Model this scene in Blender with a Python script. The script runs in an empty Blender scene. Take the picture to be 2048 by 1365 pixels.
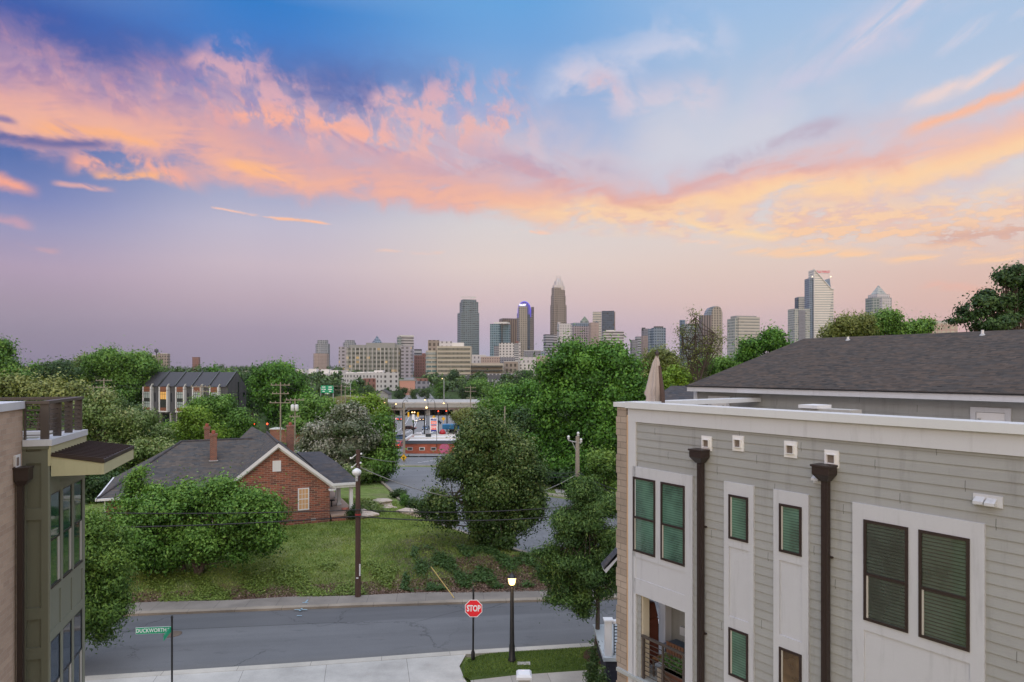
import bpy, math, random
import numpy as np
from mathutils import Vector
random.seed(7); RNG = np.random.default_rng(11)
R = math.radians
scene = bpy.context.scene
COL = scene.collection
F = 1365.0; CX = 1024.0; HY = 740.0; HC = 12.8        # 24 mm lens, level camera 12.8 m above the street
def P(u, v, Y):                                        # where a sight line meets the distance Y
    return Vector(((u-CX)/F*Y, Y, HC-(v-HY)/F*Y))
def XX(u, Y): return (u-CX)/F*Y
def ZZ(v, Y): return HC-(v-HY)/F*Y
def lin(c):
    return tuple(((x/255)/12.92 if x/255 <= .04045 else ((x/255+.055)/1.055)**2.4) for x in c)
def lerp(a, b, t): return a+(b-a)*t
def sst(a, b, x):
    t = np.clip((x-a)/(b-a), 0, 1); return t*t*(3-2*t)

# ------------------------------------------------------------------ terrain
_py = [-60, 38, 39.6, 43.5, 47, 60, 66, 90, 112, 130, 165, 200, 240, 300, 345, 420, 600, 900, 1500, 2500, 6000]
_pc = [0, 0, .10, .95, 1.25, 1.30, .35, -.55, -2.0, -3.1, -4.2, -6.0, -8.2, -9.8, -10, -7, -1, 2.5, 6, 8, 8]
_pl = [0, 0, .10, .95, 1.35, 1.4, 1.3, .9, .3, .0, .0, -.5, -1, -1.5, -2, -3, -1, 2.5, 6, 8, 8]
def gz(x, y):
    x = np.asarray(x, float); y = np.asarray(y, float)
    zc = np.interp(y, _py, _pc); zl = np.interp(y, _py, _pl)
    xc = -.115*y; hw = 14+.06*y
    w = sst(hw, hw+34, np.abs(x-xc))*sst(58, 95, y)
    z = zc*(1-w)+zl*w
    # the bank and lawn fade out towards the junction on the right
    r = sst(5.0, 14.0, x)*sst(38, 40, y)*(1-sst(80, 110, y))
    z = z*(1-r)+.02*r
    # side street cut through the lawn edge
    rd = road_side_dist(x, y)
    k = 1-sst(0.0, 3.2, rd)
    zr = np.interp(y, [40, 60, 75, 96, 112], [.0, .12, -.1, -.95, -2.0])
    z = z*(1-k)+zr*k
    return z
def _pd(px, py, pts):
    """signed-ish distance outside a convex polygon (0 inside)"""
    d = np.full(np.broadcast(px, py).shape, -1e9)
    n = len(pts)
    for i in range(n):
        ax, ay = pts[i]; bx, by = pts[(i+1) % n]
        ex, ey = bx-ax, by-ay; L = math.hypot(ex, ey)
        d = np.maximum(d, ((px-ax)*ey-(py-ay)*ex)/L)
    return np.maximum(d, 0)
SIDE_A = [(-10.2, 64.5), (-5.6, 55.2), (1.5, 46.5), (8.5, 43.5), (30, 42.5), (30, 56), (8, 64.2), (3.4, 68.8), (-3, 82)]
SIDE_B = [(-18.5, 96.2), (-16.6, 84.5), (-10.2, 64.5), (-3, 82), (-3.5, 95.5)]
SIDE_C = [(-30, 108), (-27, 96), (-16.6, 84.5), (-18.0, 96.8)]
def road_side_dist(x, y):
    x = np.asarray(x, float); y = np.asarray(y, float)
    a = np.minimum(_pd(x, y, SIDE_B), _pd(x, y, [(-10.2, 64.5), (-5.6, 55.2), (1.5, 46.5), (8.5, 43.5), (30, 42.5), (30, 56), (8, 64.2)]))
    return np.minimum(a, _pd(x, y, [(-10.2, 64.5), (8, 64.2), (3.4, 68.8), (-3, 82)]))

# ------------------------------------------------------------------ object helpers
def tag(o, label=None, cat=None, group=None, kind=None):
    if label: o['label'] = label
    if cat: o['category'] = cat
    if group: o['group'] = group
    if kind: o['kind'] = kind
    return o
def thing(name, label, cat, loc=(0, 0, 0), rz=0, group=None):
    o = bpy.data.objects.new(name, None); COL.objects.link(o)
    o.empty_display_size = .3
    o.location = loc; o.rotation_euler = (0, 0, rz)
    return tag(o, label, cat, group)
class MB:
    """collects shapes that become ONE mesh object"""
    def __init__(s): s.v = []; s.f = []; s.sm = []
    def add(s, vs, fs, smooth=False):
        o = len(s.v); s.v += [tuple(p) for p in vs]
        for f in fs: s.f.append(tuple(i+o for i in f)); s.sm.append(smooth)
        return s
    def box(s, x0, x1, y0, y1, z0, z1, M=None):
        vs = [(x0, y0, z0), (x1, y0, z0), (x1, y1, z0), (x0, y1, z0), (x0, y0, z1), (x1, y0, z1), (x1, y1, z1), (x0, y1, z1)]
        if M: vs = [M(p) for p in vs]
        return s.add(vs, [(0, 3, 2, 1), (4, 5, 6, 7), (0, 1, 5, 4), (1, 2, 6, 5), (2, 3, 7, 6), (3, 0, 4, 7)])
    def prism(s, poly, z0, z1, M=None, top=None):
        n = len(poly); top = top or poly
        vs = [(p[0], p[1], z0) for p in poly]+[(p[0], p[1], z1) for p in top]
        if M: vs = [M(p) for p in vs]
        return s.add(vs, [tuple(range(n))[::-1], tuple(range(n, 2*n))]+[(i, (i+1) % n, n+(i+1) % n, n+i) for i in range(n)])
    def extr(s, poly, d, M=None):
        """poly: 3D points of one outline, d: offset vector"""
        n = len(poly); vs = [tuple(p) for p in poly]+[(p[0]+d[0], p[1]+d[1], p[2]+d[2]) for p in poly]
        if M: vs = [M(p) for p in vs]
        return s.add(vs, [tuple(range(n))[::-1], tuple(range(n, 2*n))]+[(i, (i+1) % n, n+(i+1) % n, n+i) for i in range(n)])
    def tube(s, pts, r, n=8, r1=None, cap=True):
        pts = [Vector(p) for p in pts]; m = len(pts)
        if not isinstance(r, (list, tuple)):
            r = [lerp(r, r if r1 is None else r1, i/(m-1)) for i in range(m)]
        vs = []; up = Vector((0, 0, 1)); a = None
        for i, p in enumerate(pts):
            t = (pts[min(i+1, m-1)]-pts[max(i-1, 0)]).normalized()
            if a is None: a = t.cross(up if abs(t.z) < .95 else Vector((1, 0, 0))).normalized()
            else: a = (a-t*a.dot(t)).normalized()
            b = t.cross(a)
            for k in range(n):
                q = 2*math.pi*k/n
                vs.append(p+(a*math.cos(q)+b*math.sin(q))*r[i])
        fs = [(i*n+k, i*n+(k+1) % n, (i+1)*n+(k+1) % n, (i+1)*n+k) for i in range(m-1) for k in range(n)]
        s.add(vs, fs, True)
        if cap: s.add(vs[:n], [tuple(range(n))[::-1]]); s.add(vs[-n:], [tuple(range(n))])
        return s
    def lathe(s, prof, c=(0, 0, 0), n=16, smooth=True):
        vs = []; m = len(prof)
        for r, z in prof:
            for k in range(n):
                q = 2*math.pi*k/n; vs.append((c[0]+r*math.cos(q), c[1]+r*math.sin(q), c[2]+z))
        fs = [(i*n+k, i*n+(k+1) % n, (i+1)*n+(k+1) % n, (i+1)*n+k) for i in range(m-1) for k in range(n)]
        s.add(vs, fs, smooth)
        s.add(vs[:n], [tuple(range(n))[::-1]]); s.add(vs[-n:], [tuple(range(n))])
        return s
    def quad(s, a, b, c, d): return s.add([a, b, c, d], [(0, 1, 2, 3)])
    def build(s, name, mat, parent=None, label=None, cat=None, group=None, kind=None, bevel=0, loc=None):
        me = bpy.data.meshes.new(name)
        me.from_pydata(s.v, [], s.f)
        me.polygons.foreach_set('use_smooth', s.sm)
        me.validate(); autouv(me)
        if mat: me.materials.append(mat)
        o = bpy.data.objects.new(name, me); COL.objects.link(o)
        if parent: o.parent = parent
        if loc: o.location = loc
        if bevel:
            b = o.modifiers.new('bevel', 'BEVEL'); b.width = bevel; b.segments = 2; b.limit_method = 'ANGLE'
        return tag(o, label, cat, group, kind)
def autouv(me):
    uv = me.uv_layers.new(name='UVMap')
    nl = len(me.loops)
    if not nl: return
    co = np.empty(len(me.vertices)*3); me.vertices.foreach_get('co', co); co = co.reshape(-1, 3)
    li = np.empty(nl, int); me.loops.foreach_get('vertex_index', li)
    nf = len(me.polygons); tot = np.empty(nf, int); me.polygons.foreach_get('loop_total', tot)
    nr = np.empty(nf*3); me.polygons.foreach_get('normal', nr); nr = nr.reshape(-1, 3)
    pn = np.repeat(nr, tot, 0); p = co[li]
    h = np.hypot(pn[:, 0], pn[:, 1]); ok = h > .06; hh = np.where(ok, h, 1)
    tx = -pn[:, 1]/hh; ty = pn[:, 0]/hh
    U = np.where(ok, p[:, 0]*tx+p[:, 1]*ty, p[:, 0]); V = np.where(ok, p[:, 2]/hh, p[:, 1])
    uv.data.foreach_set('uv', np.stack([U, V], 1).ravel())
def copy_tree(o, parent=None):
    c = o.copy(); COL.objects.link(c); c.parent = parent
    for ch in list(o.children): copy_tree(ch, c)
    return c
def frame2(ox, oy, dx, dy):
    """local (along, out, z) -> world; (dx,dy) unit along, out = to the right of it turned -90"""
    return lambda p: (ox+dx*p[0]+dy*p[1], oy+dy*p[0]-dx*p[1], p[2])
def text_mb(txt, size, M, depth=.004, bold=0.0, sx=1.0, align='CENTER'):
    cu = bpy.data.curves.new('lettering', 'FONT'); cu.body = txt; cu.size = size
    cu.align_x = align; cu.align_y = 'CENTER'; cu.extrude = depth; cu.offset = bold; cu.resolution_u = 3
    o = bpy.data.objects.new('lettering', cu); COL.objects.link(o)
    dg = bpy.context.evaluated_depsgraph_get(); dg.update()
    me = bpy.data.meshes.new_from_object(o.evaluated_get(dg))
    mb = MB(); mb.add([M((v.co.x*sx, v.co.y, v.co.z)) for v in me.vertices], [tuple(p.vertices) for p in me.polygons])
    bpy.data.objects.remove(o); bpy.data.curves.remove(cu); bpy.data.meshes.remove(me)
    return mb

# ------------------------------------------------------------------ node maths
class G:
    """tiny expression layer over shader nodes"""
    def __init__(s, nt): s.nt = nt
    def node(s, t, **k):
        n = s.nt.nodes.new(t)
        for a, b in k.items(): setattr(n, a, b)
        return n
    def link(s, a, b):
        if isinstance(a, E): s.nt.links.new(a.s, b)
        elif isinstance(a, bpy.types.NodeSocket): s.nt.links.new(a, b)
        else:
            if b.type == 'RGBA' and isinstance(a, (tuple, list)) and len(a) == 3: a = (*a, 1)
            b.default_value = a
    def math(s, op, a, b=0, c=0, clamp=False):
        n = s.node('ShaderNodeMath', operation=op, use_clamp=clamp)
        s.link(a, n.inputs[0]); s.link(b, n.inputs[1]); s.link(c, n.inputs[2]); return E(s, n.outputs[0])
    def mix(s, f, a, b, mode='MIX'):
        n = s.node('ShaderNodeMix', data_type='RGBA', blend_type=mode)
        s.link(f, n.inputs[0]); s.link(a, n.inputs[6]); s.link(b, n.inputs[7]); return E(s, n.outputs[2])
    def ss(s, a, b, x):
        n = s.node('ShaderNodeMapRange', interpolation_type='SMOOTHSTEP')
        s.link(x, n.inputs[0]); s.link(a, n.inputs[1]); s.link(b, n.inputs[2]); return E(s, n.outputs[0])
    def mr(s, x, a, b, c=0., d=1.):
        n = s.node('ShaderNodeMapRange'); s.link(x, n.inputs[0])
        for i, q in enumerate((a, b, c, d)): s.link(q, n.inputs[i+1])
        return E(s, n.outputs[0])
    def vec(s, x, y, z=0.0):
        n = s.node('ShaderNodeCombineXYZ'); s.link(x, n.inputs[0]); s.link(y, n.inputs[1]); s.link(z, n.inputs[2]); return E(s, n.outputs[0])
    def noise(s, v, scale=1., detail=4., rough=.5, dist=0., lac=2., dim='3D'):
        n = s.node('ShaderNodeTexNoise', noise_dimensions=dim); s.link(v, n.inputs['Vector'])
        n.inputs['Scale'].default_value = scale; n.inputs['Detail'].default_value = detail
        n.inputs['Roughness'].default_value = rough; n.inputs['Distortion'].default_value = dist; n.inputs['Lacunarity'].default_value = lac
        return E(s, n.outputs[0])
    def ramp(s, x, stops, interp='LINEAR'):
        n = s.node('ShaderNodeValToRGB'); r = n.color_ramp; r.interpolation = interp
        stops = sorted(stops, key=lambda q: q[0])
        while len(r.elements) < len(stops): r.elements.new(.5)
        for e, (p, c) in zip(r.elements, stops): e.position = p; e.color = (*c, 1) if len(c) == 3 else c
        s.link(x, n.inputs[0]); return E(s, n.outputs[0])
    def sep(s, v):
        n = s.node('ShaderNodeSeparateXYZ'); s.link(v, n.inputs[0]); return [E(s, q) for q in n.outputs]
    def curve(s, x, pts):
        n = s.node('ShaderNodeFloatCurve'); c = n.mapping.curves[0]; n.mapping.use_clip = False
        pts = sorted(pts)
        c.points[0].location = pts[0]; c.points[1].location = pts[-1]
        for p in pts[1:-1]: c.points.new(*p)
        n.mapping.update(); s.link(x, n.inputs['Value']); return E(s, n.outputs[0])
class E:
    def __init__(s, g, so): s.g = g; s.s = so
    def __add__(s, o): return s.g.math('ADD', s, o)
    __radd__ = __add__
    def __sub__(s, o): return s.g.math('SUBTRACT', s, o)
    def __rsub__(s, o): return s.g.math('SUBTRACT', o, s)
    def __mul__(s, o): return s.g.math('MULTIPLY', s, o)
    __rmul__ = __mul__
    def __truediv__(s, o): return s.g.math('DIVIDE', s, o)
    def abs(s): return s.g.math('ABSOLUTE', s)
    def fract(s): return s.g.math('FRACT', s)
    def floor(s): return s.g.math('FLOOR', s)
    def gt(s, o): return s.g.math('GREATER_THAN', s, o)
    def max(s, o): return s.g.math('MAXIMUM', s, o)
    def min(s, o): return s.g.math('MINIMUM', s, o)
    def clamp(s): return s.g.math('ADD', s, 0, clamp=True)
# ------------------------------------------------------------------ sky
W = bpy.data.worlds.new('World'); scene.world = W; W.use_nodes = True
def build_sky():
    nt = W.node_tree; nt.nodes.clear(); g = G(nt)
    tc = g.node('ShaderNodeTexCoord'); d = E(g, tc.outputs['Generated'])
    x, y, z = g.sep(d)
    az = g.math('ARCTAN2', x, y); el = g.math('ARCSINE', z)
    AZ = lambda u: math.atan2(u-CX, F)
    EL = lambda u, v: math.atan2(HY-v, math.hypot(F, u-CX))
    a01 = (az+.8)/1.6
    cols = {
     0: [(0, (38, 88, 172)), (80, (45, 90, 172)), (150, (66, 92, 168)), (300, (78, 108, 172)), (390, (118, 130, 184)), (450, (150, 148, 186)), (530, (174, 154, 178)), (600, (160, 143, 163)), (660, (143, 131, 152)), (725, (132, 122, 146))],
     512: [(0, (44, 122, 200)), (80, (62, 122, 198)), (150, (90, 126, 192)), (300, (140, 146, 190)), (390, (166, 170, 200)), (450, (190, 184, 204)), (530, (200, 182, 194)), (600, (184, 164, 178)), (660, (160, 145, 166)), (725, (148, 137, 158))],
     1024: [(0, (100, 162, 220)), (80, (110, 162, 218)), (150, (130, 166, 215)), (300, (172, 182, 214)), (390, (200, 200, 212)), (450, (216, 208, 208)), (530, (224, 206, 200)), (600, (212, 188, 190)), (660, (190, 172, 188)), (725, (168, 168, 190))],
     1536: [(0, (156, 188, 225)), (80, (164, 191, 223)), (150, (170, 192, 221)), (300, (186, 198, 220)), (390, (212, 206, 212)), (450, (224, 210, 204)), (530, (224, 200, 190)), (600, (218, 188, 182)), (660, (200, 174, 182)), (725, (186, 174, 188))],
     2048: [(0, (170, 194, 224)), (80, (176, 196, 223)), (150, (186, 200, 224)), (300, (214, 212, 216)), (390, (224, 208, 204)), (450, (226, 204, 196)), (530, (222, 188, 176)), (600, (220, 180, 168)), (660, (214, 174, 170)), (725, (204, 170, 172))]}
    base = None; prev = None
    for u in sorted(cols):
        st = [(max(0, EL(u, v)/1.6), lin(c)) for v, c in cols[u]]
        st.append((.36, lin((176, 196, 226)))); st.append((.6, lin((205, 212, 228)))); st.append((.999, lin((196, 208, 230))))
        r = g.ramp(el/1.6, st)
        if base is None: base = r
        else: base = g.mix(g.ss(AZ(prev), AZ(u), az), base, r)
        prev = u
    sky = base
    # coordinates for cloud noise
    av = g.vec(az*1.0, el*1.0, .0)
    nz = lambda x, y, det, ro, di=0.: g.noise(g.vec(x, y), 1., det, ro, di, dim='2D')
    n_big = nz(az*3.2+3, el*5.5+3, 4, .55)
    n_mid = nz(az*12+7, el*18, 6, .6, .3)
    n_fine = nz(az*30+1, el*95, 5, .62, .12)
    n_hole = nz(az*17+el*6+11, el*26+4, 6, .62, .3)
    n_fib = nz(az*26+el*9+5, el*20-az*4, 6, .62, .2)        # ragged fibres, steeper than wide
    n_str = nz(az*7+el*5+2, el*60-az*10, 5, .6, .4)
    n_str2 = nz(az*5-el*4+9, el*42+az*18, 5, .6, .4)          # streaks falling to the right
    n_str3 = nz(az*6+el*5+4, el*30-az*20, 4, .58, .3)         # streaks rising to the right
    def stroke(sky, pts, wu, wd, col, alpha, warp=.05, dens=None, lo=.35, hi=.65, ends=(60, 60), soft=1.0):
        cp = [((AZ(u)+.8)/1.6, EL(u, v)/.7) for u, v in pts]
        c = g.curve(a01, cp)*.7
        dd = el-c+(n_mid-.5)*warp+(n_big-.5)*warp*1.2
        m = g.ss(wu/F, wu/F*(1-soft), dd)*g.ss(-wd/F, -wd/F*(1-soft), dd) if soft < 1 else g.ss(wu/F, 0., dd)*g.ss(-wd/F, 0., dd)
        u0, u1 = pts[0][0], pts[-1][0]
        if ends[0]: m = m*g.ss(AZ(u0), AZ(u0+ends[0]), az)
        if ends[1]: m = m*g.ss(AZ(u1), AZ(u1-ends[1]), az)
        # nothing of these continues behind the viewer
        if not ends[0]: m = m*g.ss(-1.15, -.8, az)
        if not ends[1]: m = m*g.ss(1.15, .8, az)
        if dens is not None: m = m*g.ss(lo, hi, dens)
        return g.mix((m*alpha).clamp(), sky, col)
    L = lin
    S = stroke
    # soft purple shade above the pink bank, upper left
    sky = S(sky, [(-200, 40), (0, 70), (250, 120), (520, 170), (760, 180), (1000, 190)], 95, 100, L((72, 88, 160)), .7, .05, n_big, .3, .6, (0, 250))
    # broad mauve-pink bank
    mv = g.mix(g.ss(AZ(0), AZ(1300), az), L((184, 148, 176)), L((204, 194, 208)))
    sky = S(sky, [(-300, 110), (0, 165), (250, 215), (520, 250), (760, 285), (1050, 315), (1300, 345), (1700, 340), (2100, 250)], 120, 105, mv, 1., .09, n_big*.35+n_mid*.65, .2, .5, (0, 0))
    pk = g.mix(g.ss(AZ(300), AZ(1100), az), L((228, 160, 160)), L((224, 196, 204)))
    sky = S(sky, [(-300, 70), (0, 160), (200, 215), (420, 230), (600, 260), (900, 275), (1150, 300)], 130, 80, pk, .5, .08, n_fib, .44, .66, (0, 140))
    sky = S(sky, [(-300, 120), (0, 190), (150, 225), (300, 235), (450, 250), (700, 275)], 70, 50, L((236, 166, 156)), .45, .08, n_mid*.5+n_fib*.5, .42, .58, (0, 140))
    sky = S(sky, [(350, 160), (430, 140), (540, 200), (700, 235), (830, 215), (930, 205), (1080, 235)], 75, 60, L((222, 172, 182)), .75, .07, n_fib, .4, .6, (60, 120))
    sky = S(sky, [(560, 250), (700, 255), (900, 262), (1010, 240), (1090, 215)], 60, 60, L((232, 178, 174)), .75, .08, n_fib, .42, .6, (60, 100))
    # blue-mauve gaps that break the bank up
    sky = S(sky, [(-300, 60), (0, 130), (200, 175), (420, 190), (600, 225), (900, 245), (1150, 270)], 100, 70, g.mix(g.ss(AZ(0), AZ(1100), az), L((126, 112, 172)), L((150, 166, 212))), .62, .05, n_hole, .50, .64, (0, 160))
    sky = S(sky, [(700, 330), (900, 335), (1100, 330), (1300, 340)], 26, 22, L((172, 148, 178)), .55, .05, n_hole, .40, .6, (120, 160))
    # pale puffs right of centre
    sky = S(sky, [(1040, 190), (1140, 140), (1240, 110), (1330, 78), (1420, 82), (1500, 108)], 45, 60, L((206, 208, 228)), .75, .07, n_mid*.6+n_big*.4, .3, .62, (90, 60))
    sky = S(sky, [(1100, 150), (1200, 165), (1290, 195), (1400, 190), (1480, 180)], 55, 45, L((216, 202, 216)), .75, .05, n_mid, .36, .6, (60, 80))
    sky = S(sky, [(1150, 190), (1200, 160), (1260, 190)], 34, 30, L((214, 178, 190)), .6, .04, n_mid, .4, .6, (50, 50))
    sky = S(sky, [(1200, 300), (1350, 290), (1500, 270), (1700, 250), (1900, 240)], 150, 70, L((208, 208, 220)), .85, .05, n_big, .3, .6, (150, 150))
    # diagonal wisps, upper right
    sky = S(sky, [(1460, 240), (1600, 160), (1720, 90), (1860, 10), (2000, -80)], 100, 50, L((200, 200, 222)), .85, .05, n_str3*.6+n_mid*.4, .3, .6, (120, 0))
    sky = S(sky, [(1680, 110), (1760, 50), (1840, -10), (1900, -60)], 26, 24, L((226, 210, 220)), .8, .03, n_str3, .36, .58, (60, 60))
    sky = S(sky, [(1840, 110), (1950, 60), (2080, 0)], 22, 18, L((206, 206, 224)), .7, .03, n_str3, .38, .6, (70, 0))
    sky = S(sky, [(1760, 245), (1880, 185), (2000, 140), (2200, 60)], 24, 26, L((238, 212, 206)), .85, .03, n_str3, .3, .6, (100, 0))
    sky = S(sky, [(-300, 150), (0, 205), (300, 250), (600, 290), (900, 318), (1200, 345)], 75, 50, L((204, 160, 174)), .55, .05, n_str2, .42, .6, (0, 120))
    sky = S(sky, [(-300, 110), (0, 160), (300, 205), (600, 250), (900, 285)], 60, 40, L((150, 132, 180)), .4, .05, n_str2, .48, .64, (0, 120))
    # orange light along the underside of the bank
    ow = g.mix(g.ss(AZ(700), AZ(1500), az), L((240, 178, 156)), L((250, 196, 160)))
    core = [(-300, 170), (0, 228), (150, 240), (300, 272), (450, 312), (600, 345), (800, 362), (1000, 388), (1150, 404), (1350, 405), (1500, 388), (1700, 358), (1850, 326), (2048, 268), (2300, 150)]
    sky = S(sky, core, 78, 60, g.mix(g.ss(AZ(900), AZ(1700), az), L((226, 168, 164)), L((236, 188, 178))), .9, .07, n_str*.4+n_mid*.6, .24, .5, (0, 0))
    sky = S(sky, core, 44, 44, ow, .85, .055, n_mid*.6+n_str*.4, .39, .58, (0, 0))
    sky = S(sky, [(900, 402), (1150, 420), (1350, 416), (1500, 400), (1700, 374), (1850, 345), (2048, 292), (2300, 180)], 34, 34, L((253, 214, 166)), .75, .045, n_mid*.5+n_str*.5, .26, .5, (250, 0))
    sky = S(sky, [(30, 246), (160, 262), (250, 272), (380, 288)], 18, 16, L((252, 180, 130)), .85, .025, n_str2, .32, .55, (80, 100))
    sky = S(sky, [(420, 318), (520, 338), (640, 366)], 20, 14, L((255, 186, 132)), .9, .025, n_str2, .3, .55, (60, 60))
    sky = S(sky, [(430, 225), (560, 240), (720, 262), (820, 300)], 34, 24, L((250, 176, 150)), .8, .03, n_fib, .44, .58, (60, 100))
    sky = S(sky, [(760, 300), (880, 290), (980, 250), (1060, 225)], 26, 22, L((232, 178, 170)), .6, .04, n_fib, .46, .6, (60, 60))
    # red-mauve shade drawn through the upper edge of the glow
    sky = S(sky, [(1010, 338), (1150, 366), (1300, 384), (1400, 362), (1550, 345), (1720, 326), (1880, 280)], 26, 20, L((220, 150, 144)), .42, .06, n_str*.6+n_mid*.4, .34, .6, (100, 120))
    sky = S(sky, [(1250, 400), (1320, 412), (1400, 405)], 9, 9, L((206, 140, 134)), .6, .03, n_str, .34, .55, (40, 50))
    sky = S(sky, [(1380, 330), (1520, 300), (1620, 268), (1720, 262)], 26, 22, L((186, 166, 186)), .75, .04, n_mid, .32, .56, (80, 80))
    sky = S(sky, [(1790, 282), (1900, 232), (1980, 202), (2100, 150)], 13, 15, L((250, 186, 152)), .9, .02, n_str3, .26, .52, (70, 0))
    # dark blue slots and small lit scraps on the left
    sky = S(sky, [(-200, 268), (0, 274), (120, 284), (240, 292)], 12, 12, L((66, 90, 158)), .8, .02, n_str, .25, .5, (0, 60))
    sky = S(sky, [(-200, 232), (0, 236), (45, 246)], 9, 9, L((104, 106, 168)), .8, .01, n_str, .25, .5, (0, 30))
    sky = S(sky, [(120, 322), (190, 322), (280, 328), (360, 352), (430, 372)], 30, 26, L((246, 172, 150)), .9, .025, n_mid, .36, .54, (40, 80))
    sky = S(sky, [(170, 345), (230, 352), (290, 350), (350, 352)], 12, 10, L((255, 182, 126)), .85, .02, n_mid, .34, .54, (40, 50))
    sky = S(sky, [(-200, 350), (0, 362), (40, 376), (90, 392)], 20, 15, L((252, 168, 140)), .9, .02, n_str2, .3, .5, (0, 60))
    sky = S(sky, [(95, 366), (160, 374), (240, 384)], 9, 7, L((228, 172, 166)), .8, .015, n_str2, .3, .5, (30, 50))
    sky = S(sky, [(-200, 432), (0, 440), (80, 452)], 16, 10, L((206, 158, 172)), .7, .02, n_str2, .35, .55, (0, 40))
    sky = S(sky, [(0, 486), (60, 492), (130, 504)], 9, 7, L((200, 160, 172)), .7, .02, n_str2, .36, .55, (30, 30))
    sky = S(sky, [(408, 412), (460, 420), (530, 434), (600, 440), (668, 449)], 3.4, 3, L((246, 196, 176)), .9, .008, n_fine, .40, .54, (20, 20))
    sky = S(sky, [(540, 438), (600, 441), (655, 447)], 5, 4, L((255, 190, 150)), .8, .006, n_fine, .36, .5, (20, 20))
    sky = S(sky, [(660, 508), (740, 500), (840, 506), (900, 502)], 5, 5, L((236, 200, 186)), .7, .008, n_str, .42, .55, (30, 30))
    # peach mackerel cloud, lower right
    ph = g.mix(g.ss(.4, .6, n_fine), L((234, 190, 174)), L((248, 208, 170)))
    sky = S(sky, [(1060, 415), (1300, 440), (1500, 452), (1700, 430), (1850, 425), (2100, 420), (2300, 420)], 52, 44, ph, .9, .04, n_fine*.5+n_mid*.5, .34, .52, (120, 0))
    sky = S(sky, [(1330, 440), (1440, 462), (1530, 476), (1640, 462)], 12, 10, L((252, 214, 166)), .8, .02, n_str, .34, .5, (60, 60))
    sky = S(sky, [(1500, 470), (1650, 470), (1800, 465), (1950, 470), (2100, 450), (2300, 440)], 55, 40, g.mix(g.ss(.44, .56, n_fine), L((198, 170, 178)), L((250, 200, 158))), .8, .03, n_fine, .44, .55, (120, 0))
    sky = S(sky, [(1430, 498), (1600, 506), (1800, 518), (1950, 520), (2100, 500), (2300, 480)], 15, 14, L((253, 204, 158)), .85, .02, n_str, .38, .54, (90, 0))
    sky = S(sky, [(1820, 478), (1940, 470), (2100, 462), (2300, 450)], 22, 20, L((198, 156, 158)), .6, .03, n_fine, .44, .54, (80, 0))
    sky = S(sky, [(1350, 480), (1400, 484), (1450, 488)], 6, 6, L((250, 206, 178)), .8, .01, n_str, .36, .52, (30, 30))
    sky = S(sky, [(1020, 462), (1070, 462), (1115, 470)], 8, 7, L((248, 202, 178)), .8, .01, n_fine, .42, .54, (30, 30))
    sky = S(sky, [(1820, 585), (1900, 578), (2000, 590), (2100, 590)], 12, 12, L((236, 178, 160)), .5, .015, n_str, .4, .55, (60, 0))
    # the part of the sky behind the viewer, where the sun has just gone down
    back = g.ss(1.2, 2.6, az.abs())
    glow = g.ramp(el/1.6, [(0, lin((255, 214, 170))), (.12, lin((250, 228, 206))), (.4, lin((214, 216, 226))), (1, lin((196, 208, 230)))])
    sky = g.mix(back, sky, glow)
    st = g.node('ShaderNodeTexSky', sky_type='NISHITA', sun_disc=False, sun_elevation=R(4), sun_rotation=R(205))
    st.air_density = 1.2; st.dust_density = 2
    bg1 = g.node('ShaderNodeBackground'); g.link(sky, bg1.inputs[0])
    g.link(1.0+back*.6+g.ss(.6, 1.0, el)*1.5, bg1.inputs[1])
    bg2 = g.node('ShaderNodeBackground'); g.nt.links.new(st.outputs[0], bg2.inputs[0]); bg2.inputs[1].default_value = .006
    ad = g.node('ShaderNodeAddShader'); nt.links.new(bg1.outputs[0], ad.inputs[0]); nt.links.new(bg2.outputs[0], ad.inputs[1])
    out = g.node('ShaderNodeOutputWorld'); nt.links.new(ad.outputs[0], out.inputs[0])
build_sky()
W.cycles.sampling_method = 'MANUAL'; W.cycles.sample_map_resolution = 512
# ------------------------------------------------------------------ camera, view, sun
cam = bpy.data.cameras.new('camera'); co = bpy.data.objects.new('camera', cam); COL.objects.link(co)
cam.sensor_width = 36; cam.lens = 36*F/2048; cam.shift_y = (HY-682.5)/2048
cam.clip_start = .1; cam.clip_end = 12000
co.location = (0, 0, HC); co.rotation_euler = (R(90), 0, 0); scene.camera = co
scene.view_settings.view_transform = 'Standard'; scene.view_settings.look = 'None'
scene.view_settings.exposure = 0; scene.view_settings.gamma = 1
sl = bpy.data.lights.new('sun', 'SUN'); sl.energy = .55; sl.angle = R(14); sl.color = (1, .86, .74)
so = bpy.data.objects.new('sun', sl); COL.objects.link(so)
so.rotation_euler = Vector((-.35, -.93, .36)).to_track_quat('Z', 'Y').to_euler()
scene.cycles.max_bounces = 6; scene.cycles.diffuse_bounces = 3; scene.cycles.transparent_max_bounces = 6
scene.cycles.use_denoising = True
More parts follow.
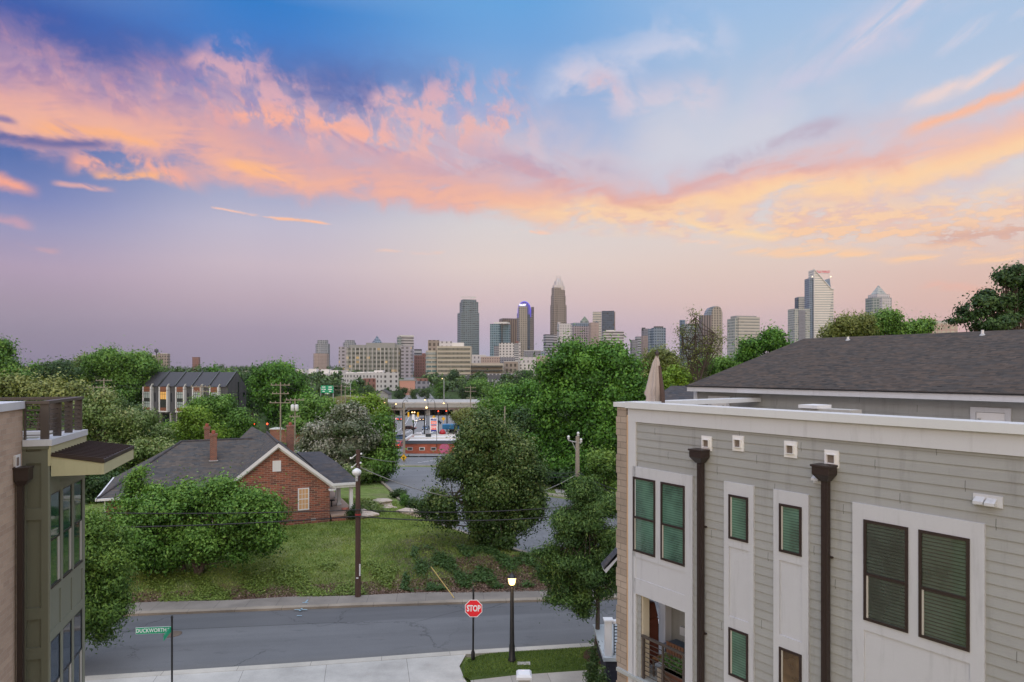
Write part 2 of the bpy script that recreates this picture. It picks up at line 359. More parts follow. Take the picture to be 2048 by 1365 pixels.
# ------------------------------------------------------------------ materials
def mat(name, fn=None, col=(.5, .5, .5), rough=.7, metal=0., spec=.5, emit=None, es=0.):
    m = bpy.data.materials.new(name); m.use_nodes = True
    nt = m.node_tree; b = nt.nodes['Principled BSDF']; g = G(nt)
    b.inputs['Base Color'].default_value = (*col, 1); b.inputs['Roughness'].default_value = rough
    b.inputs['Metallic'].default_value = metal; b.inputs['Specular IOR Level'].default_value = spec
    if emit: b.inputs['Emission Color'].default_value = (*emit, 1); b.inputs['Emission Strength'].default_value = es
    if fn: fn(g, b)
    return m
def objc(g): return E(g, g.node('ShaderNodeTexCoord').outputs['Object'])
def uvc(g): return E(g, g.node('ShaderNodeUVMap').outputs[0])
def geo(g): return E(g, g.node('ShaderNodeNewGeometry').outputs['Position'])
def bump(g, b, h, st=.3, dist=.02):
    n = g.node('ShaderNodeBump'); n.inputs['Strength'].default_value = st; n.inputs['Distance'].default_value = dist
    g.link(h, n.inputs['Height']); g.nt.links.new(n.outputs[0], b.inputs['Normal'])
def paint(name, col, rough=.55, var=.12, dirt=.0, sc=1.5):
    def fn(g, b):
        p = objc(g); n = g.noise(p, sc, 5, .6); f = g.noise(p, sc*22, 3, .6)
        v = (n-.5)*(var*2)+(f-.5)*var+1.0
        c = g.mix(1., g.vec(v, v, v), (*col, 1), 'MULTIPLY')
        if dirt:
            x, y, z = g.sep(p); s = g.noise(g.vec(x*6, y*6, z*.7), 1., 5, .65)
            c = g.mix(g.ss(.52, .75, s)*dirt, c, tuple(q*.55 for q in col))
        g.link(c, b.inputs['Base Color']); bump(g, b, f, .12, .005)
    return mat(name, fn, col, rough)
M = {}
M['white'] = paint('white_paint', (.66, .66, .67), .5, .05, .2)
M['trim'] = paint('grey_white_trim', (.50, .51, .54), .5, .06, .3)
M['trimpanel'] = paint('white_panel', (.46, .47, .505), .5, .07, .32)
def siding(g, b):
    p = uvc(g); u, v, _ = g.sep(p); o = objc(g)
    n = g.noise(o, .8, 5, .6); gr = g.noise(g.vec(u*3, v*60, 0), 1., 4, .6)
    x, y, z = g.sep(o); st = g.noise(g.vec(x*5, y*5, z*.5), 1., 5, .65)
    row = (v/.165).floor(); jit = g.noise(g.vec(row*7.3, (u/3.6+row*.37).floor()*3.1, 0), 1., 0, .5)
    val = (n-.5)*.25+(gr-.5)*.12+(jit-.5)*.16+1.0-g.ss(.5, .75, st)*.17
    fr = (u/3.6+row*.37).fract(); val = val*(1.0-g.ss(.0022, .0008, (fr-.5).abs())*.6)
    g.link(g.mix(1., g.vec(val, val, val), (.284, .290, .286, 1), 'MULTIPLY'), b.inputs['Base Color'])
    bump(g, b, gr, .15, .004)
M['siding'] = mat('grey_lap_siding', siding, rough=.6)
def brickfn(c1, c2, mortar, bw=.2, bh=.067, ms=.008, off=.5, rough=.85, wash=.35):
    def fn(g, b):
        n = g.node('ShaderNodeTexBrick'); n.offset = off
        g.link(uvc(g), n.inputs['Vector']); n.inputs['Scale'].default_value = 1
        n.inputs['Color1'].default_value = (*c1, 1); n.inputs['Color2'].default_value = (*c2, 1); n.inputs['Mortar'].default_value = (*mortar, 1)
        n.inputs['Mortar Size'].default_value = ms; n.inputs['Brick Width'].default_value = bw; n.inputs['Row Height'].default_value = bh
        n.inputs['Mortar Smooth'].default_value = .3; n.inputs['Bias'].default_value = -.1
        o = objc(g); a = g.noise(o, .7, 5, .6); f = g.noise(o, 30, 3, .6)
        v = 1.0+(a-.5)*wash*2+(f-.5)*.35
        g.link(g.mix(1., E(g, n.outputs[0]), g.vec(v, v, v), 'MULTIPLY'), b.inputs['Base Color'])
        bump(g, b, 1.0-E(g, n.outputs[1]), .5, .01)
    return fn
M['brick_house'] = mat('old_red_brick', brickfn((.30, .088, .05), (.085, .035, .028), (.30, .22, .17), .42, .14, .016), rough=.9)
M['brick_chim'] = mat('chimney_brick', brickfn((.22, .062, .038), (.10, .032, .024), (.26, .2, .16), .2, .075, .012), rough=.9)
M['brick_tan'] = mat('tan_brick', brickfn((.42, .31, .235), (.33, .235, .18), (.40, .34, .28), .32, .115, .006, wash=.2), rough=.85)
M['brick_tan2'] = mat('tan_brick_return', brickfn((.345, .285, .235), (.265, .215, .175), (.19, .155, .125), .40, .15, .010, wash=.5), rough=.85)
M['brick_shop'] = mat('shop_brick', brickfn((.42, .10, .055), (.27, .075, .045), (.34, .14, .09), .4, .14, .012, wash=.4), rough=.9)
M['brick_low'] = mat('reddish_wall', brickfn((.30, .13, .09), (.22, .09, .06), (.28, .2, .16), .8, .3, .02), rough=.9)
M['mortar'] = paint('raw_mortar_edge', (.50, .33, .20), .9, .25, 0, 4)
def shing(c, sc=1., contrast=.55):
    def fn(g, b):
        u, v, _ = g.sep(uvc(g)); h = .145*sc
        row = (v/h).floor(); tu = u/(.21*sc)+row*.618
        cell = g.noise(g.vec(tu.floor()*3.7, row*5.3, 0), 1., 0, .5)
        cell2 = g.noise(g.vec((tu*.5).floor()*2.1, row*9.1, 4), 1., 0, .5)
        big = g.noise(g.vec(u*.35, v*.9, 2), 1., 5, .65); fine = g.noise(g.vec(u*40, v*40, 1), 1., 3, .6)
        fv = (v/h).fract(); edge = g.ss(.16, .0, fv)
        val = 1.0+(cell-.5)*contrast*1.6+(cell2-.5)*contrast+(big-.5)*.25+(fine-.5)*.4-edge*.4
        warm = g.mix(g.ss(.35, .65, cell2), (*c, 1), (c[0]*1.25, c[1]*1.05, c[2]*.9, 1))
        g.link(g.mix(1., warm, g.vec(val, val, val), 'MULTIPLY'), b.inputs['Base Color'])
        bump(g, b, fv*-1.0+cell*.6, .6, .012)
    return fn
M['shingle'] = mat('brown_shingle', shing((.056, .049, .045), .52, .75), rough=.95, spec=.2)
M['slate'] = mat('grey_shingle', shing((.072, .074, .078), 1., .45), rough=.95, spec=.2)
M['slate2'] = mat('dark_shingle', shing((.055, .058, .068), 1.2, .5), rough=.95, spec=.2)
M['brown'] = paint('dark_brown_metal', (.024, .014, .012), .45, .15)
M['bronze'] = paint('bronze_railing', (.060, .048, .042), .45, .1)
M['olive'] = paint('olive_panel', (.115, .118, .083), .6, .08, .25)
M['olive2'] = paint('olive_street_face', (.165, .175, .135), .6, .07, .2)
M['sage'] = paint('pale_sage_fascia', (.40, .385, .235), .6, .08, .25)
M['black'] = paint('black_metal', (.012, .012, .013), .4, .1)
M['wood'] = None
def woodpole(c):
    def fn(g, b):
        x, y, z = g.sep(objc(g)); n = g.noise(g.vec(x*30, y*30, z*1.2), 1., 6, .65); k = g.noise(g.vec(x*4, y*4, z*.35), 1., 4, .6)
        v = .55+n*.7+(k-.5)*.6
        g.link(g.mix(1., (*c, 1), g.vec(v, v, v), 'MULTIPLY'), b.inputs['Base Color']); bump(g, b, n, .5, .02)
    return fn
M['wood'] = mat('creosote_pole', woodpole((.075, .042, .032)), rough=.9)
M['wood_grey'] = mat('weathered_pole', woodpole((.30, .26, .21)), rough=.9)
M['bark'] = mat('bark', woodpole((.070, .052, .042)), rough=.95)
M['metal'] = paint('galvanised_metal', (.35, .36, .37), .45, .1)
M['fixture'] = paint('pale_fixture', (.62, .64, .64), .4, .08)
def asphalt(c, crack=1.):
    def fn(g, b):
        p = geo(g); x, y, z = g.sep(p)
        a = g.noise(p, .35, 6, .6); f = g.noise(p, 26, 4, .7); lane = g.noise(g.vec(x*.05, y*.9-x*.13, 0), 1., 4, .6)
        v = 1.0+(a-.5)*.35+(f-.5)*.7+(lane-.5)*.6
        cc = g.mix(1., (*c, 1), g.vec(v, v, v), 'MULTIPLY')
        if crack == 1.:
            sm = y-x*.12; far_ = g.ss(35.52, 35.58, sm+(a-.5)*.15); cc = g.mix(far_*.30, cc, (.045, .045, .05, 1))
            ln = g.ss(.05, .01, (sm-35.5+(a-.5)*.1).abs())*g.ss(-6, -10, x); cc = g.mix(ln*.8, cc, (.012, .012, .013, 1))
            ed = g.ss(37.0, 38.0, y-x*.10+(a-.5)*.8); cc = g.mix(ed*.45, cc, (.10, .085, .065, 1))
            gt = g.ss(32.1, 31.2, y-x*.16+(a-.5)*.6); cc = g.mix(gt*.35, cc, (.13, .12, .105, 1))
        if crack:
            n = g.node('ShaderNodeTexVoronoi', feature='DISTANCE_TO_EDGE'); n.inputs['Scale'].default_value = .13
            w = g.noise(p, 1.3, 5, .7); g.link(g.vec(x+w*1.6, y+w*1.3, 0), n.inputs['Vector'])
            cr = g.ss(.006, .002, E(g, n.outputs['Distance']))*g.ss(.36, .52, g.noise(p, .25, 3, .5))
            cc = g.mix(cr*.45*crack, cc, (.012, .012, .013, 1))
            st = g.ss(.6, .72, g.noise(g.vec(x*.5, y*1.6, 3), 1., 4, .6)); cc = g.mix(st*.25, cc, (.02, .02, .022, 1))
        g.link(cc, b.inputs['Base Color']); bump(g, b, f, .5, .01)
    return fn
M['road'] = mat('asphalt', asphalt((.116, .117, .121)), rough=.82)
M['road2'] = mat('asphalt_pale', asphalt((.15, .152, .158), .5), rough=.8)
M['road3'] = mat('asphalt_far', asphalt((.19, .185, .18), 0), rough=.85)
def concrete(c, js=0, ang=0., stain=.4):
    def fn(g, b):
        p = geo(g); x, y, z = g.sep(p)
        a = g.noise(p, .5, 6, .65); f = g.noise(p, 18, 4, .7)
        v = 1.0+(a-.5)*stain*1.6+(f-.5)*.35
        cc = g.mix(1., (*c, 1), g.vec(v, v, v), 'MULTIPLY')
        if js:
            ca, sa = math.cos(ang), math.sin(ang)
            t = (x*ca+y*sa)/js; k = g.ss(.012/js*1.2, .004/js, (t.fract()-.5).abs())
            pn = g.noise(g.vec((t-.5).floor()*3.3, 0, 0), 1., 0, .5); pv = 1.0+(pn-.5)*.5
            cc = g.mix(1., cc, g.vec(pv, pv, pv), 'MULTIPLY'); cc = g.mix(k*.75, cc, (.05, .045, .04, 1))
        g.link(cc, b.inputs['Base Color']); bump(g, b, f, .35, .008)
    return fn
M['walk_near'] = mat('pale_concrete', concrete((.31, .285, .25), 1.55, R(8), .7), rough=.85)
M['apron'] = mat('driveway_concrete', concrete((.41, .39, .355), 3.4, R(12), .7), rough=.85)
M['kerb'] = mat('kerb_concrete', concrete((.40, .37, .32), 3.0, R(8), .5), rough=.85)
M['walk_far'] = mat('old_sidewalk', concrete((.20, .175, .15), 1.6, R(6), .7), rough=.9)
M['kerb_far'] = mat('old_kerb', concrete((.25, .21, .165), 2.4, R(6), .9), rough=.9)
M['conc'] = mat('concrete', concrete((.36, .345, .32), 0), rough=.85)
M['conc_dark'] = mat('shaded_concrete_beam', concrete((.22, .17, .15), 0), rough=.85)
def ground(g, b):
    p = geo(g); x, y, z = g.sep(p)
    a = g.noise(p, .28, 5, .6); m = g.noise(p, 1.4, 6, .7); f = g.noise(p, 16, 5, .75)
    c = g.mix(g.ss(.35, .65, m), (.10, .155, .032, 1), (.205, .255, .078, 1))
    c = g.mix(g.ss(.45, .72, a), c, (.165, .170, .075, 1))
    # bare soil and leaf litter on the bank above the far sidewalk
    e = y-x*.10
    d = g.ss(38.8, 39.6, e)*g.ss(43.0, 40.0, e+(a-.5)*7.0-(m-.5)*6.0)
    dirt = g.mix(f, (.050, .026, .018, 1), (.185, .112, .078, 1))
    c = g.mix(d*.92, c, dirt)
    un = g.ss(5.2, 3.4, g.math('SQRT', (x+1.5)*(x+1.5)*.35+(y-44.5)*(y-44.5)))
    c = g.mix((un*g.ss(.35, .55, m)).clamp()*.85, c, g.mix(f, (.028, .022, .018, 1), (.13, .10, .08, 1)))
    far = g.ss(110, 190, y); c = g.mix(far, c, (.045, .072, .022, 1))
    v = 1.0+(f-.5)*.9; c = g.mix(1., c, g.vec(v, v, v), 'MULTIPLY')
    g.link(c, b.inputs['Base Color']); bump(g, b, f+m, .9, .06)
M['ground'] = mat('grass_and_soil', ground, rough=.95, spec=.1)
M['turf'] = mat('verge_turf', lambda g, b: (g.link(g.mix(g.noise(geo(g), 9, 6, .75), (.030, .062, .012, 1), (.090, .120, .035, 1)), b.inputs['Base Color']), bump(g, b, g.noise(geo(g), 25, 5, .75), 1., .04)), rough=.95, spec=.1)
M['mulch'] = mat('mulch', lambda g, b: (g.link(g.mix(g.noise(geo(g), 22, 5, .8), (.020, .012, .009, 1), (.13, .075, .05, 1)), b.inputs['Base Color']), bump(g, b, g.noise(geo(g), 30, 5, .75), 1., .04)), rough=.95, spec=.1)
def leaf(name, c0, c1, c2=None, trans=.17, rough=.5):
    m = bpy.data.materials.new(name); m.use_nodes = True; nt = m.node_tree; g = G(nt); b = nt.nodes['Principled BSDF']
    at = g.node('ShaderNodeAttribute'); at.attribute_name = 'tint'; t = E(g, at.outputs['Fac'])
    up = 1.08 if trans else 1.
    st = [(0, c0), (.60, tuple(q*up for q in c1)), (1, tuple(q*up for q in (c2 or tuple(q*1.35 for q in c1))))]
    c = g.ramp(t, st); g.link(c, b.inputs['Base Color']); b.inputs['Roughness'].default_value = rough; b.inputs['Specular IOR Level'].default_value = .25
    tr = g.node('ShaderNodeBsdfTranslucent'); g.link(g.mix(1., c, (1.25, 1.35, .6, 1), 'MULTIPLY'), tr.inputs[0])
    mx = g.node('ShaderNodeMixShader'); mx.inputs[0].default_value = trans
    nt.links.new(b.outputs[0], mx.inputs[1]); nt.links.new(tr.outputs[0], mx.inputs[2])
    nt.links.new(mx.outputs[0], nt.nodes['Material Output'].inputs[0]); return m
LF = {
 'maple': leaf('maple_leaves', (.015, .052, .007), (.060, .165, .018), (.130, .275, .034)),
 'oak': leaf('willow_oak_leaves', (.024, .068, .012), (.100, .185, .030), (.170, .265, .046)),
 'willow': leaf('feathery_oak_leaves', (.020, .052, .014), (.066, .130, .030), (.165, .250, .060)),
 'bright': leaf('lime_leaves', (.060, .120, .010), (.135, .240, .020), (.22, .32, .04)),
 'mid': leaf('green_leaves', (.020, .066, .009), (.095, .205, .032), (.165, .285, .050)),
 'dark': leaf('dark_leaves', (.012, .032, .009), (.036, .080, .022), (.080, .140, .038)),
 'magnolia': leaf('magnolia_leaves', (.018, .044, .011), (.064, .118, .026), (.155, .185, .056), .15, .4),
 'lilac': leaf('silver_flowering_leaves', (.035, .075, .022), (.170, .195, .130), (.40, .38, .34)),
 'shrubby': leaf('olive_leaves', (.036, .078, .018), (.130, .200, .054), (.27, .30, .13)),
 'sparse': leaf('yellow_green_leaves', (.070, .098, .022), (.150, .180, .046), (.26, .28, .09)),
 'far': leaf('distant_leaves', (.026, .056, .018), (.062, .115, .036), (.115, .175, .055), .15),
 'arbor': leaf('arborvitae', (.018, .042, .012), (.045, .085, .022), (.085, .125, .035)),
 'grass': leaf('grass_blades', (.075, .130, .020), (.185, .250, .050), (.320, .340, .105)),
 'litter': leaf('fallen_leaves', (.06, .032, .022), (.16, .095, .065), (.34, .25, .19), 0.),
}
def glassm(name, col=(.02, .05, .04), rough=.06, spec=1., coat=0., slats=None):
    def fn(g, b):
        b.inputs['IOR'].default_value = 1.5
        if slats:
            u, v, _ = g.sep(uvc(g)); f = (v/slats[0]).fract()
            m = g.ss(.02, .18, f)*g.ss(.98, .7, f); n = g.noise(g.vec(u*2, v*.5, 0), 1., 3, .5)
            bg_ = g.noise(g.vec(u*1.1+3, v*.8, 5), 1., 3, .6); k_ = g.ss(.2, .75, bg_)*1.1+.25
            cc = g.mix(m*(.35+n*.5), (*slats[1], 1), (*slats[2], 1)); g.link(g.mix(1., cc, g.vec(k_, k_, k_), 'MULTIPLY'), b.inputs['Base Color'])
            b.inputs['Coat Weight'].default_value = 1.; b.inputs['Coat Roughness'].default_value = .03; b.inputs['Coat IOR'].default_value = 1.45
        else:
            n = g.noise(objc(g), 1.2, 4, .5); g.link(g.mix(n, (*[q*.6 for q in col], 1), (*[q*1.5 for q in col], 1)), b.inputs['Base Color'])
    return mat(name, fn, col, rough, 0, spec)
M['glass_blind'] = glassm('blind_behind_green_glass', slats=(.05, (.030, .080, .058), (.105, .215, .160)), rough=.25)
M['glass_dark'] = glassm('blind_behind_dark_glass', slats=(.055, (.006, .014, .012), (.070, .100, .080)), rough=.25)
M['glass_bay'] = glassm('bay_glass', (.016, .060, .034), .03)
M['glass_low'] = glassm('lower_bay_glass', (.020, .038, .060), .03)
M['jamb'] = mat('vinyl_sash', None, (.40, .38, .34), .5)

# tower facades: windows set out in metres on the wall
def facade(name, wall, glass, wx=3., wz=3.6, fx=.6, fz=.6, ox=.5, oz=.5, gr=.15, wr=.7, metal=0., jit=.5, lit=0., spandrel=None, gm=0.):
    def fn(g, b):
        u, v, _ = g.sep(uvc(g)); fu = (u/wx+ox).fract(); fv = (v/wz+oz).fract()
        m = 1.0
        if fx < 1: m = g.ss(fx/2+.02, fx/2-.02, (fu-.5).abs())
        if fz < 1:
            k = g.ss(fz/2+.02, fz/2-.02, (fv-.5).abs()); m = k if fx >= 1 else m*k
        ci = g.vec((u/wx+ox).floor()*1.7, (v/wz+oz).floor()*2.3, 0)
        n = g.noise(ci, 1.3, 1, .5); n2 = g.noise(ci, 3.1, 0, .5)
        gv = 1.0+(n-.5)*jit*2+(n2-.5)*jit*2
        gc = g.mix(1., (*glass, 1), g.vec(gv, gv, gv), 'MULTIPLY')
        big = g.noise(g.vec(u*.03, v*.03, 0), 1., 4, .6); wv = 1.0+(big-.5)*.35
        wc = g.mix(1., (*wall, 1), g.vec(wv, wv, wv), 'MULTIPLY')
        g.link(g.mix(m, wc, gc), b.inputs['Base Color'])
        g.link(g.math('MULTIPLY_ADD', m, gr-wr, wr) if not isinstance(m, float) else gr, b.inputs['Roughness'])
        g.link(g.math('MULTIPLY_ADD', m, gm-metal, metal) if not isinstance(m, float) else gm, b.inputs['Metallic'])
        if lit and not isinstance(m, float):
            l = g.ss(1-lit, 1-lit+.04, g.noise(ci, 5.7, 0, .5)*1.0+.22)*m
            b.inputs['Emission Color'].default_value = (1, .62, .25, 1); g.link(l*.45, b.inputs['Emission Strength'])
    return mat(name, fn)
M['skin_lit'] = mat('lamp_glow_warm', None, (1, .8, .5), .5, emit=(1, .60, .22), es=3.6)
M['white_lit'] = mat('white_lettering_lit', None, (.9, .9, .95), .5, emit=(.85, .88, 1), es=.9)
M['red_lit'] = mat('red_light', None, (.8, .05, .03), .5, emit=(1, .07, .02), es=5.)
M['red_letters'] = mat('red_lettering', None, (.42, .03, .05), .5, emit=(.6, .03, .06), es=.25)
M['blue_lit'] = mat('violet_crown_light', None, (.10, .08, .45), .4, emit=(.12, .09, .75), es=.55)
M['signred'] = mat('sign_red', None, (.62, .012, .02), .4, emit=(.62, .01, .02), es=.25)
M['signwhite'] = mat('sign_white', None, (.85, .85, .86), .4)
M['signgreen'] = mat('sign_green', None, (.0, .34, .16), .4)
M['signyellow'] = mat('sign_yellow', None, (.80, .43, .01), .5)
M['sign_blue'] = mat('sign_blue', None, (.01, .035, .30), .4)
M['pricered'] = mat('price_red', None, (.75, .07, .03), .5, emit=(.9, .10, .03), es=.35)
M['cover'] = paint('rust_brown_cover', (.105, .028, .016), .8, .3, 0, 3)
M['canvas'] = paint('beige_canvas', (.36, .31, .28), .9, .15, 0, 2)
M['terracotta'] = paint('terracotta', (.26, .07, .045), .8, .2, 0, 4)
M['stone'] = paint('pale_boulder', (.42, .35, .29), .95, .45, 0, 1.6)
M['porchfloor'] = paint('porch_floor', (.38, .27, .21), .8, .15)
M['lumber'] = paint('bamboo_pole', (.55, .40, .14), .7, .1)
M['orangeplastic'] = paint('orange_plastic', (.85, .13, .02), .5, .1)
M['carpaint_dark'] = mat('dark_car_paint', None, (.05, .018, .016), .25, .3)
M['carpaint_blue'] = mat('blue_car_paint', None, (.06, .11, .20), .25, .3)
M['carpaint_white'] = mat('white_car_paint', None, (.68, .68, .70), .3)
M['carpaint_red'] = mat('red_car_paint', None, (.45, .02, .03), .3)
M['bluevan'] = mat('blue_canopy', None, (.02, .17, .36), .4)
M['tyre'] = mat('tyre_rubber', None, (.012, .012, .012), .8)
M['carglass'] = mat('car_glass', None, (.015, .02, .025), .06)
M['wire'] = mat('black_cable', None, (.015, .015, .017), .6)
M['wire_pale'] = mat('pale_cable', None, (.28, .27, .26), .5)
# ------------------------------------------------------------------ ground, roads, pavements
def grid_sheet(name, mat_, xs, ys, zf, clip=None, **k):
    X, Y = np.meshgrid(xs, ys); Z = zf(X, Y)
    nx, ny = len(xs), len(ys); mb = MB()
    vs = np.stack([X, Y, Z], -1).reshape(-1, 3).tolist(); fs = []
    for j in range(ny-1):
        for i in range(nx-1):
            if clip is None or clip(.5*(xs[i]+xs[i+1]), .5*(ys[j]+ys[j+1])):
                a = j*nx+i; fs.append((a, a+1, a+nx+1, a+nx))
    mb.add(vs, fs, True); o = mb.build(name, mat_, kind='structure', **k); return o
xs = np.unique(np.concatenate([-np.geomspace(60, 3000, 30)[::-1], np.arange(-60, 40.1, 1.0), np.geomspace(41, 3000, 30)]))
ys = np.unique(np.concatenate([np.arange(-40, 20, 4.), np.arange(20, 36, 2.), np.arange(36, 70, .6), np.arange(70, 130, 1.5), np.arange(130, 400, 6.), np.geomspace(400, 3500, 36)]))
nz_ = lambda X, Y: gz(X, Y)-.02+np.where((Y > 41) & (Y < 64), .05*np.sin(X*1.9+Y)*np.sin(Y*1.3-X*.6), 0)
grid_sheet('ground', M['ground'], xs, ys, nz_)
# Duckworth road: near kerb line and far kerb line (world metres)
NEAR = [(-60, 21.6), (-17.6, 28.25), (-9.2, 29.55), (-2.3, 30.8), (4.1, 31.75), (30, 35.6)]
FAR = [(-60, 30.5), (-27.6, 34.7), (-19.8, 35.45), (-8.5, 36.75), (1.66, 37.65), (11, 38.5), (30, 40.2)]
def yi(L, x): return float(np.interp(x, [p[0] for p in L], [p[1] for p in L]))
def strip(name, mat_, xa, f0, f1, z0, z1=None, thick=0, n=60, parent=None, **k):
    """a band between y=f0(x) and y=f1(x); thick>0 gives it sides"""
    z1 = z0 if z1 is None else z1; mb = MB(); x = np.linspace(*xa, n)
    zc = z0 if callable(z0) else (lambda *_: z0); zd = z1 if callable(z1) else (lambda *_: z1)
    a = [(q, f0(q), zc(q, f0(q))) for q in x]; b = [(q, f1(q), zd(q, f1(q))) for q in x]
    for i in range(n-1): mb.quad(a[i], a[i+1], b[i+1], b[i])
    if thick:
        dn = lambda p: (p[0], p[1], p[2]-thick)
        for i in range(n-1):
            mb.quad(dn(a[i]), dn(a[i+1]), a[i+1], a[i]); mb.quad(b[i], b[i+1], dn(b[i+1]), dn(b[i]))
    return mb.build(name, mat_, parent, kind='structure', **k)
rd = MB(); x = np.linspace(-60, 30, 120)
rows = [[(q, lerp(yi(NEAR, q)-.1, yi(FAR, q)+.1, t), .004+.05*math.sin(math.pi*t)) for q in x] for t in np.linspace(0, 1, 9)]
for j in range(8):
    for i in range(len(x)-1): rd.quad(rows[j][i], rows[j][i+1], rows[j+1][i+1], rows[j+1][i])
rd.build('road', M['road'], kind='structure')
strip('kerb', M['kerb'], (-60, 30), lambda q: yi(NEAR, q)-.42, lambda q: yi(NEAR, q), .13, thick=.2)
strip('far_kerb', M['kerb_far'], (-60, 20), lambda q: yi(FAR, q), lambda q: yi(FAR, q)+.38+.05*math.sin(q*1.3), .12, thick=.16)
strip('far_sidewalk', M['walk_far'], (-60, 20), lambda q: yi(FAR, q)+.38+.05*math.sin(q*1.3), lambda q: yi(FAR, q)+1.75+.12*math.sin(q*.9), .115, thick=.1)
# near side: concrete apron, pavement and the grass island
ap = MB(); zc = .12
ap.add([(-60, 10, zc), (-2.75, 10, zc), (-1.4, 26.6, zc), (-1.95, 28.0, zc), (-2.25, 29.2, zc), (-2.05, yi(NEAR, -2.05)-.42, zc)]+[(q, yi(NEAR, q)-.42, zc) for q in (-9.2, -17.6, -60)], [tuple(range(9))])
ap.build('driveway_apron', M['apron'], kind='structure')
wk = MB(); wk.add([(-2.75, 10, zc+.004), (16, 10, zc+.004), (16, 30.6, zc+.004), (6.5, 29.35, zc+.004), (3.2, 28.8, zc+.004), (.2, 28.35, zc+.004), (-1.7, 27.85, zc+.004), (-1.4, 26.6, zc+.004)], [tuple(range(8))])
wk.build('sidewalk', M['walk_near'], kind='structure')
isl = [(-1.66, 27.85), (-1.86, 28.1), (-2.02, 28.4), (-2.12, 28.75), (-2.15, 29.1), (-2.08, 29.45), (-1.9, 29.8), (-1.6, 30.12), (-1.2, 30.37), (-.7, 30.54), (-.2, 30.64), (2, 30.9), (4.1, 31.3), (12, 32.5), (12, 29.98), (6.5, 29.33), (3.2, 28.78), (.2, 28.33)]
il = MB(); cx0, cy0 = 1.5, 29.6
top = [(cx0+(p[0]-cx0)*.985, cy0+(p[1]-cy0)*.94) for p in isl]
il.prism(isl, .10, .17, top=top); il.build('grass_verge', M['turf'], kind='structure')
mu = MB(); mu.lathe([(1.15, 0), (1.05, .05), (.6, .12), (.2, .16)], (4.25, 30.1, .16), 20); mu.build('mulch_ring', M['mulch'], kind='structure')
# side street in front of the brick shop, parking bay and road beyond
def poly_sheet(name, mat_, polys, dz, step=1.2, **k):
    mb = MB()
    for pl in polys:
        a = np.array(pl); x0, y0 = a.min(0); x1, y1 = a.max(0)
        import bmesh
        bm = bmesh.new(); f = bm.faces.new([bm.verts.new((p[0], p[1], 0)) for p in pl])
        for ax, lo, hi in ((0, x0, x1), (1, y0, y1)):
            t = lo+step
            while t < hi:
                co_ = (t, 0, 0) if ax == 0 else (0, t, 0); no = (1, 0, 0) if ax == 0 else (0, 1, 0)
                bmesh.ops.bisect_plane(bm, geom=bm.verts[:]+bm.edges[:]+bm.faces[:], plane_co=co_, plane_no=no); t += step
        bm.normal_update(); bm.verts.ensure_lookup_table()
        vs = [(v.co.x, v.co.y, float(gz(v.co.x, v.co.y))+dz) for v in bm.verts]
        fs = [tuple(v.index for v in (f.verts if f.normal.z > 0 else reversed(f.verts))) for f in bm.faces]
        mb.add(vs, fs, True); bm.free()
    return mb.build(name, mat_, kind='structure', **k)
poly_sheet('side_street', M['road2'], [[(-27.5, 97), (-17, 84.6), (-10.2, 64.5), (-5.6, 55.2), (1.5, 46.5), (8.5, 43.5), (30, 42.5), (30, 56), (8, 64.2), (3.4, 68.8), (-3, 82), (-3.3, 95.6), (-18.0, 96.8)]], .05, .8)
def curb_line(name, pts, w, h, mat_=None, dz=0, n=4):
    mb = MB(); q = []
    for (ax, ay), (bx, by) in zip(pts, pts[1:]):
        for i in range(n): q.append((lerp(ax, bx, i/n), lerp(ay, by, i/n)))
    q.append(pts[-1]); L = []; 
    for i, p in enumerate(q):
        a = q[max(0, i-1)]; b = q[min(len(q)-1, i+1)]; dx, dy = b[0]-a[0], b[1]-a[1]; l = math.hypot(dx, dy) or 1
        z = float(gz(p[0], p[1]))+dz; nx, ny = -dy/l*w/2, dx/l*w/2
        L.append([(p[0]-nx, p[1]-ny, z-.2), (p[0]-nx, p[1]-ny, z+h), (p[0]+nx, p[1]+ny, z+h), (p[0]+nx, p[1]+ny, z-.2)])
    for a, b in zip(L, L[1:]):
        for k in range(3): mb.quad(a[k], b[k], b[k+1], a[k+1])
    return mb.build(name, mat_ or M['kerb'], kind='structure')
curb_line('side_kerb', [(-27.5, 97), (-17, 84.6), (-13.4, 74), (-10.2, 64.5), (-5.6, 55.2), (1.5, 46.5), (8.5, 43.5), (20, 42.6)], .3, .16, M['kerb_far'])
curb_line('shop_kerb', [(-24, 99.4), (-18.2, 98.6), (-8, 98.6), (-3.5, 97.4), (-2.4, 92), (-2.2, 82), (3.9, 69.6), (8.3, 65.0), (30, 57)], .3, .16)
poly_sheet('shop_parking', M['road2'], [[(-24, 100), (-3, 99.3), (2, 121), (-19.5, 124)]], .06, 1.5)
# far side pavement on the right, under the maple
strip('right_sidewalk', M['conc'], (4.5, 24), lambda q: 70.2-(q-4.5)*.62, lambda q: 71.8-(q-4.5)*.62, lambda x, y: float(gz(x, y))+.12, thick=.2)
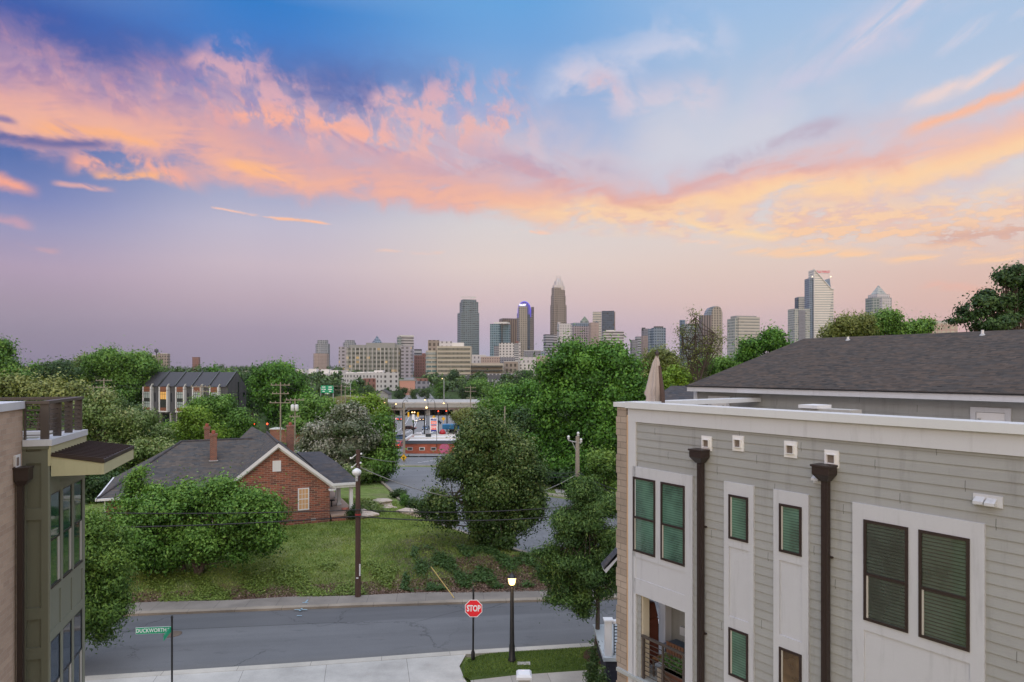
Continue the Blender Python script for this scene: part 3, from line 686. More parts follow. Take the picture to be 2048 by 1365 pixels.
# avenue running past the filling station and under the bridge
AV = [(120, -27, 34), (150, -26, 36), (180, -29, 34), (215, -31, 30), (260, -36, 30), (310, -42, 30), (345, -46, 30), (420, -58, 24), (600, -88, 18), (900, -135, 14)]
av = MB(); yy = np.concatenate([np.arange(118, 420, 4.), np.arange(420, 900, 20.)])
rw = []
for q in yy:
    c = np.interp(q, [a[0] for a in AV], [a[1] for a in AV]); w = np.interp(q, [a[0] for a in AV], [a[2] for a in AV])
    rw.append([(c-w/2+w*t, q, float(gz(c-w/2+w*t, q))+.25) for t in np.linspace(0, 1, 7)])
for a, b in zip(rw, rw[1:]):
    for k in range(6): av.quad(a[k], a[k+1], b[k+1], b[k])
av.build('avenue', M['road3'], kind='structure')
mk = MB()
for off, w in ((-5.2, .12), (-1.6, .1), (-.9, .1), (3.0, .12), (6.4, .12)):
    for q in np.arange(150, 330, 4.0):
        if off in (3.0, -5.2) and int(q/4) % 3 == 0: continue
        c0 = np.interp(q, [a[0] for a in AV], [a[1] for a in AV])+off; c1 = np.interp(q+4, [a[0] for a in AV], [a[1] for a in AV])+off
        z0 = float(gz(c0, q))+.29; z1 = float(gz(c1, q+4))+.29
        mk.quad((c0-w, q, z0), (c0+w, q, z0), (c1+w, q+4, z1), (c1-w, q+4, z1))
mk.build('lane_markings', M['signwhite'], kind='structure')
bay = MB()
for i in range(5):
    x0 = -14.5+i*3.3; bay.quad((x0, 104.5, gz(x0, 104.5)+.075), (x0+.14, 104.5, gz(x0+.14, 104.5)+.075), (x0+2.2, 111, gz(x0+2.2, 111)+.075), (x0+2.06, 111, gz(x0+2.06, 111)+.075))
bay.build('parking_markings', M['signwhite'], kind='structure')
# marks on the near road
pm = MB(); 
for cx_, cy_, a, b in ((-11.2, 36.2, .34, .05), (-11.2, 36.2, .05, .2), (-11.25, 37.15, .16, .04), (-11.25, 37.4, .04, .2), (-11.0, 35.3, .13, .04)):
    pm.box(cx_-a, cx_+a, cy_-b, cy_+b, .08 if cy_ < 36.6 else .124, .083 if cy_ < 36.6 else .127)
pm.build('survey_marks', mat('utility_paint', None, (.22, .32, .38), .8), kind='structure')
mh = MB(); mh.lathe([(.42, 0), (.42, .012), (.36, .02), (.30, .016), (.1, .02)], (XX(345, 32.9), 32.9, .055), 24)
tag(mh.build('manhole_cover', paint('rusty_iron', (.12, .085, .06), .7, .4)), 'round rusty manhole cover set in the grey road behind the street name sign', 'manhole cover')
vb = MB(); vb.box(XX(1047, 30)-.28, XX(1047, 30)+.28, 29.2, 29.5, .16, .19)
tag(vb.build('utility_box_lid', M['conc'], bevel=.01), 'small pale utility box lid in the grass island right of the street lamp', 'box lid')

# ------------------------------------------------------------------ right-hand house
DN = (-.5563, .8310)          # along the wall, away from the viewer
C0 = (2.72, 16.0)
RW = frame2(C0[0], C0[1], DN[0], DN[1])     # (s, w, z): w>0 goes into the building
def su(u, w=0):
    k = (u-CX)/F; ox, oy = C0[0]+.8310*w, C0[1]+.5563*w
    return (k*oy-ox)/(DN[0]-k*DN[1])
def zw(u, v, w=0):
    s = su(u, w); Y = C0[1]+DN[1]*s+.5563*w; return ZZ(v, Y)
rh = thing('grey_townhouse', 'grey lap sided townhouse with white window panels and low shingle roof filling the right side', 'house', (0, 0, 0))
S0, S1 = -17.0, -.12          # along-wall extent of the siding (S1 is the far corner)
def sid(mb, s0, s1, z0, z1, w=0.0, lap=.165, th=.016):
    z = math.floor(z0/lap)*lap
    while z < z1-1e-4:
        a, b = max(z, z0), min(z+lap, z1)
        ta = th*(1-(a-z)/lap)+.004; tb = th*(1-(b-z)/lap)+.004
        if b-a > .01:
            vs = [RW(p) for p in ((s0, w-ta, a), (s1, w-ta, a), (s1, w-tb, b), (s0, w-tb, b), (s0, w+.01, a), (s1, w+.01, a))]
            mb.add(vs, [(1, 0, 3, 2), (0, 1, 5, 4)])
        z += lap
# balcony opening
bo0, bo1 = su(1372), su(1283)          # near, far edge
boT = zw(1283, 1190); boB = zw(1275, 1352)
ZT = 11.72
sd = MB()
sid(sd, S0, bo0, 0, ZT); sid(sd, bo1, S1, 0, ZT); sid(sd, bo0, bo1, boT, ZT); sid(sd, bo0, bo1, 0, boB)
sd.build('siding', M['siding'], rh)
core = MB()      # body of the house behind the boards, leaving the balcony open
DEP = 13.0
B0w = 1.55
core.box(S0, bo0-.02, .02, DEP, 0, 10.9, RW); core.box(bo0-.02, .28, B0w, DEP, 0, 10.9, RW)
core.box(bo0-.02, .28, .02, B0w-.003, boT+.12, 10.897, RW); core.box(bo0-.02, .28, .02, B0w-.003, 0, boB-.08, RW)
core.box(S0, .28, .021, .20, 10.9, ZT, RW); core.box(.08, .28, .2, DEP, 10.9, ZT-.05, RW)
core.build('wall', M['siding'], rh)
# brick return at the far corner
bk = MB(); bk.box(.02, .34, -.03, .5, 0, ZT+.19, RW)
for i in range(26):
    if i % 2: bk.box(.34, .375, -.032, .4, i*.45, i*.45+.44, RW)
bk.build('brick_return', M['brick_tan2'], rh)
mo = MB(); mo.box(-.055, .02, -.022, .02, 0, ZT+.02, RW); mo.build('mortar_edge', M['mortar'], rh)
# coping and fascia
cp = MB(); cp.box(S0, -.02, -.12, .30, ZT+.25, ZT+.33, RW); cp.box(S0, -.02, -.125, -.12, ZT+.19, ZT+.33, RW)
cp.box(-.019, .42, -.08, .32, ZT+.2, ZT+.31, RW); cp.box(.02, .42, .321, 5.2, ZT+.2, ZT+.31, RW)
cp.build('coping', paint('pale_metal_coping', (.56, .58, .60), .35, .05, .1), rh)
fa = MB(); fa.box(S0, -.055, -.055, .02, ZT-.12, ZT+.25, RW); fa.build('fascia', M['trim'], rh)
ct = MB(); ct.box(-.30, -.056, -.05, -.005, 0, ZT-.12, RW); ct.build('corner_board', M['trim'], rh)
# window panel groups
def trimbox(mb, u0, u1, z0, z1, d=.05, w=0): mb.box(su(u1, w), su(u0, w), w-d, w-.0, z0, z1, RW)
def sash(parent, s0, s1, z0, z1, kind, w=-.05, glass='glass_blind', dark='brown', meet=True):
    """s0<s1 ; window set in the panel"""
    f = MB(); t = .045; d0, d1 = w-.02, w+.03
    f.box(s0, s1, d0, d1, z0, z0+t, RW); f.box(s0, s1, d0, d1, z1-t, z1, RW)
    f.box(s0, s0+t, d0+.001, d1, z0+t, z1-t, RW); f.box(s1-t, s1, d0+.001, d1, z0+t, z1-t, RW)
    zm = z0+(z1-z0)*.46
    if meet: f.box(s0+t, s1-t, d0+.002, d1, zm-.02, zm+.025, RW)
    wn = f.build('window', M[dark], parent)
    j = MB(); j.box(s1-t-.03, s1-t-.002, d0+.008, d0+.02, z0+t+.002, (zm-.022) if meet else z1-t-.002, RW); j.build('sash_edge', M['jamb'], wn)
    p = MB(); p.box(s0+t, s1-t, d0+.022, d0+.026, z0+t, z1-t, RW); p.build('pane', M[glass], wn)
    return wn
# group A: big pair above the balcony
a0, a1 = su(1388), su(1268)
zAt = zw(1268, 932); zAb = boB
pa = MB()
wt = zw(1270, 953); wb = zw(1270, 1101)
e0, e1 = su(1373), su(1325); e2, e3 = su(1314), su(1270)
pa.box(a0, a1, -.05, -.0, wt, zAt, RW); pa.box(a0, e0, -.05, 0, 0, wt, RW); pa.box(e3, a1, -.05, 0, 0, wt, RW)
pa.box(e1, e2, -.05, 0, wb, wt, RW); pa.box(e0, e3, -.05, 0, wb-.13, wb, RW)
pa.box(e0, e3, -.035, 0, boT+.36, wb-.13, RW); pa.box(e0, e3, -.05, 0, boT, boT+.36, RW)
pa.box(bo0-.001, bo0+.02, 0, .3, boB, boT, RW)
pan = pa.build('window_panel', M['trimpanel'], rh)
sash(rh, e0, e1, wb, wt, 0); sash(rh, e2, e3, wb, wt, 0)
# groups B and C: narrow strips
def strip_group(u0, u1, vt, wu0, wu1, wv0, wv1, lv0, lv1, glass2):
    s0, s1 = su(u1), su(u0); zt = zw(u0, vt)
    ws0, ws1 = su(wu1), su(wu0); z1 = zw(wu0, wv0); z0 = zw(wu0, wv1); z3 = zw(wu0, lv0); z2 = zw(wu0, lv1)
    m = MB(); m.box(s0, ws0, -.05, 0, 3., z1, RW); m.box(ws1, s1, -.05, 0, 3., z1, RW); m.box(s0, s1, -.05, 0, z1, zt, RW)
    m.box(ws0, ws1, -.05, 0, z0-.16, z0, RW); m.box(ws0, ws1, -.03, 0, z3+.22, z0-.16, RW); m.box(ws0, ws1, -.05, 0, z3, z3+.22, RW)
    m.box(ws0, ws1, -.05, 0, 3., z2, RW)
    for q in (ws0+.004, ws1-.012): m.box(q, q+.008, -.04, -.03, z3+.22, z0-.16, RW)
    m.build('window_panel', M['trimpanel'], rh)
    sash(rh, ws0, ws1, z0, z1, 0, meet=False); sash(rh, ws0, ws1, z2, z3, 0, meet=False, glass=glass2)
M['glass_tan'] = glassm('lit_tan_shade', slats=(.4, (.10, .065, .03), (.17, .11, .055)), rough=.2)
strip_group(1451, 1510, 962, 1461, 1500, 988, 1076, 1253, 1348, 'glass_blind')
strip_group(1550, 1620, 978, 1562, 1607, 1006, 1102, 1292, 1400, 'glass_tan')
# group D: large pair on the right
d0, d1 = su(1972), su(1708); q0, q1, q2, q3 = su(1943), su(1841), su(1820), su(1731)
zt = zw(1708, 1004); z1 = zw(1731, 1038); z0 = zw(1731, 1238)
m = MB(); m.box(d0, q0, -.05, 0, 3., z1, RW); m.box(q3, d1, -.05, 0, 3., z1, RW); m.box(d0, d1, -.05, 0, z1, zt, RW)
m.box(q1, q2, -.05, 0, z0, z1, RW); m.box(q0, q3, -.05, 0, z0-.17, z0, RW); m.box(q0, q3, -.03, 0, 3., z0-.17, RW)
m.build('window_panel', M['trimpanel'], rh)
sash(rh, q0, q1, z0, z1, 0, glass='glass_dark'); sash(rh, q2, q3, z0, z1, 0, glass='glass_dark')
# scuppers, leader heads and downspouts
def scupper(u, v, wpx, hpx):
    s = su(u); z = zw(u, v); a = .13; 
    m = MB(); b = .07
    m.box(s-a, s+a, -.035, -.0, z+b, z+a+.02, RW); m.box(s-a, s+a, -.035, 0, z-a-.02, z-b, RW)
    m.box(s-a, s-b, -.035, 0, z-b, z+b, RW); m.box(s+b, s+a, -.035, 0, z-b, z+b, RW)
    m.box(s-b-.012, s-b, -.075, .0, z-b, z+b, RW); m.box(s+b, s+b+.012, -.075, 0, z-b, z+b, RW)
    m.box(s-b-.012, s+b+.012, -.075, 0, z-b-.012, z-b, RW); m.box(s-b-.012, s+b+.012, -.075, 0, z+b, z+b+.012, RW)
    o = m.build('scupper', M['white'], rh)
    t = MB(); t.box(s-b, s+b, -.026, -.024, z-b, z+b, RW); t.build('opening', mat('dim_opening', None, (.16, .13, .11), .9) if 'dim_opening' not in bpy.data.materials else bpy.data.materials['dim_opening'], o)
for u, v in ((1415, 887), (1478, 887), (1583, 899), (1665, 918)): scupper(u, v, 26, 30)
def leader(u, vt):
    s = su(u); z = zw(u, vt); m = MB(); a = .155; c = .07
    m.box(s-a-.02, s+a+.02, -.31, -.02, z-.02, z+.015, RW); m.box(s-a, s+a, -.29, -.025, z-.15, z-.02, RW)
    pl0 = [(s-c, -.20), (s+c, -.20), (s+c, -.06), (s-c, -.06)]; pl1 = [(s-a, -.29), (s+a, -.29), (s+a, -.025), (s-a, -.025)]
    m.prism(pl0, z-.27, z-.15, RW, pl1)
    o = m.build('leader_head', M['brown'], rh, bevel=.004)
    d = MB(); d.box(s-.055, s+.055, -.17, -.065, .2, z-.27, RW)
    d.box(s-.02, s+.02, -.176, -.17, .2, z-.27, RW)
    for k in range(4): zz_ = z-1.6-k*2.2; d.box(s-.085, s+.085, -.066, -.02, zz_, zz_+.03, RW)
    d.build('downspout', M['brown'], rh)
leader(1409, 899); leader(1659, 930)
# vents
def hood(us, vs, plate):
    m = MB(); s0, s1 = su(plate[1]), su(plate[0]); zt_, zb_ = zw(plate[0], plate[2]), zw(plate[0], plate[3])
    m.box(s0, s1, -.03, 0, zb_, zt_, RW); o = m.build('vent_plate', M['trim'], rh)
    for u, v in zip(us, vs):
        s = su(u); z = zw(u, v); h = MB()
        h.add([RW(p) for p in ((s-.06, -.03, z+.05), (s+.06, -.03, z+.05), (s+.065, -.13, z-.01), (s-.065, -.13, z-.01), (s-.06, -.03, z-.06), (s+.06, -.03, z-.06), (s+.065, -.13, z-.05), (s-.065, -.13, z-.05))],
              [(0, 1, 2, 3), (4, 7, 6, 5), (0, 3, 7, 4), (1, 5, 6, 2), (3, 2, 6, 7), (0, 4, 5, 1)])
        h.build('vent_hood', M['trim'], o)
hood((1963, 1986), (1000, 1004), (1948, 2007, 986, 1009)); hood((1637,), (955,), (1628, 1650, 944, 966))
# roof deck behind the parapet, upper wall with small doors, second roof
dk = MB(); dk.box(S0, .08, .20, 5.0, 10.88, 10.93, RW); dk.build('roof_deck', M['conc'], rh)
UW = 5.0; e_far = su(1390, UW)
uw = MB(); sid(uw, S0, e_far-.12, 10.9, 12.28, UW, .2); uw.build('upper_siding', M['siding'], rh)
ub = MB(); ub.box(S0, e_far, UW+.005, DEP+3, 10.9, 12.28, RW); ub.build('upper_wall', M['siding'], rh)
uc = MB(); uc.box(e_far-.12, e_far+.02, UW-.04, UW+.1, 10.9, 12.28, RW); uc.build('upper_corner_board', M['trim'], rh)
def hatch(u0, u1, vt, uk, vk):
    s0, s1 = su(u1, UW), su(u0, UW); z = zw(u0, vt, UW); t = .1; m = MB()
    m.box(s0, s1, UW-.06, UW-.02, z-t, z, RW); m.box(s0, s0+t, UW-.06, UW-.02, 10.95, z-t, RW); m.box(s1-t, s1, UW-.06, UW-.02, 10.95, z-t, RW)
    o = m.build('hatch_door', M['trim'], rh)
    p = MB(); p.box(s0+t+.01, s1-t-.01, UW-.045, UW-.03, 10.95, z-t-.01, RW); p.build('door_panel', M['white'], o)
    k = MB(); k.lathe([(.02, -.02), (.035, 0), (.02, .02)], RW((su(uk, UW), UW-.08, zw(uk, vk, UW))), 10); k.build('knob', M['metal'], o)
hatch(1419, 1461, 792, 1450, 812); hatch(1943, 2024, 814, 1962, 838)
bx = MB(); s_ = su(1620, 2.2); bx.box(s_-.9, s_+.25, 2.2, 2.6, 10.93, 11.98, RW); bx.build('deck_curb_box', M['conc'], rh)
bc = MB(); bc.box(su(1638, 2.2), su(1601, 2.2), 2.12, 2.66, 11.981, 12.05, RW); bc.build('curb_cap', M['white'], rh)
# hip roof: eave line at w=4.6, ridge at w=9.6
ew, rw_ = 4.55, 9.6; ee = su(1372, ew); ze = 12.33; zr = 13.84
re_ = 1.72
fr = [RW(p) for p in ((S0, ew, ze), (ee, ew, ze), (re_, rw_, zr), (S0, rw_, zr))]
bkp = [RW(p) for p in ((S0, 2*rw_-ew, ze), (ee, 2*rw_-ew, ze))]
rf = MB(); rf.add(fr+bkp, [(1, 0, 3, 2), (4, 5, 2, 3), (5, 1, 2)])
dnv = [tuple(np.array(p)-np.array((0, 0, .035))) for p in fr+bkp]; rf.add(dnv, [(0, 1, 5, 4)]); rf.add([fr[0], fr[1], dnv[1], dnv[0], fr[1], bkp[1], dnv[5], dnv[1]], [(0, 1, 2, 3), (4, 5, 6, 7)])
roof = rf.build('roof', M['shingle'], rh)
de = MB(); de.box(S0, ee+.01, ew-.012, ew+.03, ze-.035, ze-.006, RW); de.build('drip_edge', M['black'], roof)
fb = MB(); fb.box(S0, ee-.02, ew+.02, ew+.05, ze-.17, ze-.037, RW); fb.box(S0, ee-.02, ew+.05, UW+.01, ze-.12, ze-.10, RW); fb.box(ee-.05, ee-.022, ew+.051, 2*rw_-ew, ze-.17, ze-.037, RW)
fb.build('eave_fascia', M['trim'], roof)
for u, v, h in ((1696, 681, .04), (1965, 671, .07)):
    s = su(u, 9.2); z = 13.68; b = RW((s, 9.2, z)); vp = MB(); vp.tube([(b[0], b[1], z), (b[0], b[1], z+h+.1)], .035, 10); vp.build('vent_pipe', M['white'], roof)
    bt = MB(); bt.lathe([(.09, 0), (.05, .07)], (b[0], b[1], z), 10); bt.build('pipe_boot', M['metal'], roof)
# balcony: floor, inner walls, columns, rail
bf = MB(); bf.box(bo0-.1, .3, -.10, B0w, boB-.08, boB, RW); bf.build('balcony_floor', paint('balcony_slab', (.34, .36, .36), .6, .1), rh)
bi = MB(); bi.box(bo0-.02, bo0+.0, .32, B0w, boB, boT+.12, RW); sid(bi, bo0, .27, boB, boT+.12, B0w-.01); bi.build('balcony_wall', M['siding'], rh)
for (s, w, k) in ((bo1+.07, .12, .10), (.14, 1.38, .11)):
    if k: cm = MB(); cm.box(s-k, s+k, w-k, w+k, boB, boT+.12, RW); cm.build('balcony_column', M['trim'] if k != .10 else paint('cream_column', (.52, .47, .38), .6, .06), rh)
rl = MB(); rt = boB+1.0
rl.box(bo0+.02, bo1-.01, -.03, .03, rt-.05, rt, RW); rl.box(bo1-.09, bo1-.04, -.024, .024, boB+.02, rt-.05, RW); rl.box(bo0+.03, bo0+.08, -.024, .024, boB+.02, rt-.05, RW); rl.box((bo0+bo1)/2-.02, (bo0+bo1)/2+.02, -.02, .02, boB+.02, rt-.05, RW)
for k in range(8): zz_ = boB+.10+k*.105; rl.box(bo0+.08, bo1-.09, -.007, .007, zz_, zz_+.014, RW)
rl.build('balcony_rail', M['bronze'], rh)
ol = MB(); b = RW((bo0+.035, 1.3, boB+1.15)); 
ol.box(-.42, -.26, B0w-.09, B0w-.036, boB+.62, boB+.82, RW); ol.build('outlet_cover', M['trim'], rh)
# things kept on the balcony
gr = MB(); gx, gy = -.10, .56
gr.prism([(gx-.20, gy-.17), (gx+.20, gy-.17), (gx+.20, gy+.17), (gx-.20, gy+.17)], boB+.12, boB+1.2, RW, [(gx-.19, gy-.16), (gx+.19, gy-.16), (gx+.19, gy+.16), (gx-.19, gy+.16)])
gr.prism([(gx-.19, gy-.16), (gx+.19, gy-.16), (gx+.19, gy+.16), (gx-.19, gy+.16)], boB+1.2, boB+1.55, RW, [(gx-.10, gy-.13), (gx+.12, gy-.13), (gx+.12, gy+.13), (gx-.10, gy+.13)])
tag(gr.build('covered_grill', M['cover'], bevel=.04), 'tall object under a rust brown fabric cover standing on the balcony', 'covered grill')
tb = thing('storage_bench', 'dark blue lidded storage box against the balcony side wall', 'storage box')
t1 = MB(); t1.box(-.78, -.12, 1.08, 1.5, boB+.05, boB+.4, RW); t1.build('box_body', mat('navy_plastic', None, (.02, .028, .045), .5), tb, bevel=.02)
t2 = MB(); t2.box(-.80, -.10, 1.05, 1.51, boB+.402, boB+.46, RW); t2.build('lid', mat('slate_lid', None, (.05, .07, .10), .45), tb, bevel=.02)
ch = thing('wicker_chair', 'brown slatted folding chair just behind the balcony rail', 'chair')
c1 = MB(); 
for k in range(6): c1.box(bo1-.62+k*.09, bo1-.55+k*.09, .25, .7, boB+.42, boB+.45, RW)
c1.build('seat', mat('chair_wood', None, (.16, .075, .035), .7), ch)
c2 = MB()
for k in range(6): c2.box(bo1-.62+k*.09, bo1-.55+k*.09, .70, .73, boB+.45, boB+.72, RW)
c2.build('backrest', mat('chair_wood_back', None, (.20, .10, .06), .7), ch)
for a in (-.60, -.12):
    for b_ in (.27, .68): q = MB(); q.box(bo1+a, bo1+a+.04, b_, b_+.04, boB, boB+.42, RW); q.build('leg', M['bronze'], ch)
pt = []
def planter(s, w, lab):
    t = thing('planter_box', lab, 'planter', group='planter boxes along the balcony rail')
    a = MB(); a.box(s-.35, s+.35, w-.13, w+.13, boB+.01, boB+.36, RW); a.build('trough', M['wood_grey'] if lab.startswith('weath') else mat('terracotta_wood', None, (.13, .05, .03), .8), t)
    c = [RW((s-.33+.66*random.random(), w-.12+.24*random.random(), boB+.42+.2*random.random())) for _ in range(260)]
    lm = MB()
    for p in c:
        d = Vector((random.uniform(-1, 1), random.uniform(-1, 1), random.uniform(.1, 1))).normalized()*.07; e_ = Vector((random.uniform(-1, 1), random.uniform(-1, 1), 0)).normalized()*.025; q = Vector(p)
        lm.quad(q, q+d*.5+e_, q+d, q+d*.5-e_)
    lm.build('foliage', mat('herb_green', None, (.06, .14, .03), .6) if 'herb_green' not in bpy.data.materials else bpy.data.materials['herb_green'], t)
planter(bo1-.75, .22, 'weathered wooden planter box of green herbs at the far part of the balcony rail')
planter(bo0+.45, .22, 'dark red planter box of green herbs at the near part of the balcony rail')
# closed parasol on the roof terrace
um = thing('parasol', 'closed beige patio umbrella standing on the roof terrace of the grey house', 'umbrella', (0, 0, 0))
ub_ = RW((-.02, 1.2, 10.93)); ux, uy = XX(1310, 16.8), 16.8
p_ = MB(); p_.tube([(ux+.06, uy, 10.94), (ux+.05, uy, 13.2)], .028, 10); p_.build('pole', M['bronze'], um)
cn = MB(); prof = []
n = 40; rings = []
for k, (z, r, ox) in enumerate(((11.25, .19, -.04), (11.5, .215, -.06), (11.9, .20, -.07), (12.12, .155, -.05), (12.22, .19, -.06), (12.42, .165, -.02), (12.7, .125, .0), (12.98, .08, .03), (13.14, .03, .05))):
    ring = []
    for i in range(n):
        q = 2*math.pi*i/n; rr = r*.86*(1+.30*math.cos(5*q+k*.5)+.10*math.sin(9*q+k)); ring.append((ux+ox+rr*math.cos(q), uy+rr*math.sin(q)*.9, z+(.05*math.sin(3*q) if k == 0 else 0)))
    rings.append(ring)
vs = [p for r_ in rings for p in r_]; cn.add(vs, [(j*n+i, j*n+(i+1) % n, (j+1)*n+(i+1) % n, (j+1)*n+i) for j in range(8) for i in range(n)], True)
cn.build('canopy', M['canvas'], um)
s_ = MB(); s_.tube([(ux+.15, uy-.14, 11.0), (ux+.16, uy-.13, 11.6), (ux+.16, uy-.11, 12.2), (ux+.10, uy-.07, 12.9)], [.05, .065, .06, .03], 8); s_.build('drape_fold', paint('shadowed_brown_fabric', (.085, .055, .045), .9, .2), um)
f_ = MB(); f_.lathe([(.045, 0), (.05, .05), (.03, .09), (.012, .13)], (ux+.05, uy, 13.16), 10); f_.build('finial', M['brown'], um)
# neighbouring porch beyond the corner, shrubs, post
po = thing('white_porch', 'white porch corner with dark slatted rail poking out past the brick corner', 'porch')
q = MB(); q.box(3.80, 7, 27.6, 31, 0, 1.05); q.build('foundation', mat('dark_base', None, (.022, .022, .035), .8), po)
q = MB(); q.box(3.68, 7.1, 27.48, 31.1, 1.05, 1.2); q.build('deck', mat('pale_deck', None, (.42, .46, .48), .6), po)
q = MB(); q.box(3.77, 4.05, 27.6, 27.88, 1.2, 2.62); q.build('column', M['white'], po)
q = MB(); q.box(3.72, 4.10, 27.55, 27.93, 2.62, 2.68); q.box(4.10, 7, 27.62, 27.86, 2.52, 2.62); q.build('cap', M['white'], po)
q = MB()
for k in range(9): q.box(4.15, 7, 27.70, 27.73, 1.32+k*.13, 1.35+k*.13)
for k in range(4): q.box(4.13+k*.9, 4.17+k*.9, 27.74, 27.77, 1.2, 2.52)
q.build('slatted_rail', M['black'], po)
gp = thing('porch_gable', 'dark eave corner of a small gable roof jutting out beyond the brick corner', 'roof')
q = MB(); pts_ = [P(1207, 1140, 24), P(1238, 1102, 24), P(1238, 1116, 24), P(1212, 1147, 24)]
q.extr(pts_, (.0, .5, 0)); q.build('rake_board', M['trim'], gp)
q = MB(); pts_ = [P(1206, 1137, 24), P(1262, 1076, 24), P(1262, 1086, 24), P(1209, 1140, 24)]; q.extr(pts_, (0, .6, 0)); q.build('roof', M['slate2'], gp)
ps = thing('gate_post', 'white square capped post standing in front of the sidewalk at the bottom edge', 'post')
px_, py_ = XX(1048, 24), 24.0
q = MB(); q.box(px_-.2, px_+.2, py_-.2, py_+.2, .12, 2.0); q.build('shaft', M['conc'], ps)
q = MB(); q.prism([(px_-.27, py_-.27), (px_+.27, py_-.27), (px_+.27, py_+.27), (px_-.27, py_+.27)], 2.0, 2.09); q.prism([(px_-.27, py_-.27), (px_+.27, py_-.27), (px_+.27, py_+.27), (px_-.27, py_+.27)], 2.09, 2.17, top=[(px_-.2, py_-.2), (px_+.2, py_-.2), (px_+.2, py_+.2), (px_-.2, py_+.2)]); q.build('cap', M['white'], ps)
# a roof glimpsed between the parasol and the grey house
nb = thing('neighbour_roof', 'small dark grey shingle roof seen between the parasol and the upper grey wall', 'house')
q = MB(); Yn = 58
q.add([P(1300, 812, Yn), P(1420, 812, Yn), P(1420, 772, Yn+4), P(1342, 772, Yn+4), P(1285, 812, Yn+9)], [(0, 1, 2, 3), (4, 0, 3)]); q.build('roof', M['slate2'], nb)
q = MB(); zz_ = ZZ(812, Yn); q.box(XX(1302, Yn), XX(1420, Yn), Yn+.3, Yn+9, 0, zz_-.01); q.build('wall', M['siding'], nb)
q = MB(); pp = P(1320, 778, Yn+2); q.tube([(pp[0], pp[1], pp[2]-1.2), (pp[0], pp[1], pp[2]+.1)], .12, 8); q.build('vent_pipe', M['black'], nb)

# ------------------------------------------------------------------ left-hand building
DL = (-.2966, .9550); B0 = (-10.87, 16.0)
LW = lambda p: (B0[0]+DL[0]*p[0]+.955*p[1], B0[1]+DL[1]*p[0]+.2966*p[1], p[2])   # (t along, out towards the street, z)
lh = thing('olive_townhouse', 'tan brick townhouse with an olive panelled bay and roof terrace on the left edge', 'house')
BE = 2.72; BW = -.52; TZ = 11.05
q = MB(); q.box(-8, .02, -8, BW, 0, 11.94, LW); q.build('brick_wall', M['brick_tan'], lh)
q = MB(); q.box(-8, .05, -8, BW+.05, 11.94, 12.07, LW); q.box(-8, .052, BW+.05, BW+.055, 11.9, 12.07, LW); q.build('coping', M['trim'], lh)
q = MB(); q.box(.02, BE, -7, -.001, 0, TZ-.03, LW); q.build('bay_body', M['olive'], lh)
# side face boards
q = MB()
zlist = [10.95, 9.35, 9.15, 6.95, 6.72, 4.95, 4.7, 2.6]
q.box(-.025, .02, BW+.0, BW+.08, 0, 10.95, LW); q.box(-.025, .02, -.14, .0, 0, 10.95, LW)
for z in (10.62, 9.30, 6.98, 6.05, 3.8, 1.8): q.box(-.0249, .02, BW+.08, -.14, z, z+.27, LW)
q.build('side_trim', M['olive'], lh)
# street face: stiles, rails, windows
F0 = 0.0
tw = [(.045, .741), (.926, 1.618), (1.78, 2.499)]
q = MB(); zs = [(9.87, 7.67), (6.40, 4.20), (2.9, .9)]
edges = [0.]+[e for p in tw for e in p]+[BE]
for i in range(0, 8, 2): q.box(edges[i]+(0 if i else -.025), edges[i+1], 0, .035, 0, 10.55, LW)
for a, b in tw:
    prev = 10.55
    for zt_, zb_ in zs:
        if prev-zt_ < .8: q.box(a, b, 0, .035, zt_, prev, LW)
        else:
            q.box(a, b, 0, .035, zt_, zt_+.22, LW); q.box(a, b, 0, .035, prev-.2, prev, LW); q.box(a, b, 0, .012, zt_+.22, prev-.2, LW)
        prev = zb_
    q.box(a, b, 0, .035, 0, prev, LW)
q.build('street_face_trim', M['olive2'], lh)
for a, b in tw:
    for zt_, zb_ in zs[:2]:
        f = MB(); t = .035
        f.box(a, b, .006, .028, zb_, zb_+t, LW); f.box(a, b, .006, .028, zt_-t, zt_, LW); f.box(a, a+t, .006, .0279, zb_+t, zt_-t, LW); f.box(b-t, b, .006, .0279, zb_+t, zt_-t, LW)
        zm = zb_+(zt_-zb_)*.5; f.box(a+t, b-t, .006, .03, zm-.02, zm+.02, LW)
        wn = f.build('window', M['black'], lh)
        g_ = MB(); g_.box(a+t, b-t, .012, .014, zb_+t, zt_-t, LW); g_.build('pane', M['glass_bay'] if zt_ > 8 else M['glass_low'], wn)
        j = MB(); j.box(b-t-.13, b-t-.002, .016, .03, zb_+t, zm-.02, LW); j.build('sash_edge', M['jamb'], wn)
        s_ = MB(); s_.box(a, b, .035, .05, zb_-.035, zb_, LW); s_.build('sill', M['brown'], wn)
# pale band and terrace coping
q = MB(); q.box(-.03, BE+.05, 0, .06, 10.55, TZ-.03, LW); q.build('pale_band', M['sage'], lh)
q = MB(); q.box(-.05, 0, BW-.01, .02, 10.95, TZ-.03, LW); q.build('side_band', M['olive'], lh)
q = MB(); q.box(-.06, BE+.06, -.34, .09, TZ-.03, TZ+.12, LW); q.box(-.06, .3, BW+.02, -.341, TZ-.03, TZ+.12, LW); q.box(BE-.3, BE+.06, -6, -.341, TZ-.03, TZ+.12, LW); q.build('terrace_coping', M['trim'], lh)
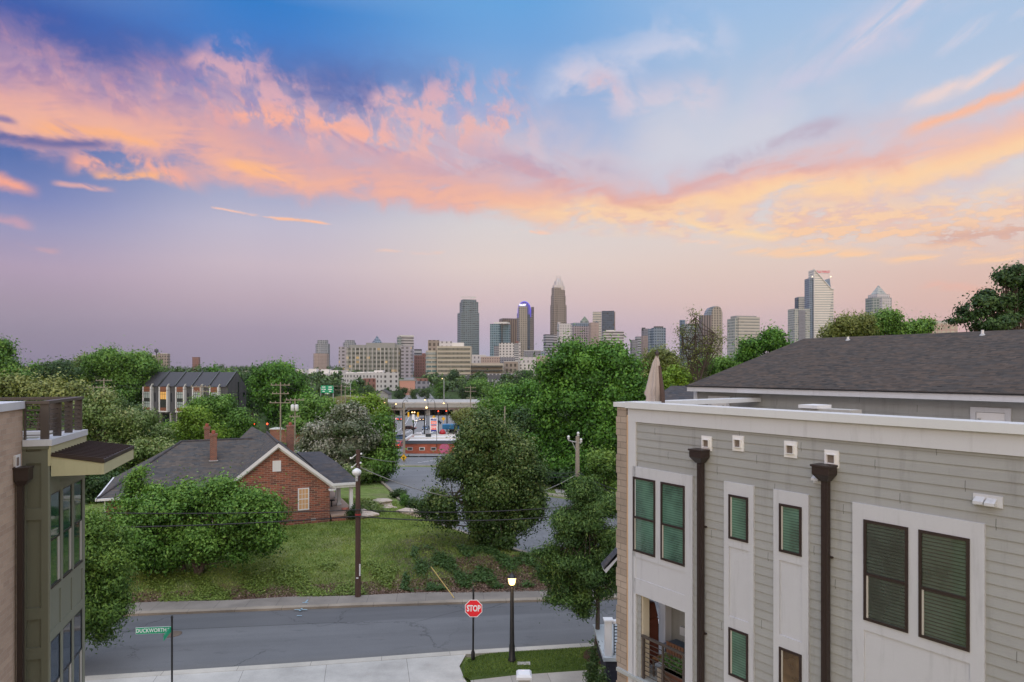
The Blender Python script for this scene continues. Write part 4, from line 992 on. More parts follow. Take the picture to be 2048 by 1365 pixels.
# railing
r_ = thing('terrace_rail', '', 'rail'); bpy.data.objects.remove(r_)
q = MB(); ZR = 12.07; zb_ = TZ+.121
q.box(-.02, BE-.02, -.15, .02, ZR-.07, ZR, LW); q.box(-.0201, .1, BW-.4, -.151, ZR-.07, ZR-.001, LW); q.box(BE-.14, BE-.02, -6, -.151, ZR-.07, ZR-.001, LW)
rail = q.build('top_rail', M['bronze'], lh)
for t_ in (.02, .88, 1.74, 2.56):
    q = MB(); q.box(t_, t_+.06, -.17, .0, zb_, ZR-.071, LW); q.build('rail_post', M['bronze'], lh)
for w_ in (-.62, -2., -3.6):
    q = MB(); q.box(BE-.12, BE-.05, w_-.22, w_, zb_, ZR-.071, LW); q.build('rail_post', M['bronze'], lh)
q = MB(); q.box(.0, .07, BW+.02, BW+.06, zb_, ZR-.071, LW); q.build('rail_post', M['bronze'], lh)
q = MB()
for k in range(6):
    z = zb_+.09+k*.115; q.box(.03, BE-.05, -.085, -.067, z, z+.018, LW); q.box(.04, .056, BW, -.086, z, z+.018, LW); q.box(BE-.1, BE-.084, -6, -.086, z, z+.018, LW)
q.build('rail_rods', M['bronze'], lh)
# standing-seam canopy
cz0, cz1 = 10.82, 10.66; ca, cb, cw = -.04, BE+.32, 1.17
q = MB(); 
q.add([LW(p) for p in ((ca, .061, cz0), (cb, .061, cz0), (cb, cw, cz1), (ca, cw, cz1), (ca, .061, cz0-.05), (cb, .061, cz0-.05), (cb, cw, cz1-.09), (ca, cw, cz1-.09))], [(3, 2, 1, 0), (4, 5, 6, 7), (0, 1, 5, 4), (1, 2, 6, 5), (2, 3, 7, 6), (3, 0, 4, 7)])
k = ca+.02
while k < cb:
    q.add([LW(p) for p in ((k, .07, cz0), (k+.025, .07, cz0), (k+.025, cw-.02, cz1), (k, cw-.02, cz1), (k, .07, cz0+.04), (k+.025, .07, cz0+.04), (k+.025, cw-.02, cz1+.03), (k, cw-.02, cz1+.03))], [(0, 1, 2, 3), (4, 7, 6, 5), (0, 4, 5, 1), (2, 6, 7, 3), (1, 5, 6, 2), (0, 3, 7, 4)]); k += .24
can = q.build('canopy', M['brown'], lh)
q = MB(); q.box(ca+.02, cb-.02, cw-.06, cw-.012, cz1-.36, cz1-.092, LW); q.extr([(ca+.02, .062, cz1-.36), (ca+.02, cw-.061, cz1-.36), (ca+.02, cw-.061, cz1-.092), (ca+.02, .062, cz0-.052)], (.05, 0, 0), LW)
q.box(cb-.07, cb-.02, .062, cw-.061, cz1-.36, cz1-.04, LW); q.box(ca+.071, cb-.071, .062, cw-.061, cz1-.2, cz1-.17, LW)
q.build('canopy_fascia', M['sage'], can)
# leader head on the brick
q = MB(); s = -.42; o_ = BW
q.box(s-.15, s+.15, o_+.02, o_+.30, 10.30, 10.56, LW); q.box(s-.17, s+.17, o_+.0, o_+.32, 10.56, 10.6, LW)
q.prism([(s-.07, o_+.05), (s+.07, o_+.05), (s+.07, o_+.2), (s-.07, o_+.2)], 10.18, 10.3, LW, [(s-.15, o_+.02), (s+.15, o_+.02), (s+.15, o_+.3), (s-.15, o_+.3)])
q.build('leader_head', M['brown'], lh, bevel=.004)
q = MB(); q.box(s-.06, s+.06, o_+.05, o_+.16, .2, 10.18, LW); q.build('downspout', M['brown'], lh)
q = MB(); q.box(s-.1, s+.1, o_, o_+.05, 10.62, 10.86, LW); q.box(s-.13, s+.13, o_+.05, o_+.06, 10.6, 10.88, LW); q.build('scupper', M['white'], lh)
q = MB(); q.box(s-.1, s+.04, o_+.06, o_+.063, 10.63, 10.82, LW); q.build('scupper_opening', mat('tan_shadow', None, (.2, .15, .12), .9), lh)
# ------------------------------------------------------------------ brick bungalow on the lawn
HA = (-27.7, 45.6); HD = (.910, .4145)
HW = lambda p: (HA[0]+HD[0]*p[0]-HD[1]*p[1], HA[1]+HD[1]*p[0]+HD[0]*p[1], p[2])   # (along front, depth, z)
KE = 15.45; ZE = 4.2; HDp = 10.0
bh = thing('brick_bungalow', 'red brick bungalow with grey hipped roof, white gable trim and side porch on the lawn', 'house')
ZB = .7
q = MB(); q.box(.45, KE-.2, .35, HDp-.3, ZB, ZE-.02, HW); q.build('wall', M['brick_house'], bh)
gk0, gk1, gpk = KE-8.0, KE, 7.42; gm_ = KE-3.98
# gable wall, projecting a little
q = MB(); q.extr([(gk0+.3, .0, ZB), (gk1-.25, .0, ZB), (gk1-.25, .0, ZE+.02), (gm_, .0, gpk-.2), (gk0+.3, 0, ZE+.02)], (0, .34, 0), HW); gw = q.build('gable_wall', M['brick_house'], bh)
q = MB(); q.box(gk0+.28, gk1-.23, -.03, .0, ZB, 1.75, HW); q.build('foundation_course', M['brick_house'], bh)
# roofs
def slab(mb, pts, th=.12, M_=None):
    n = len(pts); up = [tuple(p) for p in pts]; dn_ = [(p[0], p[1], p[2]-th) for p in pts]
    vs = up+dn_
    if M_: vs = [M_(p) for p in vs]
    mb.add(vs, [tuple(range(n)), tuple(range(n, 2*n))[::-1]]+[(i, n+i, n+(i+1) % n, (i+1) % n) for i in range(n)])
RZ = 7.33
q = MB(); a, b_ = -.0, KE+.0
e = [(0, 0, ZE), (KE-.05, 0, ZE), (KE-.05, HDp, ZE), (0, HDp, ZE), (4.94, 5, RZ), (KE-5, 5, RZ)]
q.add([HW(p) for p in e], [(0, 1, 5, 4), (1, 2, 5), (2, 3, 4, 5), (3, 0, 4)])
q.add([HW((p[0], p[1], p[2]-.1)) for p in e], [(0, 4, 5, 1), (1, 5, 2), (2, 5, 4, 3), (3, 4, 0)])
main = q.build('roof', M['slate'], bh)
q = MB(); sl = (gpk-ZE)/3.98
g0, g1, y0_, y1_ = gk0-.15, gk1+.15, -.32, 9.5
zl_ = ZE-.12
slab(q, [(g0, y0_, zl_), (gm_, y0_, gpk), (gm_, y1_, gpk), (g0, y1_, zl_)][::-1], .1, HW); slab(q, [(gm_, y0_, gpk), (g1, y0_, zl_), (g1, y1_, zl_), (gm_, y1_, gpk)][::-1], .1, HW)
q.build('gable_roof', M['slate'], bh)
# rear higher ridge
def kx0(u, y=0):
    k = (u-CX)/F; ox, oy = HA[0]-HD[1]*y, HA[1]+HD[0]*y; return (k*oy-ox)/(HD[0]-k*HD[1])
q = MB(); rz = 7.75; rc = kx0(505, 11.2)
q.add([HW(p) for p in ((rc-2.2, 8.5, 6.3), (rc+2.6, 8.5, 6.3), (rc+2.6, 13.5, 5.4), (rc-2.2, 13.5, 5.4), (rc, 10.5, rz), (rc, 12, rz))], [(0, 1, 4), (1, 2, 5, 4), (2, 3, 5), (3, 0, 4, 5)])
q.build('rear_roof', M['slate'], bh)
# ridge caps
q = MB()
for A_, B_ in (((4.94, 5, RZ), (KE-5.4, 5, RZ)), ((0, 0, ZE), (4.94, 5, RZ)), ((gm_, y0_, gpk), (gm_, 9.4, gpk))):
    q.tube([HW((A_[0], A_[1], A_[2]+.0)), HW((B_[0], B_[1], B_[2]+.0))], .09, 6)
q.build('ridge_cap', M['slate2'], main)
# white rake boards
q = MB()
for (x0, z0, x1, z1) in ((g0, zl_, gm_, gpk), (gm_, gpk, g1, zl_)):
    q.extr([(x0, y0_-.04, z0-.02), (x1, y0_-.04, z1-.02), (x1, y0_-.04, z1-.30), (x0, y0_-.04, z0-.30)], (0, .05, 0), HW)
    q.extr([(x0, y0_+.011, z0-.30), (x1, y0_+.011, z1-.30), (x1, y0_+.011, z1-.33), (x0, y0_+.011, z0-.33)], (0, .30, 0), HW)
    q.extr([(x0, -.05, z0-.331), (x1, -.05, z1-.331), (x1, -.05, z1-.46), (x0, -.05, z0-.46)], (0, .045, 0), HW)
q.box(g1-.5, g1+.0, y0_-.03, .2, zl_-.42, zl_-.32, HW)
q.build('rake_board', M['white'], bh)
q = MB(); q.box(-.06, gk0-.2, -.12, .0, ZE-.18, ZE-.02, HW); q.box(-.12, -.0, -.12, HDp+.1, ZE-.18, ZE-.02, HW); q.build('gutter', M['white'], bh)
for x_ in (.35, gk0-.5):
    q = MB(); q.box(x_, x_+.09, .24, .33, ZB, ZE-.18, HW); q.build('downspout', M['white'], bh)
# windows
def hwin(k0, k1, z0, z1, y, lit=False, rows=3, cols=3, nm='window'):
    f = MB(); t = .08
    f.box(k0-t, k1+t, y-.05, y-.001, z1, z1+t, HW); f.box(k0-t, k1+t, y-.07, y-.001, z0-t, z0, HW); f.box(k0-t, k0, y-.05, y-.001, z0, z1, HW); f.box(k1, k1+t, y-.05, y-.001, z0, z1, HW)
    zm = (z0+z1)/2; f.box(k0, k1, y-.04, y-.001, zm-.03, zm+.03, HW)
    for i in range(1, cols): x_ = lerp(k0, k1, i/cols); f.box(x_-.015, x_+.015, y-.035, y-.001, z0, z1, HW)
    for i in (1, 3): z = lerp(z0, z1, i/4); f.box(k0, k1, y-.034, y-.001, z-.012, z+.012, HW)
    w_ = f.build(nm, M['white'], bh)
    g_ = MB(); g_.box(k0, k1, y-.02, y-.0005, z0, z1, HW); g_.build('pane', mat('lit_shade', None, (.42, .25, .12), .6, emit=(.8, .42, .18), es=.12) if lit else M['glass_dark'], w_)
def kx(u, y=0):   # along-front coordinate of an image column at depth y
    k = (u-CX)/F; ox, oy = HA[0]-HD[1]*y, HA[1]+HD[0]*y; return (k*oy-ox)/(HD[0]-k*HD[1])
hwin(kx(598), kx(616), 2.38, 3.87, 0, True)
hwin(2.0, 3.0, 2.3, 3.7, .35); hwin(5.2, 6.2, 2.3, 3.7, .35)
q = MB(); k0, k1 = kx(545), kx(562); q.box(k0, k1, -.04, -.001, 5.3, 6.1, HW); q.build('gable_vent', M['white'], bh)
q = MB(); q.box(kx(622), kx(632), -.05, -.031, 1.45, 1.62, HW); q.build('crawl_vent', M['conc'], bh)
# chimneys
def chim(k, d, w, z0, z1, m='brick_chim'):
    q = MB(); q.box(k-w/2, k+w/2, d-w/2, d+w/2, z0, z1-.16, HW); q.box(k-w/2-.05, k+w/2+.05, d-w/2-.05, d+w/2+.05, z1-.16, z1, HW)
    o = q.build('chimney', M[m], bh)
    q = MB(); c = HW((k, d, z1)); q.lathe([(.13, 0), (.15, .12), (.11, .25)], c, 10); q.build('chimney_pot', M['terracotta'], o)
    q = MB(); q.box(k-w/2-.08, k+w/2+.08, d-w/2-.08, d+w/2+.08, z0+.35, z0+.42, HW); q.build('flashing', M['metal'], o)
chim(7.15, 3.0, .48, 5.6, 8.0); chim(kx(414, 8.2), 8.2, .42, 5.0, 8.15); chim(kx(580.5, 7.5), 7.5, .54, 4.5, 8.1)
# porch on the right flank
pk0, pk1, py0, py1 = KE-.3, KE+1.9, -.35, 13.0
q = MB(); zt_ = 5.35
q.add([HW(p) for p in ((pk0, py0, ZE-.0), (pk1, py0, ZE), (pk1, py1, ZE), (pk0-1.2, py1, ZE), (pk0-1.0, 2.6, zt_), (pk1-1.1, 2.6, zt_), (pk1-1.1, py1-2, zt_), (pk0-1.0, py1-2, zt_))], [(0, 1, 5, 4), (1, 2, 6, 5), (2, 3, 7, 6), (4, 5, 6, 7)])
q.build('porch_roof', M['slate2'], bh)
q = MB(); q.box(pk0+.25, pk1+.02, py0-.06, py0+.0, ZE-.2, ZE-.01, HW); q.box(pk1, pk1+.05, py0, py1, ZE-.2, ZE-.01, HW); q.box(pk0+.25, pk1-.15, py0+.05, py0+.2, ZE-.38, ZE-.2, HW); q.box(pk1-.3, pk1-.15, py0+.2, py1, ZE-.38, ZE-.2, HW); q.build('porch_eave', M['white'], bh)
for k_, d_ in ((kx(702, .15), .15), (kx(677.5, 3.6), 3.6), (pk1-.38, 6.8), (pk1-.38, 10.5)):
    q = MB(); q.box(k_-.13, k_+.13, d_-.13, d_+.13, 1.75, ZE-.38, HW); q.box(k_-.18, k_+.18, d_-.18, d_+.18, 1.75, 1.9, HW); q.box(k_-.17, k_+.17, d_-.17, d_+.17, ZE-.5, ZE-.381, HW); q.build('porch_column', M['white'], bh)
q = MB(); q.box(pk0+.2, pk1-.1, -.1, 12, ZB, 1.62, HW); q.build('porch_base', M['brick_house'], bh)
q = MB(); q.box(pk0+.15, pk1-.05, -.15, 12.1, 1.62, 1.75, HW); q.build('porch_floor', M['porchfloor'], bh)
cl = MB(); cl.box(pk1-1.0, pk1-.2, 1.1, 1.45, 1.751, 1.95, HW); tag(cl.build('cushion', mat('coral_cushion', None, (.55, .20, .15), .8), bevel=.04), 'coral pink cushions laid on the side porch floor of the brick bungalow', 'cushion')
bt = MB(); c = HW((pk0+.75, 3.2, 1.76)); bt.lathe([(.1, 0), (.05, .05), (.05, .45), (.28, .48), (.28, .53)], c, 16); tag(bt.build('porch_table', M['black']), 'small round black table on the side porch beside the brick wall', 'table')

# ------------------------------------------------------------------ utility pole with wires
PX, PY = XX(716, 38.2), 38.2
up = thing('utility_pole', 'tall dark wooden utility pole with a white lamp head at the road edge', 'utility pole', (PX, PY, 0))
PT = ZZ(900, PY)
def pole_mb(h, r0, r1, lean=0): q = MB(); q.tube([(lean*t*h/10, 0, h*t) for t in np.linspace(-.02, 1, 8)], r0, 12, r1); return q
pole_mb(PT, .17, .125).build('pole', M['wood'], up)
z = ZZ(943, PY); q = MB(); q.lathe([(.07, -.32), (.09, -.2), (.18, -.16), (.25, -.06), (.26, .02), (.22, .11), (.11, .18), (.05, .22)], (.0, -.32, z), 20); q.build('lamp_head', M['fixture'], up)
q = MB(); q.tube([(0, -.05, z-.25), (0, -.3, z-.2)], .03); q.lathe([(.07, -.5), (.08, -.33)], (0, -.32, z), 10); q.build('lamp_bracket', M['metal'], up)
for v, w in ((909, .24), (927, .2)):
    z = ZZ(v, PY); q = MB(); q.tube([(-w*1.6, -.1, z-.25), (-w*.3, -.16, z)], .025); q.lathe([(.05, 0), (.06, .06), (.02, .1)], (-w*1.6, -.1, z-.25), 8); q.lathe([(.05, 0), (.06, .06), (.02, .1)], (w*.9, -.16, z-.0), 8); q.build('insulator', M['fixture'], up)
q = MB(); z = ZZ(1031, PY); q.lathe([(.165, 0), (.165, .09)], (0, 0, z), 14); q.build('red_band', mat('red_marker', None, (.3, .02, .02), .7), up)
q = MB(); z = ZZ(1147, PY); q.box(.1, .17, -.17, -.12, z-.1, z+.55); q.box(-.06, .06, -.19, -.165, z-.25, z-.18); q.build('tag', M['fixture'], up)
def cable(pts, sag, r, m, name, label, n=18, cat='cable', group=None):
    q = MB()
    for a, b in zip(pts, pts[1:]):
        a, b = Vector(a), Vector(b)
        q.tube([a.lerp(b, t)-Vector((0, 0, sag*4*t*(1-t))) for t in np.linspace(0, 1, n)], r, 5, cap=False)
    return tag(q.build(name, m), label, cat, group)
pz = lambda v: (PX, PY-.2, ZZ(v, PY-.2))
cable([P(-150, 1015, 33), pz(1020), P(1150, 1012, 41), P(1500, 1005, 46)], .25, .028, M['wire'], 'overhead_cable', 'upper thick black cable crossing in front of the brick bungalow and lawn')
cable([P(-150, 1052, 33), pz(1033), P(1150, 1030, 41), P(1500, 1020, 46)], .3, .034, M['wire'], 'overhead_cable', 'lower thick black cable crossing in front of the brick bungalow and lawn')
RPX, RPY = XX(1155, 60), 60.0
cable([(PX, PY-.15, ZZ(932, PY)), (RPX, RPY, ZZ(948, RPY))], 2.1, .026, M['wire_pale'], 'overhead_cable', 'pale grey cable sagging from the dark utility pole across to the pale pole')
cable([(PX, PY, ZZ(912, PY)), P(840, 912, 108)], .6, .02, M['wire_pale'], 'overhead_cable', 'thin wire running from the pole top back over the parking lot')
# pale pole on the right, half hidden by the street tree
rp = thing('utility_pole', 'pale weathered utility pole with short crossarm and three insulators behind the street tree', 'utility pole', (RPX, RPY, 0))
RH = ZZ(873, RPY); pole_mb(RH, .22, .17).build('pole', M['wood_grey'], rp)
q = MB(); q.tube([(-.85, -.1, RH-.35), (.3, -.1, RH-.62)], .05, 6); q.tube([(-.5, -.1, RH-.45), (-.1, -.1, RH-1.3)], .03, 6); q.build('crossarm', M['metal'], rp)
for x_, z_ in ((-.8, RH-.3), (.05, RH+.02), (.3, RH-.55)):
    q = MB(); q.lathe([(.05, 0), (.13, .06), (.07, .16), (.13, .2), (.11, .32), (.04, .38)], (x_, -.08, z_), 10); q.build('insulator', M['fixture'], rp)
cable([P(1040, 920, 75), (RPX, RPY, ZZ(943, RPY)), P(1330, 985, 48)], .7, .028, M['wire'], 'overhead_cable', 'black cable passing the pale pole in front of the big maple, upper one')
cable([P(1035, 934, 75), (RPX, RPY, ZZ(948, RPY)), P(1330, 998, 48)], .7, .028, M['wire'], 'overhead_cable', 'black cable passing the pale pole in front of the big maple, lower one')
# ------------------------------------------------------------------ stop sign, lamp, street name sign, bamboo pole
sx_, sy_ = XX(946, 29.75), 29.75
ss_ = thing('stop_sign', 'red octagonal sign reading STOP on a black post at the corner of the grass island', 'stop sign', (sx_, sy_, .13))
q = MB(); q.tube([(0, 0, 0), (.02, 0, 3.02)], .042, 12); q.lathe([(.085, 0), (.085, .35), (.055, .45)], (0, 0, 0), 12); q.lathe([(.05, 0), (.035, .1), (.045, .14), (.01, .2)], (.02, 0, 3.0), 10); q.build('post', M['black'], ss_)
cz_ = ZZ(1216.5, sy_)-.13; R_ = .375/math.cos(math.pi/8)
SM = lambda r, y0, y1: ([(.03+r*math.cos(math.pi/8+i*math.pi/4), y0, cz_+r*math.sin(math.pi/8+i*math.pi/4)) for i in range(8)], (0, y1-y0, 0))
q = MB(); q.extr(*SM(R_, -.06, -.05)); plate = q.build('sign_plate', M['signwhite'], ss_)
q = MB(); q.extr(*SM(R_*.93, -.063, -.0601)); q.build('red_face', M['signred'], plate)
text_mb('STOP', .37, lambda p: (.03+p[0], -.066-p[2], cz_+p[1]-.005), .002, .012, .68).build('lettering', M['signwhite'], plate)
lx, ly = XX(1024, 29.6), 29.6
lp = thing('street_lamp', 'lit acorn street lamp on a tapered black post in the grass island', 'street lamp', (lx, ly, .14))
q = MB(); LZ = ZZ(1170, ly)-.14
q.lathe([(.17, 0), (.17, .12), (.14, .16), (.125, .7), (.105, .8), (.075, LZ-.25), (.06, LZ-.22), (.09, LZ-.14), (.055, LZ-.1), (.06, LZ-.04), (.12, LZ)], n=16); q.build('post', M['black'], lp)
q = MB(); q.lathe([(.09, LZ+.005), (.13, LZ+.05), (.175, LZ+.28), (.17, LZ+.31)], n=18); q.build('globe', M['skin_lit'], lp)
q = MB(); q.lathe([(.20, LZ+.315), (.19, LZ+.34), (.11, LZ+.43), (.05, LZ+.47), (.03, LZ+.54), (.01, LZ+.57)], n=18); q.build('cap', M['black'], lp)
q = MB()
for k in range(4): a_ = math.pi/4+k*math.pi/2; q.tube([(.10*math.cos(a_), .10*math.sin(a_), LZ), (.185*math.cos(a_), .185*math.sin(a_), LZ+.32)], .008, 5)
q.build('cage', M['black'], lp)
pl = bpy.data.lights.new('lamp_bulb', 'POINT'); pl.energy = 45; pl.color = (1, .62, .28); pl.shadow_soft_size = .12
plo = bpy.data.objects.new('lamp_bulb', pl); COL.objects.link(plo); plo.location = (0, -.26, LZ+.18); plo.parent = lp
nx_, ny_ = XX(344, 26.0), 26.0
ns = thing('street_name_sign', 'green street name sign reading DUCKWORTH AV on a black post at the lower left', 'street sign', (nx_, ny_, .12))
NH = ZZ(1231, ny_)-.12
q = MB(); q.tube([(0, 0, 0), (0, 0, NH-.12)], .036, 12); q.lathe([(.075, 0), (.075, .4), (.045, .5)], n=12); q.lathe([(.036, NH-.12), (.05, NH-.08), (.03, NH-.02), (.01, NH)], n=10); q.build('post', M['black'], ns)
z1_ = ZZ(1262, ny_)-.12
Nf = lambda p: (-1.42+p[0]+.0, -.0+.06-p[2]+(p[0])*-.0, z1_+p[1]-.03+(p[0])*.035)
q = MB(); q.extr([Nf((0, -.125, 0)), Nf((1.36, -.125, 0)), Nf((1.36, .125, 0)), Nf((0, .125, 0))], (0, .012, 0)); pb = q.build('name_blade', M['signwhite'], ns)
q = MB(); q.extr([Nf((.008, -.118, .004)), Nf((1.352, -.118, .004)), Nf((1.352, .118, .004)), Nf((.008, .118, .004))], (0, .003, 0)); q.build('green_face', M['signgreen'], pb)
text_mb('DUCKWORTH', .205, lambda p: Nf((.60+p[0], p[1]-.005, .006+p[2])), .001, .003, .86).build('lettering', M['signwhite'], pb)
text_mb('AV', .09, lambda p: Nf((1.27+p[0], p[1]+.05, .006+p[2])), .001, .001, .9).build('lettering', M['signwhite'], pb)
z2_ = ZZ(1268, ny_)-.12
q = MB(); ang = R(68); dx_, dy_ = -math.cos(ang), -math.sin(ang)
Nb = lambda p: (dx_*p[0]-.02+dy_*p[2]*-1, dy_*p[0]-p[2]*dx_*-1*0+.0, z2_+.08+p[1])
q.extr([(-.02, -.05, z2_+.1), (.16, -.95, z2_+.1), (.16, -.95, z2_+.3), (-.02, -.05, z2_+.3)], (.012, -.004, 0)); q.build('cross_blade', M['signgreen'], ns)
bp = MB(); a_ = P(862, 1134, 38.6); b_ = P(908, 1196, 37.9); bp.tube([b_, a_], .028, 8, .022); tag(bp.build('leaning_stake', M['lumber']), 'yellow bamboo stake leaning over the far sidewalk left of the stop sign', 'stake')
# ------------------------------------------------------------------ boulders, garden bits
def rock(name, u, v, Y, sx, sy, sz, label, seed, group='pale rocks in the front garden'):
    r = np.random.default_rng(seed); import bmesh; bm = bmesh.new(); bmesh.ops.create_icosphere(bm, subdivisions=3, radius=1)
    ph = r.uniform(0, 6, 9)
    for w in bm.verts:
        c = w.co; n = .2*math.sin(c.x*3+ph[0])+.16*math.sin(c.y*4+ph[1]+c.x)+.13*math.sin(c.z*5+ph[2])+.08*math.sin(c.x*9+ph[3])*math.sin(c.y*8+ph[4])
        w.co *= (1+n); w.co.x *= sx; w.co.y *= sy; w.co.z *= sz
    me = bpy.data.meshes.new(name); bm.to_mesh(me); bm.free(); autouv(me); me.materials.append(M['stone'])
    o = bpy.data.objects.new(name, me); COL.objects.link(o); x = XX(u, Y); o.location = (x, Y, float(gz(x, Y))+sz*.3); tag(o, label, 'rock', group)
rock('boulder', 730, 1018, 53.5, .95, .7, .42, 'pale flat boulder just right of the dark utility pole', 1)
rock('boulder', 818, 1016, 55, 1.15, .6, .33, 'long pale jagged rock on the lawn left of the magnolia', 2)
rock('boulder', 760, 994, 59, 1.0, .6, .28, 'low pale rock among grass in front of the side street', 3)
rock('boulder', 700, 1000, 57, .5, .4, .25, 'small pale rock beside the side porch column', 4)
rock('boulder', 817, 1002, 59.5, .22, .2, .2, 'small orange-tan rock at the foot of the round spiky shrub', 5)
rock('boulder', 780, 1008, 57.2, .55, .35, .16, 'thin pale slab lying between the two long garden rocks', 6)
# ------------------------------------------------------------------ trees
def leaves_mesh(name, C, Nn, size, tint, mat_, rng, droop=.0, aspect=.55, jit=.35):
    """C: leaf centres (n,3), Nn: outward directions (n,3)"""
    n = len(C); d = Nn+rng.normal(0, .75, (n, 3)); d /= np.linalg.norm(d, axis=1, keepdims=True)+1e-9
    ref = rng.normal(0, 1, (n, 3)); ref[:, 2] -= droop*2
    a = ref-(ref*d).sum(1, keepdims=True)*d; a /= np.linalg.norm(a, axis=1, keepdims=True)+1e-9
    b = np.cross(d, a); s = size*(1+rng.uniform(-jit, jit, (n, 1)))
    v = np.empty((n, 4, 3)); v[:, 0] = C-a*s*.5; v[:, 1] = C+b*s*.5*aspect+d*s*.08; v[:, 2] = C+a*s*.5; v[:, 3] = C-b*s*.5*aspect+d*s*.08
    me = bpy.data.meshes.new(name); me.vertices.add(4*n); me.vertices.foreach_set('co', v.ravel())
    me.loops.add(4*n); me.loops.foreach_set('vertex_index', np.arange(4*n, dtype=np.int32))
    me.polygons.add(n); me.polygons.foreach_set('loop_start', np.arange(0, 4*n, 4, dtype=np.int32)); me.polygons.foreach_set('loop_total', np.full(n, 4, np.int32))
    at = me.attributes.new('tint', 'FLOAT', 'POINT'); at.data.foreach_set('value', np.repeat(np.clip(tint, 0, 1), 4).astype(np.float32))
    me.update(calc_edges=True); me.materials.append(mat_)
    return me
def crown_pts(lobes, nclump, per, csize, rng, shell=.55, flat=.8, gap=.0, bumpy=True):
    """clumps spread over the outer part of overlapping ellipsoids"""
    L0 = np.array(lobes, float); sub = []
    if bumpy:
        for l in L0:      # each lobe breaks up into smaller boughs
            m = int(rng.integers(9, 14)); rr_ = l[3:6].min()
            for _ in range(m):
                d_ = rng.normal(0, 1, 3); d_ /= np.linalg.norm(d_); d_[2] = d_[2]*.9+.08; k_ = rng.uniform(.45, .84)
                s_ = rng.uniform(.24, .46)*(l[3:6]*.4+rr_*.6)
                sub.append([*(l[:3]+d_*l[3:6]*k_), s_[0], s_[1], s_[2]*.8])
    L = np.array(sub) if bumpy else L0
    vol = (L[:, 3]*L[:, 4]*L[:, 5])**(2/3); pick = rng.choice(len(L), nclump*2, p=vol/vol.sum()); lt = rng.normal(0, .13, len(L))
    d = rng.normal(0, 1, (nclump*2, 3)); d /= np.linalg.norm(d, axis=1, keepdims=True)
    r = shell+(1-shell)*rng.random(nclump*2)**.6; r *= 1+.10*rng.normal(0, 1, nclump*2)
    c = L[pick, :3]+d*r[:, None]*L[pick, 3:6]
    # drop clumps deep inside another lobe
    ins = np.zeros(len(c), int)
    for l in L: ins += (((c-l[:3])/(l[3:6]*.62))**2).sum(1) < 1
    k_ = (ins < 1) if not bumpy else (ins < 2)
    c = c[k_][:nclump]; d = d[k_][:nclump]; lt = lt[pick][k_][:nclump]
    if gap > 0:
        k = np.sin(c[:, 0]*1.7+1)*np.sin(c[:, 1]*1.9+2)*np.sin(c[:, 2]*2.3) < gap; c = c[k]; d = d[k]; lt = lt[k]
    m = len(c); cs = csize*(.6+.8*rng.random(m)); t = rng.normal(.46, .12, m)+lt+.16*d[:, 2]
    q = rng.normal(0, 1, (m, per, 3))*.5; q *= 1+.9*(rng.random((m, per, 1)) < .14); q *= cs[:, None, None]; q[:, :, 2] *= flat
    C = (c[:, None, :]+q).reshape(-1, 3); off = q.reshape(-1, 3)
    N_ = np.repeat(d, per, 0)*.8+off/np.maximum(np.repeat(cs, per)[:, None], .01)*1.2; N_[:, 2] += .45
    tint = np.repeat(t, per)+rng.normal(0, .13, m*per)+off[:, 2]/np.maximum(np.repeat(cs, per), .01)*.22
    return C, N_, tint, c
def limbs(base, forks, clumps, rng, r0, n=14, mat_=None, parent=None, rmin=.02, extra=0):
    """tapered trunk(s) from base through forks, then branches out to some clumps"""
    q = MB()
    for pts in forks:
        m = len(pts); P_ = []
        for i in range(m-1):
            a, b = Vector(pts[i]), Vector(pts[i+1])
            for t in (0, .5): P_.append(a.lerp(b, t)+Vector(rng.normal(0, .03+.03*t, 3))*(1 if i or t else 0))
        P_.append(Vector(pts[-1])); k = len(P_)
        q.tube(P_, [r0*(1.25 if i == 0 else 1)*(1-.72*i/(k-1)) for i in range(k)], 10)
        if len(clumps):
            idx = rng.choice(len(clumps), min(n, len(clumps)), replace=False)
            for j in idx:
                c = Vector(clumps[j]); s = Vector(P_[int(rng.integers(max(1, k//3), k))]); mid = s.lerp(c, .5)+Vector((0, 0, -.12*(c-s).length*.5)); L_ = (c-s).length
                rr = min(r0*.35, .02+L_*.018)
                q.tube([s, s.lerp(mid, .5), mid, c], [rr, rr*.8, rr*.55, rmin], 6, cap=False)
    return q
def tree(name, label, cat, x, y, lobes, leafm, nclump, per, csize, lsize, seed, trunk_r=.18, forks=None, group=None, z0=None, nlimb=16, bark='bark', **k):
    """lobes relative to the tree base"""
    rng = np.random.default_rng(seed); z0 = float(gz(x, y)) if z0 is None else z0
    t = thing(name, label, cat, (x, y, z0), 0, group)
    kw = {a: k[a] for a in ('shell', 'flat', 'gap') if a in k}
    C, N_, tint, c = crown_pts(lobes, nclump, per, csize, rng, **kw)
    ok = C[:, 2] > .05; lsize = lsize*1.18; C, N_, tint = C[ok], N_[ok], tint[ok]
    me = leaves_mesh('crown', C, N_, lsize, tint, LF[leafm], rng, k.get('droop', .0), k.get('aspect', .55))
    o = bpy.data.objects.new('crown', me); COL.objects.link(o); o.parent = t
    L = np.array(lobes, float); top = L[:, 2].max()
    if forks is None:
        cx_, cy_ = L[:, 0].mean(), L[:, 1].mean(); forks = [[(0, 0, -.2), (cx_*.2, cy_*.2, top*.35), (cx_*.6, cy_*.6, top*.8)]]
    q = limbs((0, 0, 0), forks, c, rng, trunk_r, nlimb)
    q.build('trunk', M[bark], t)
    return t
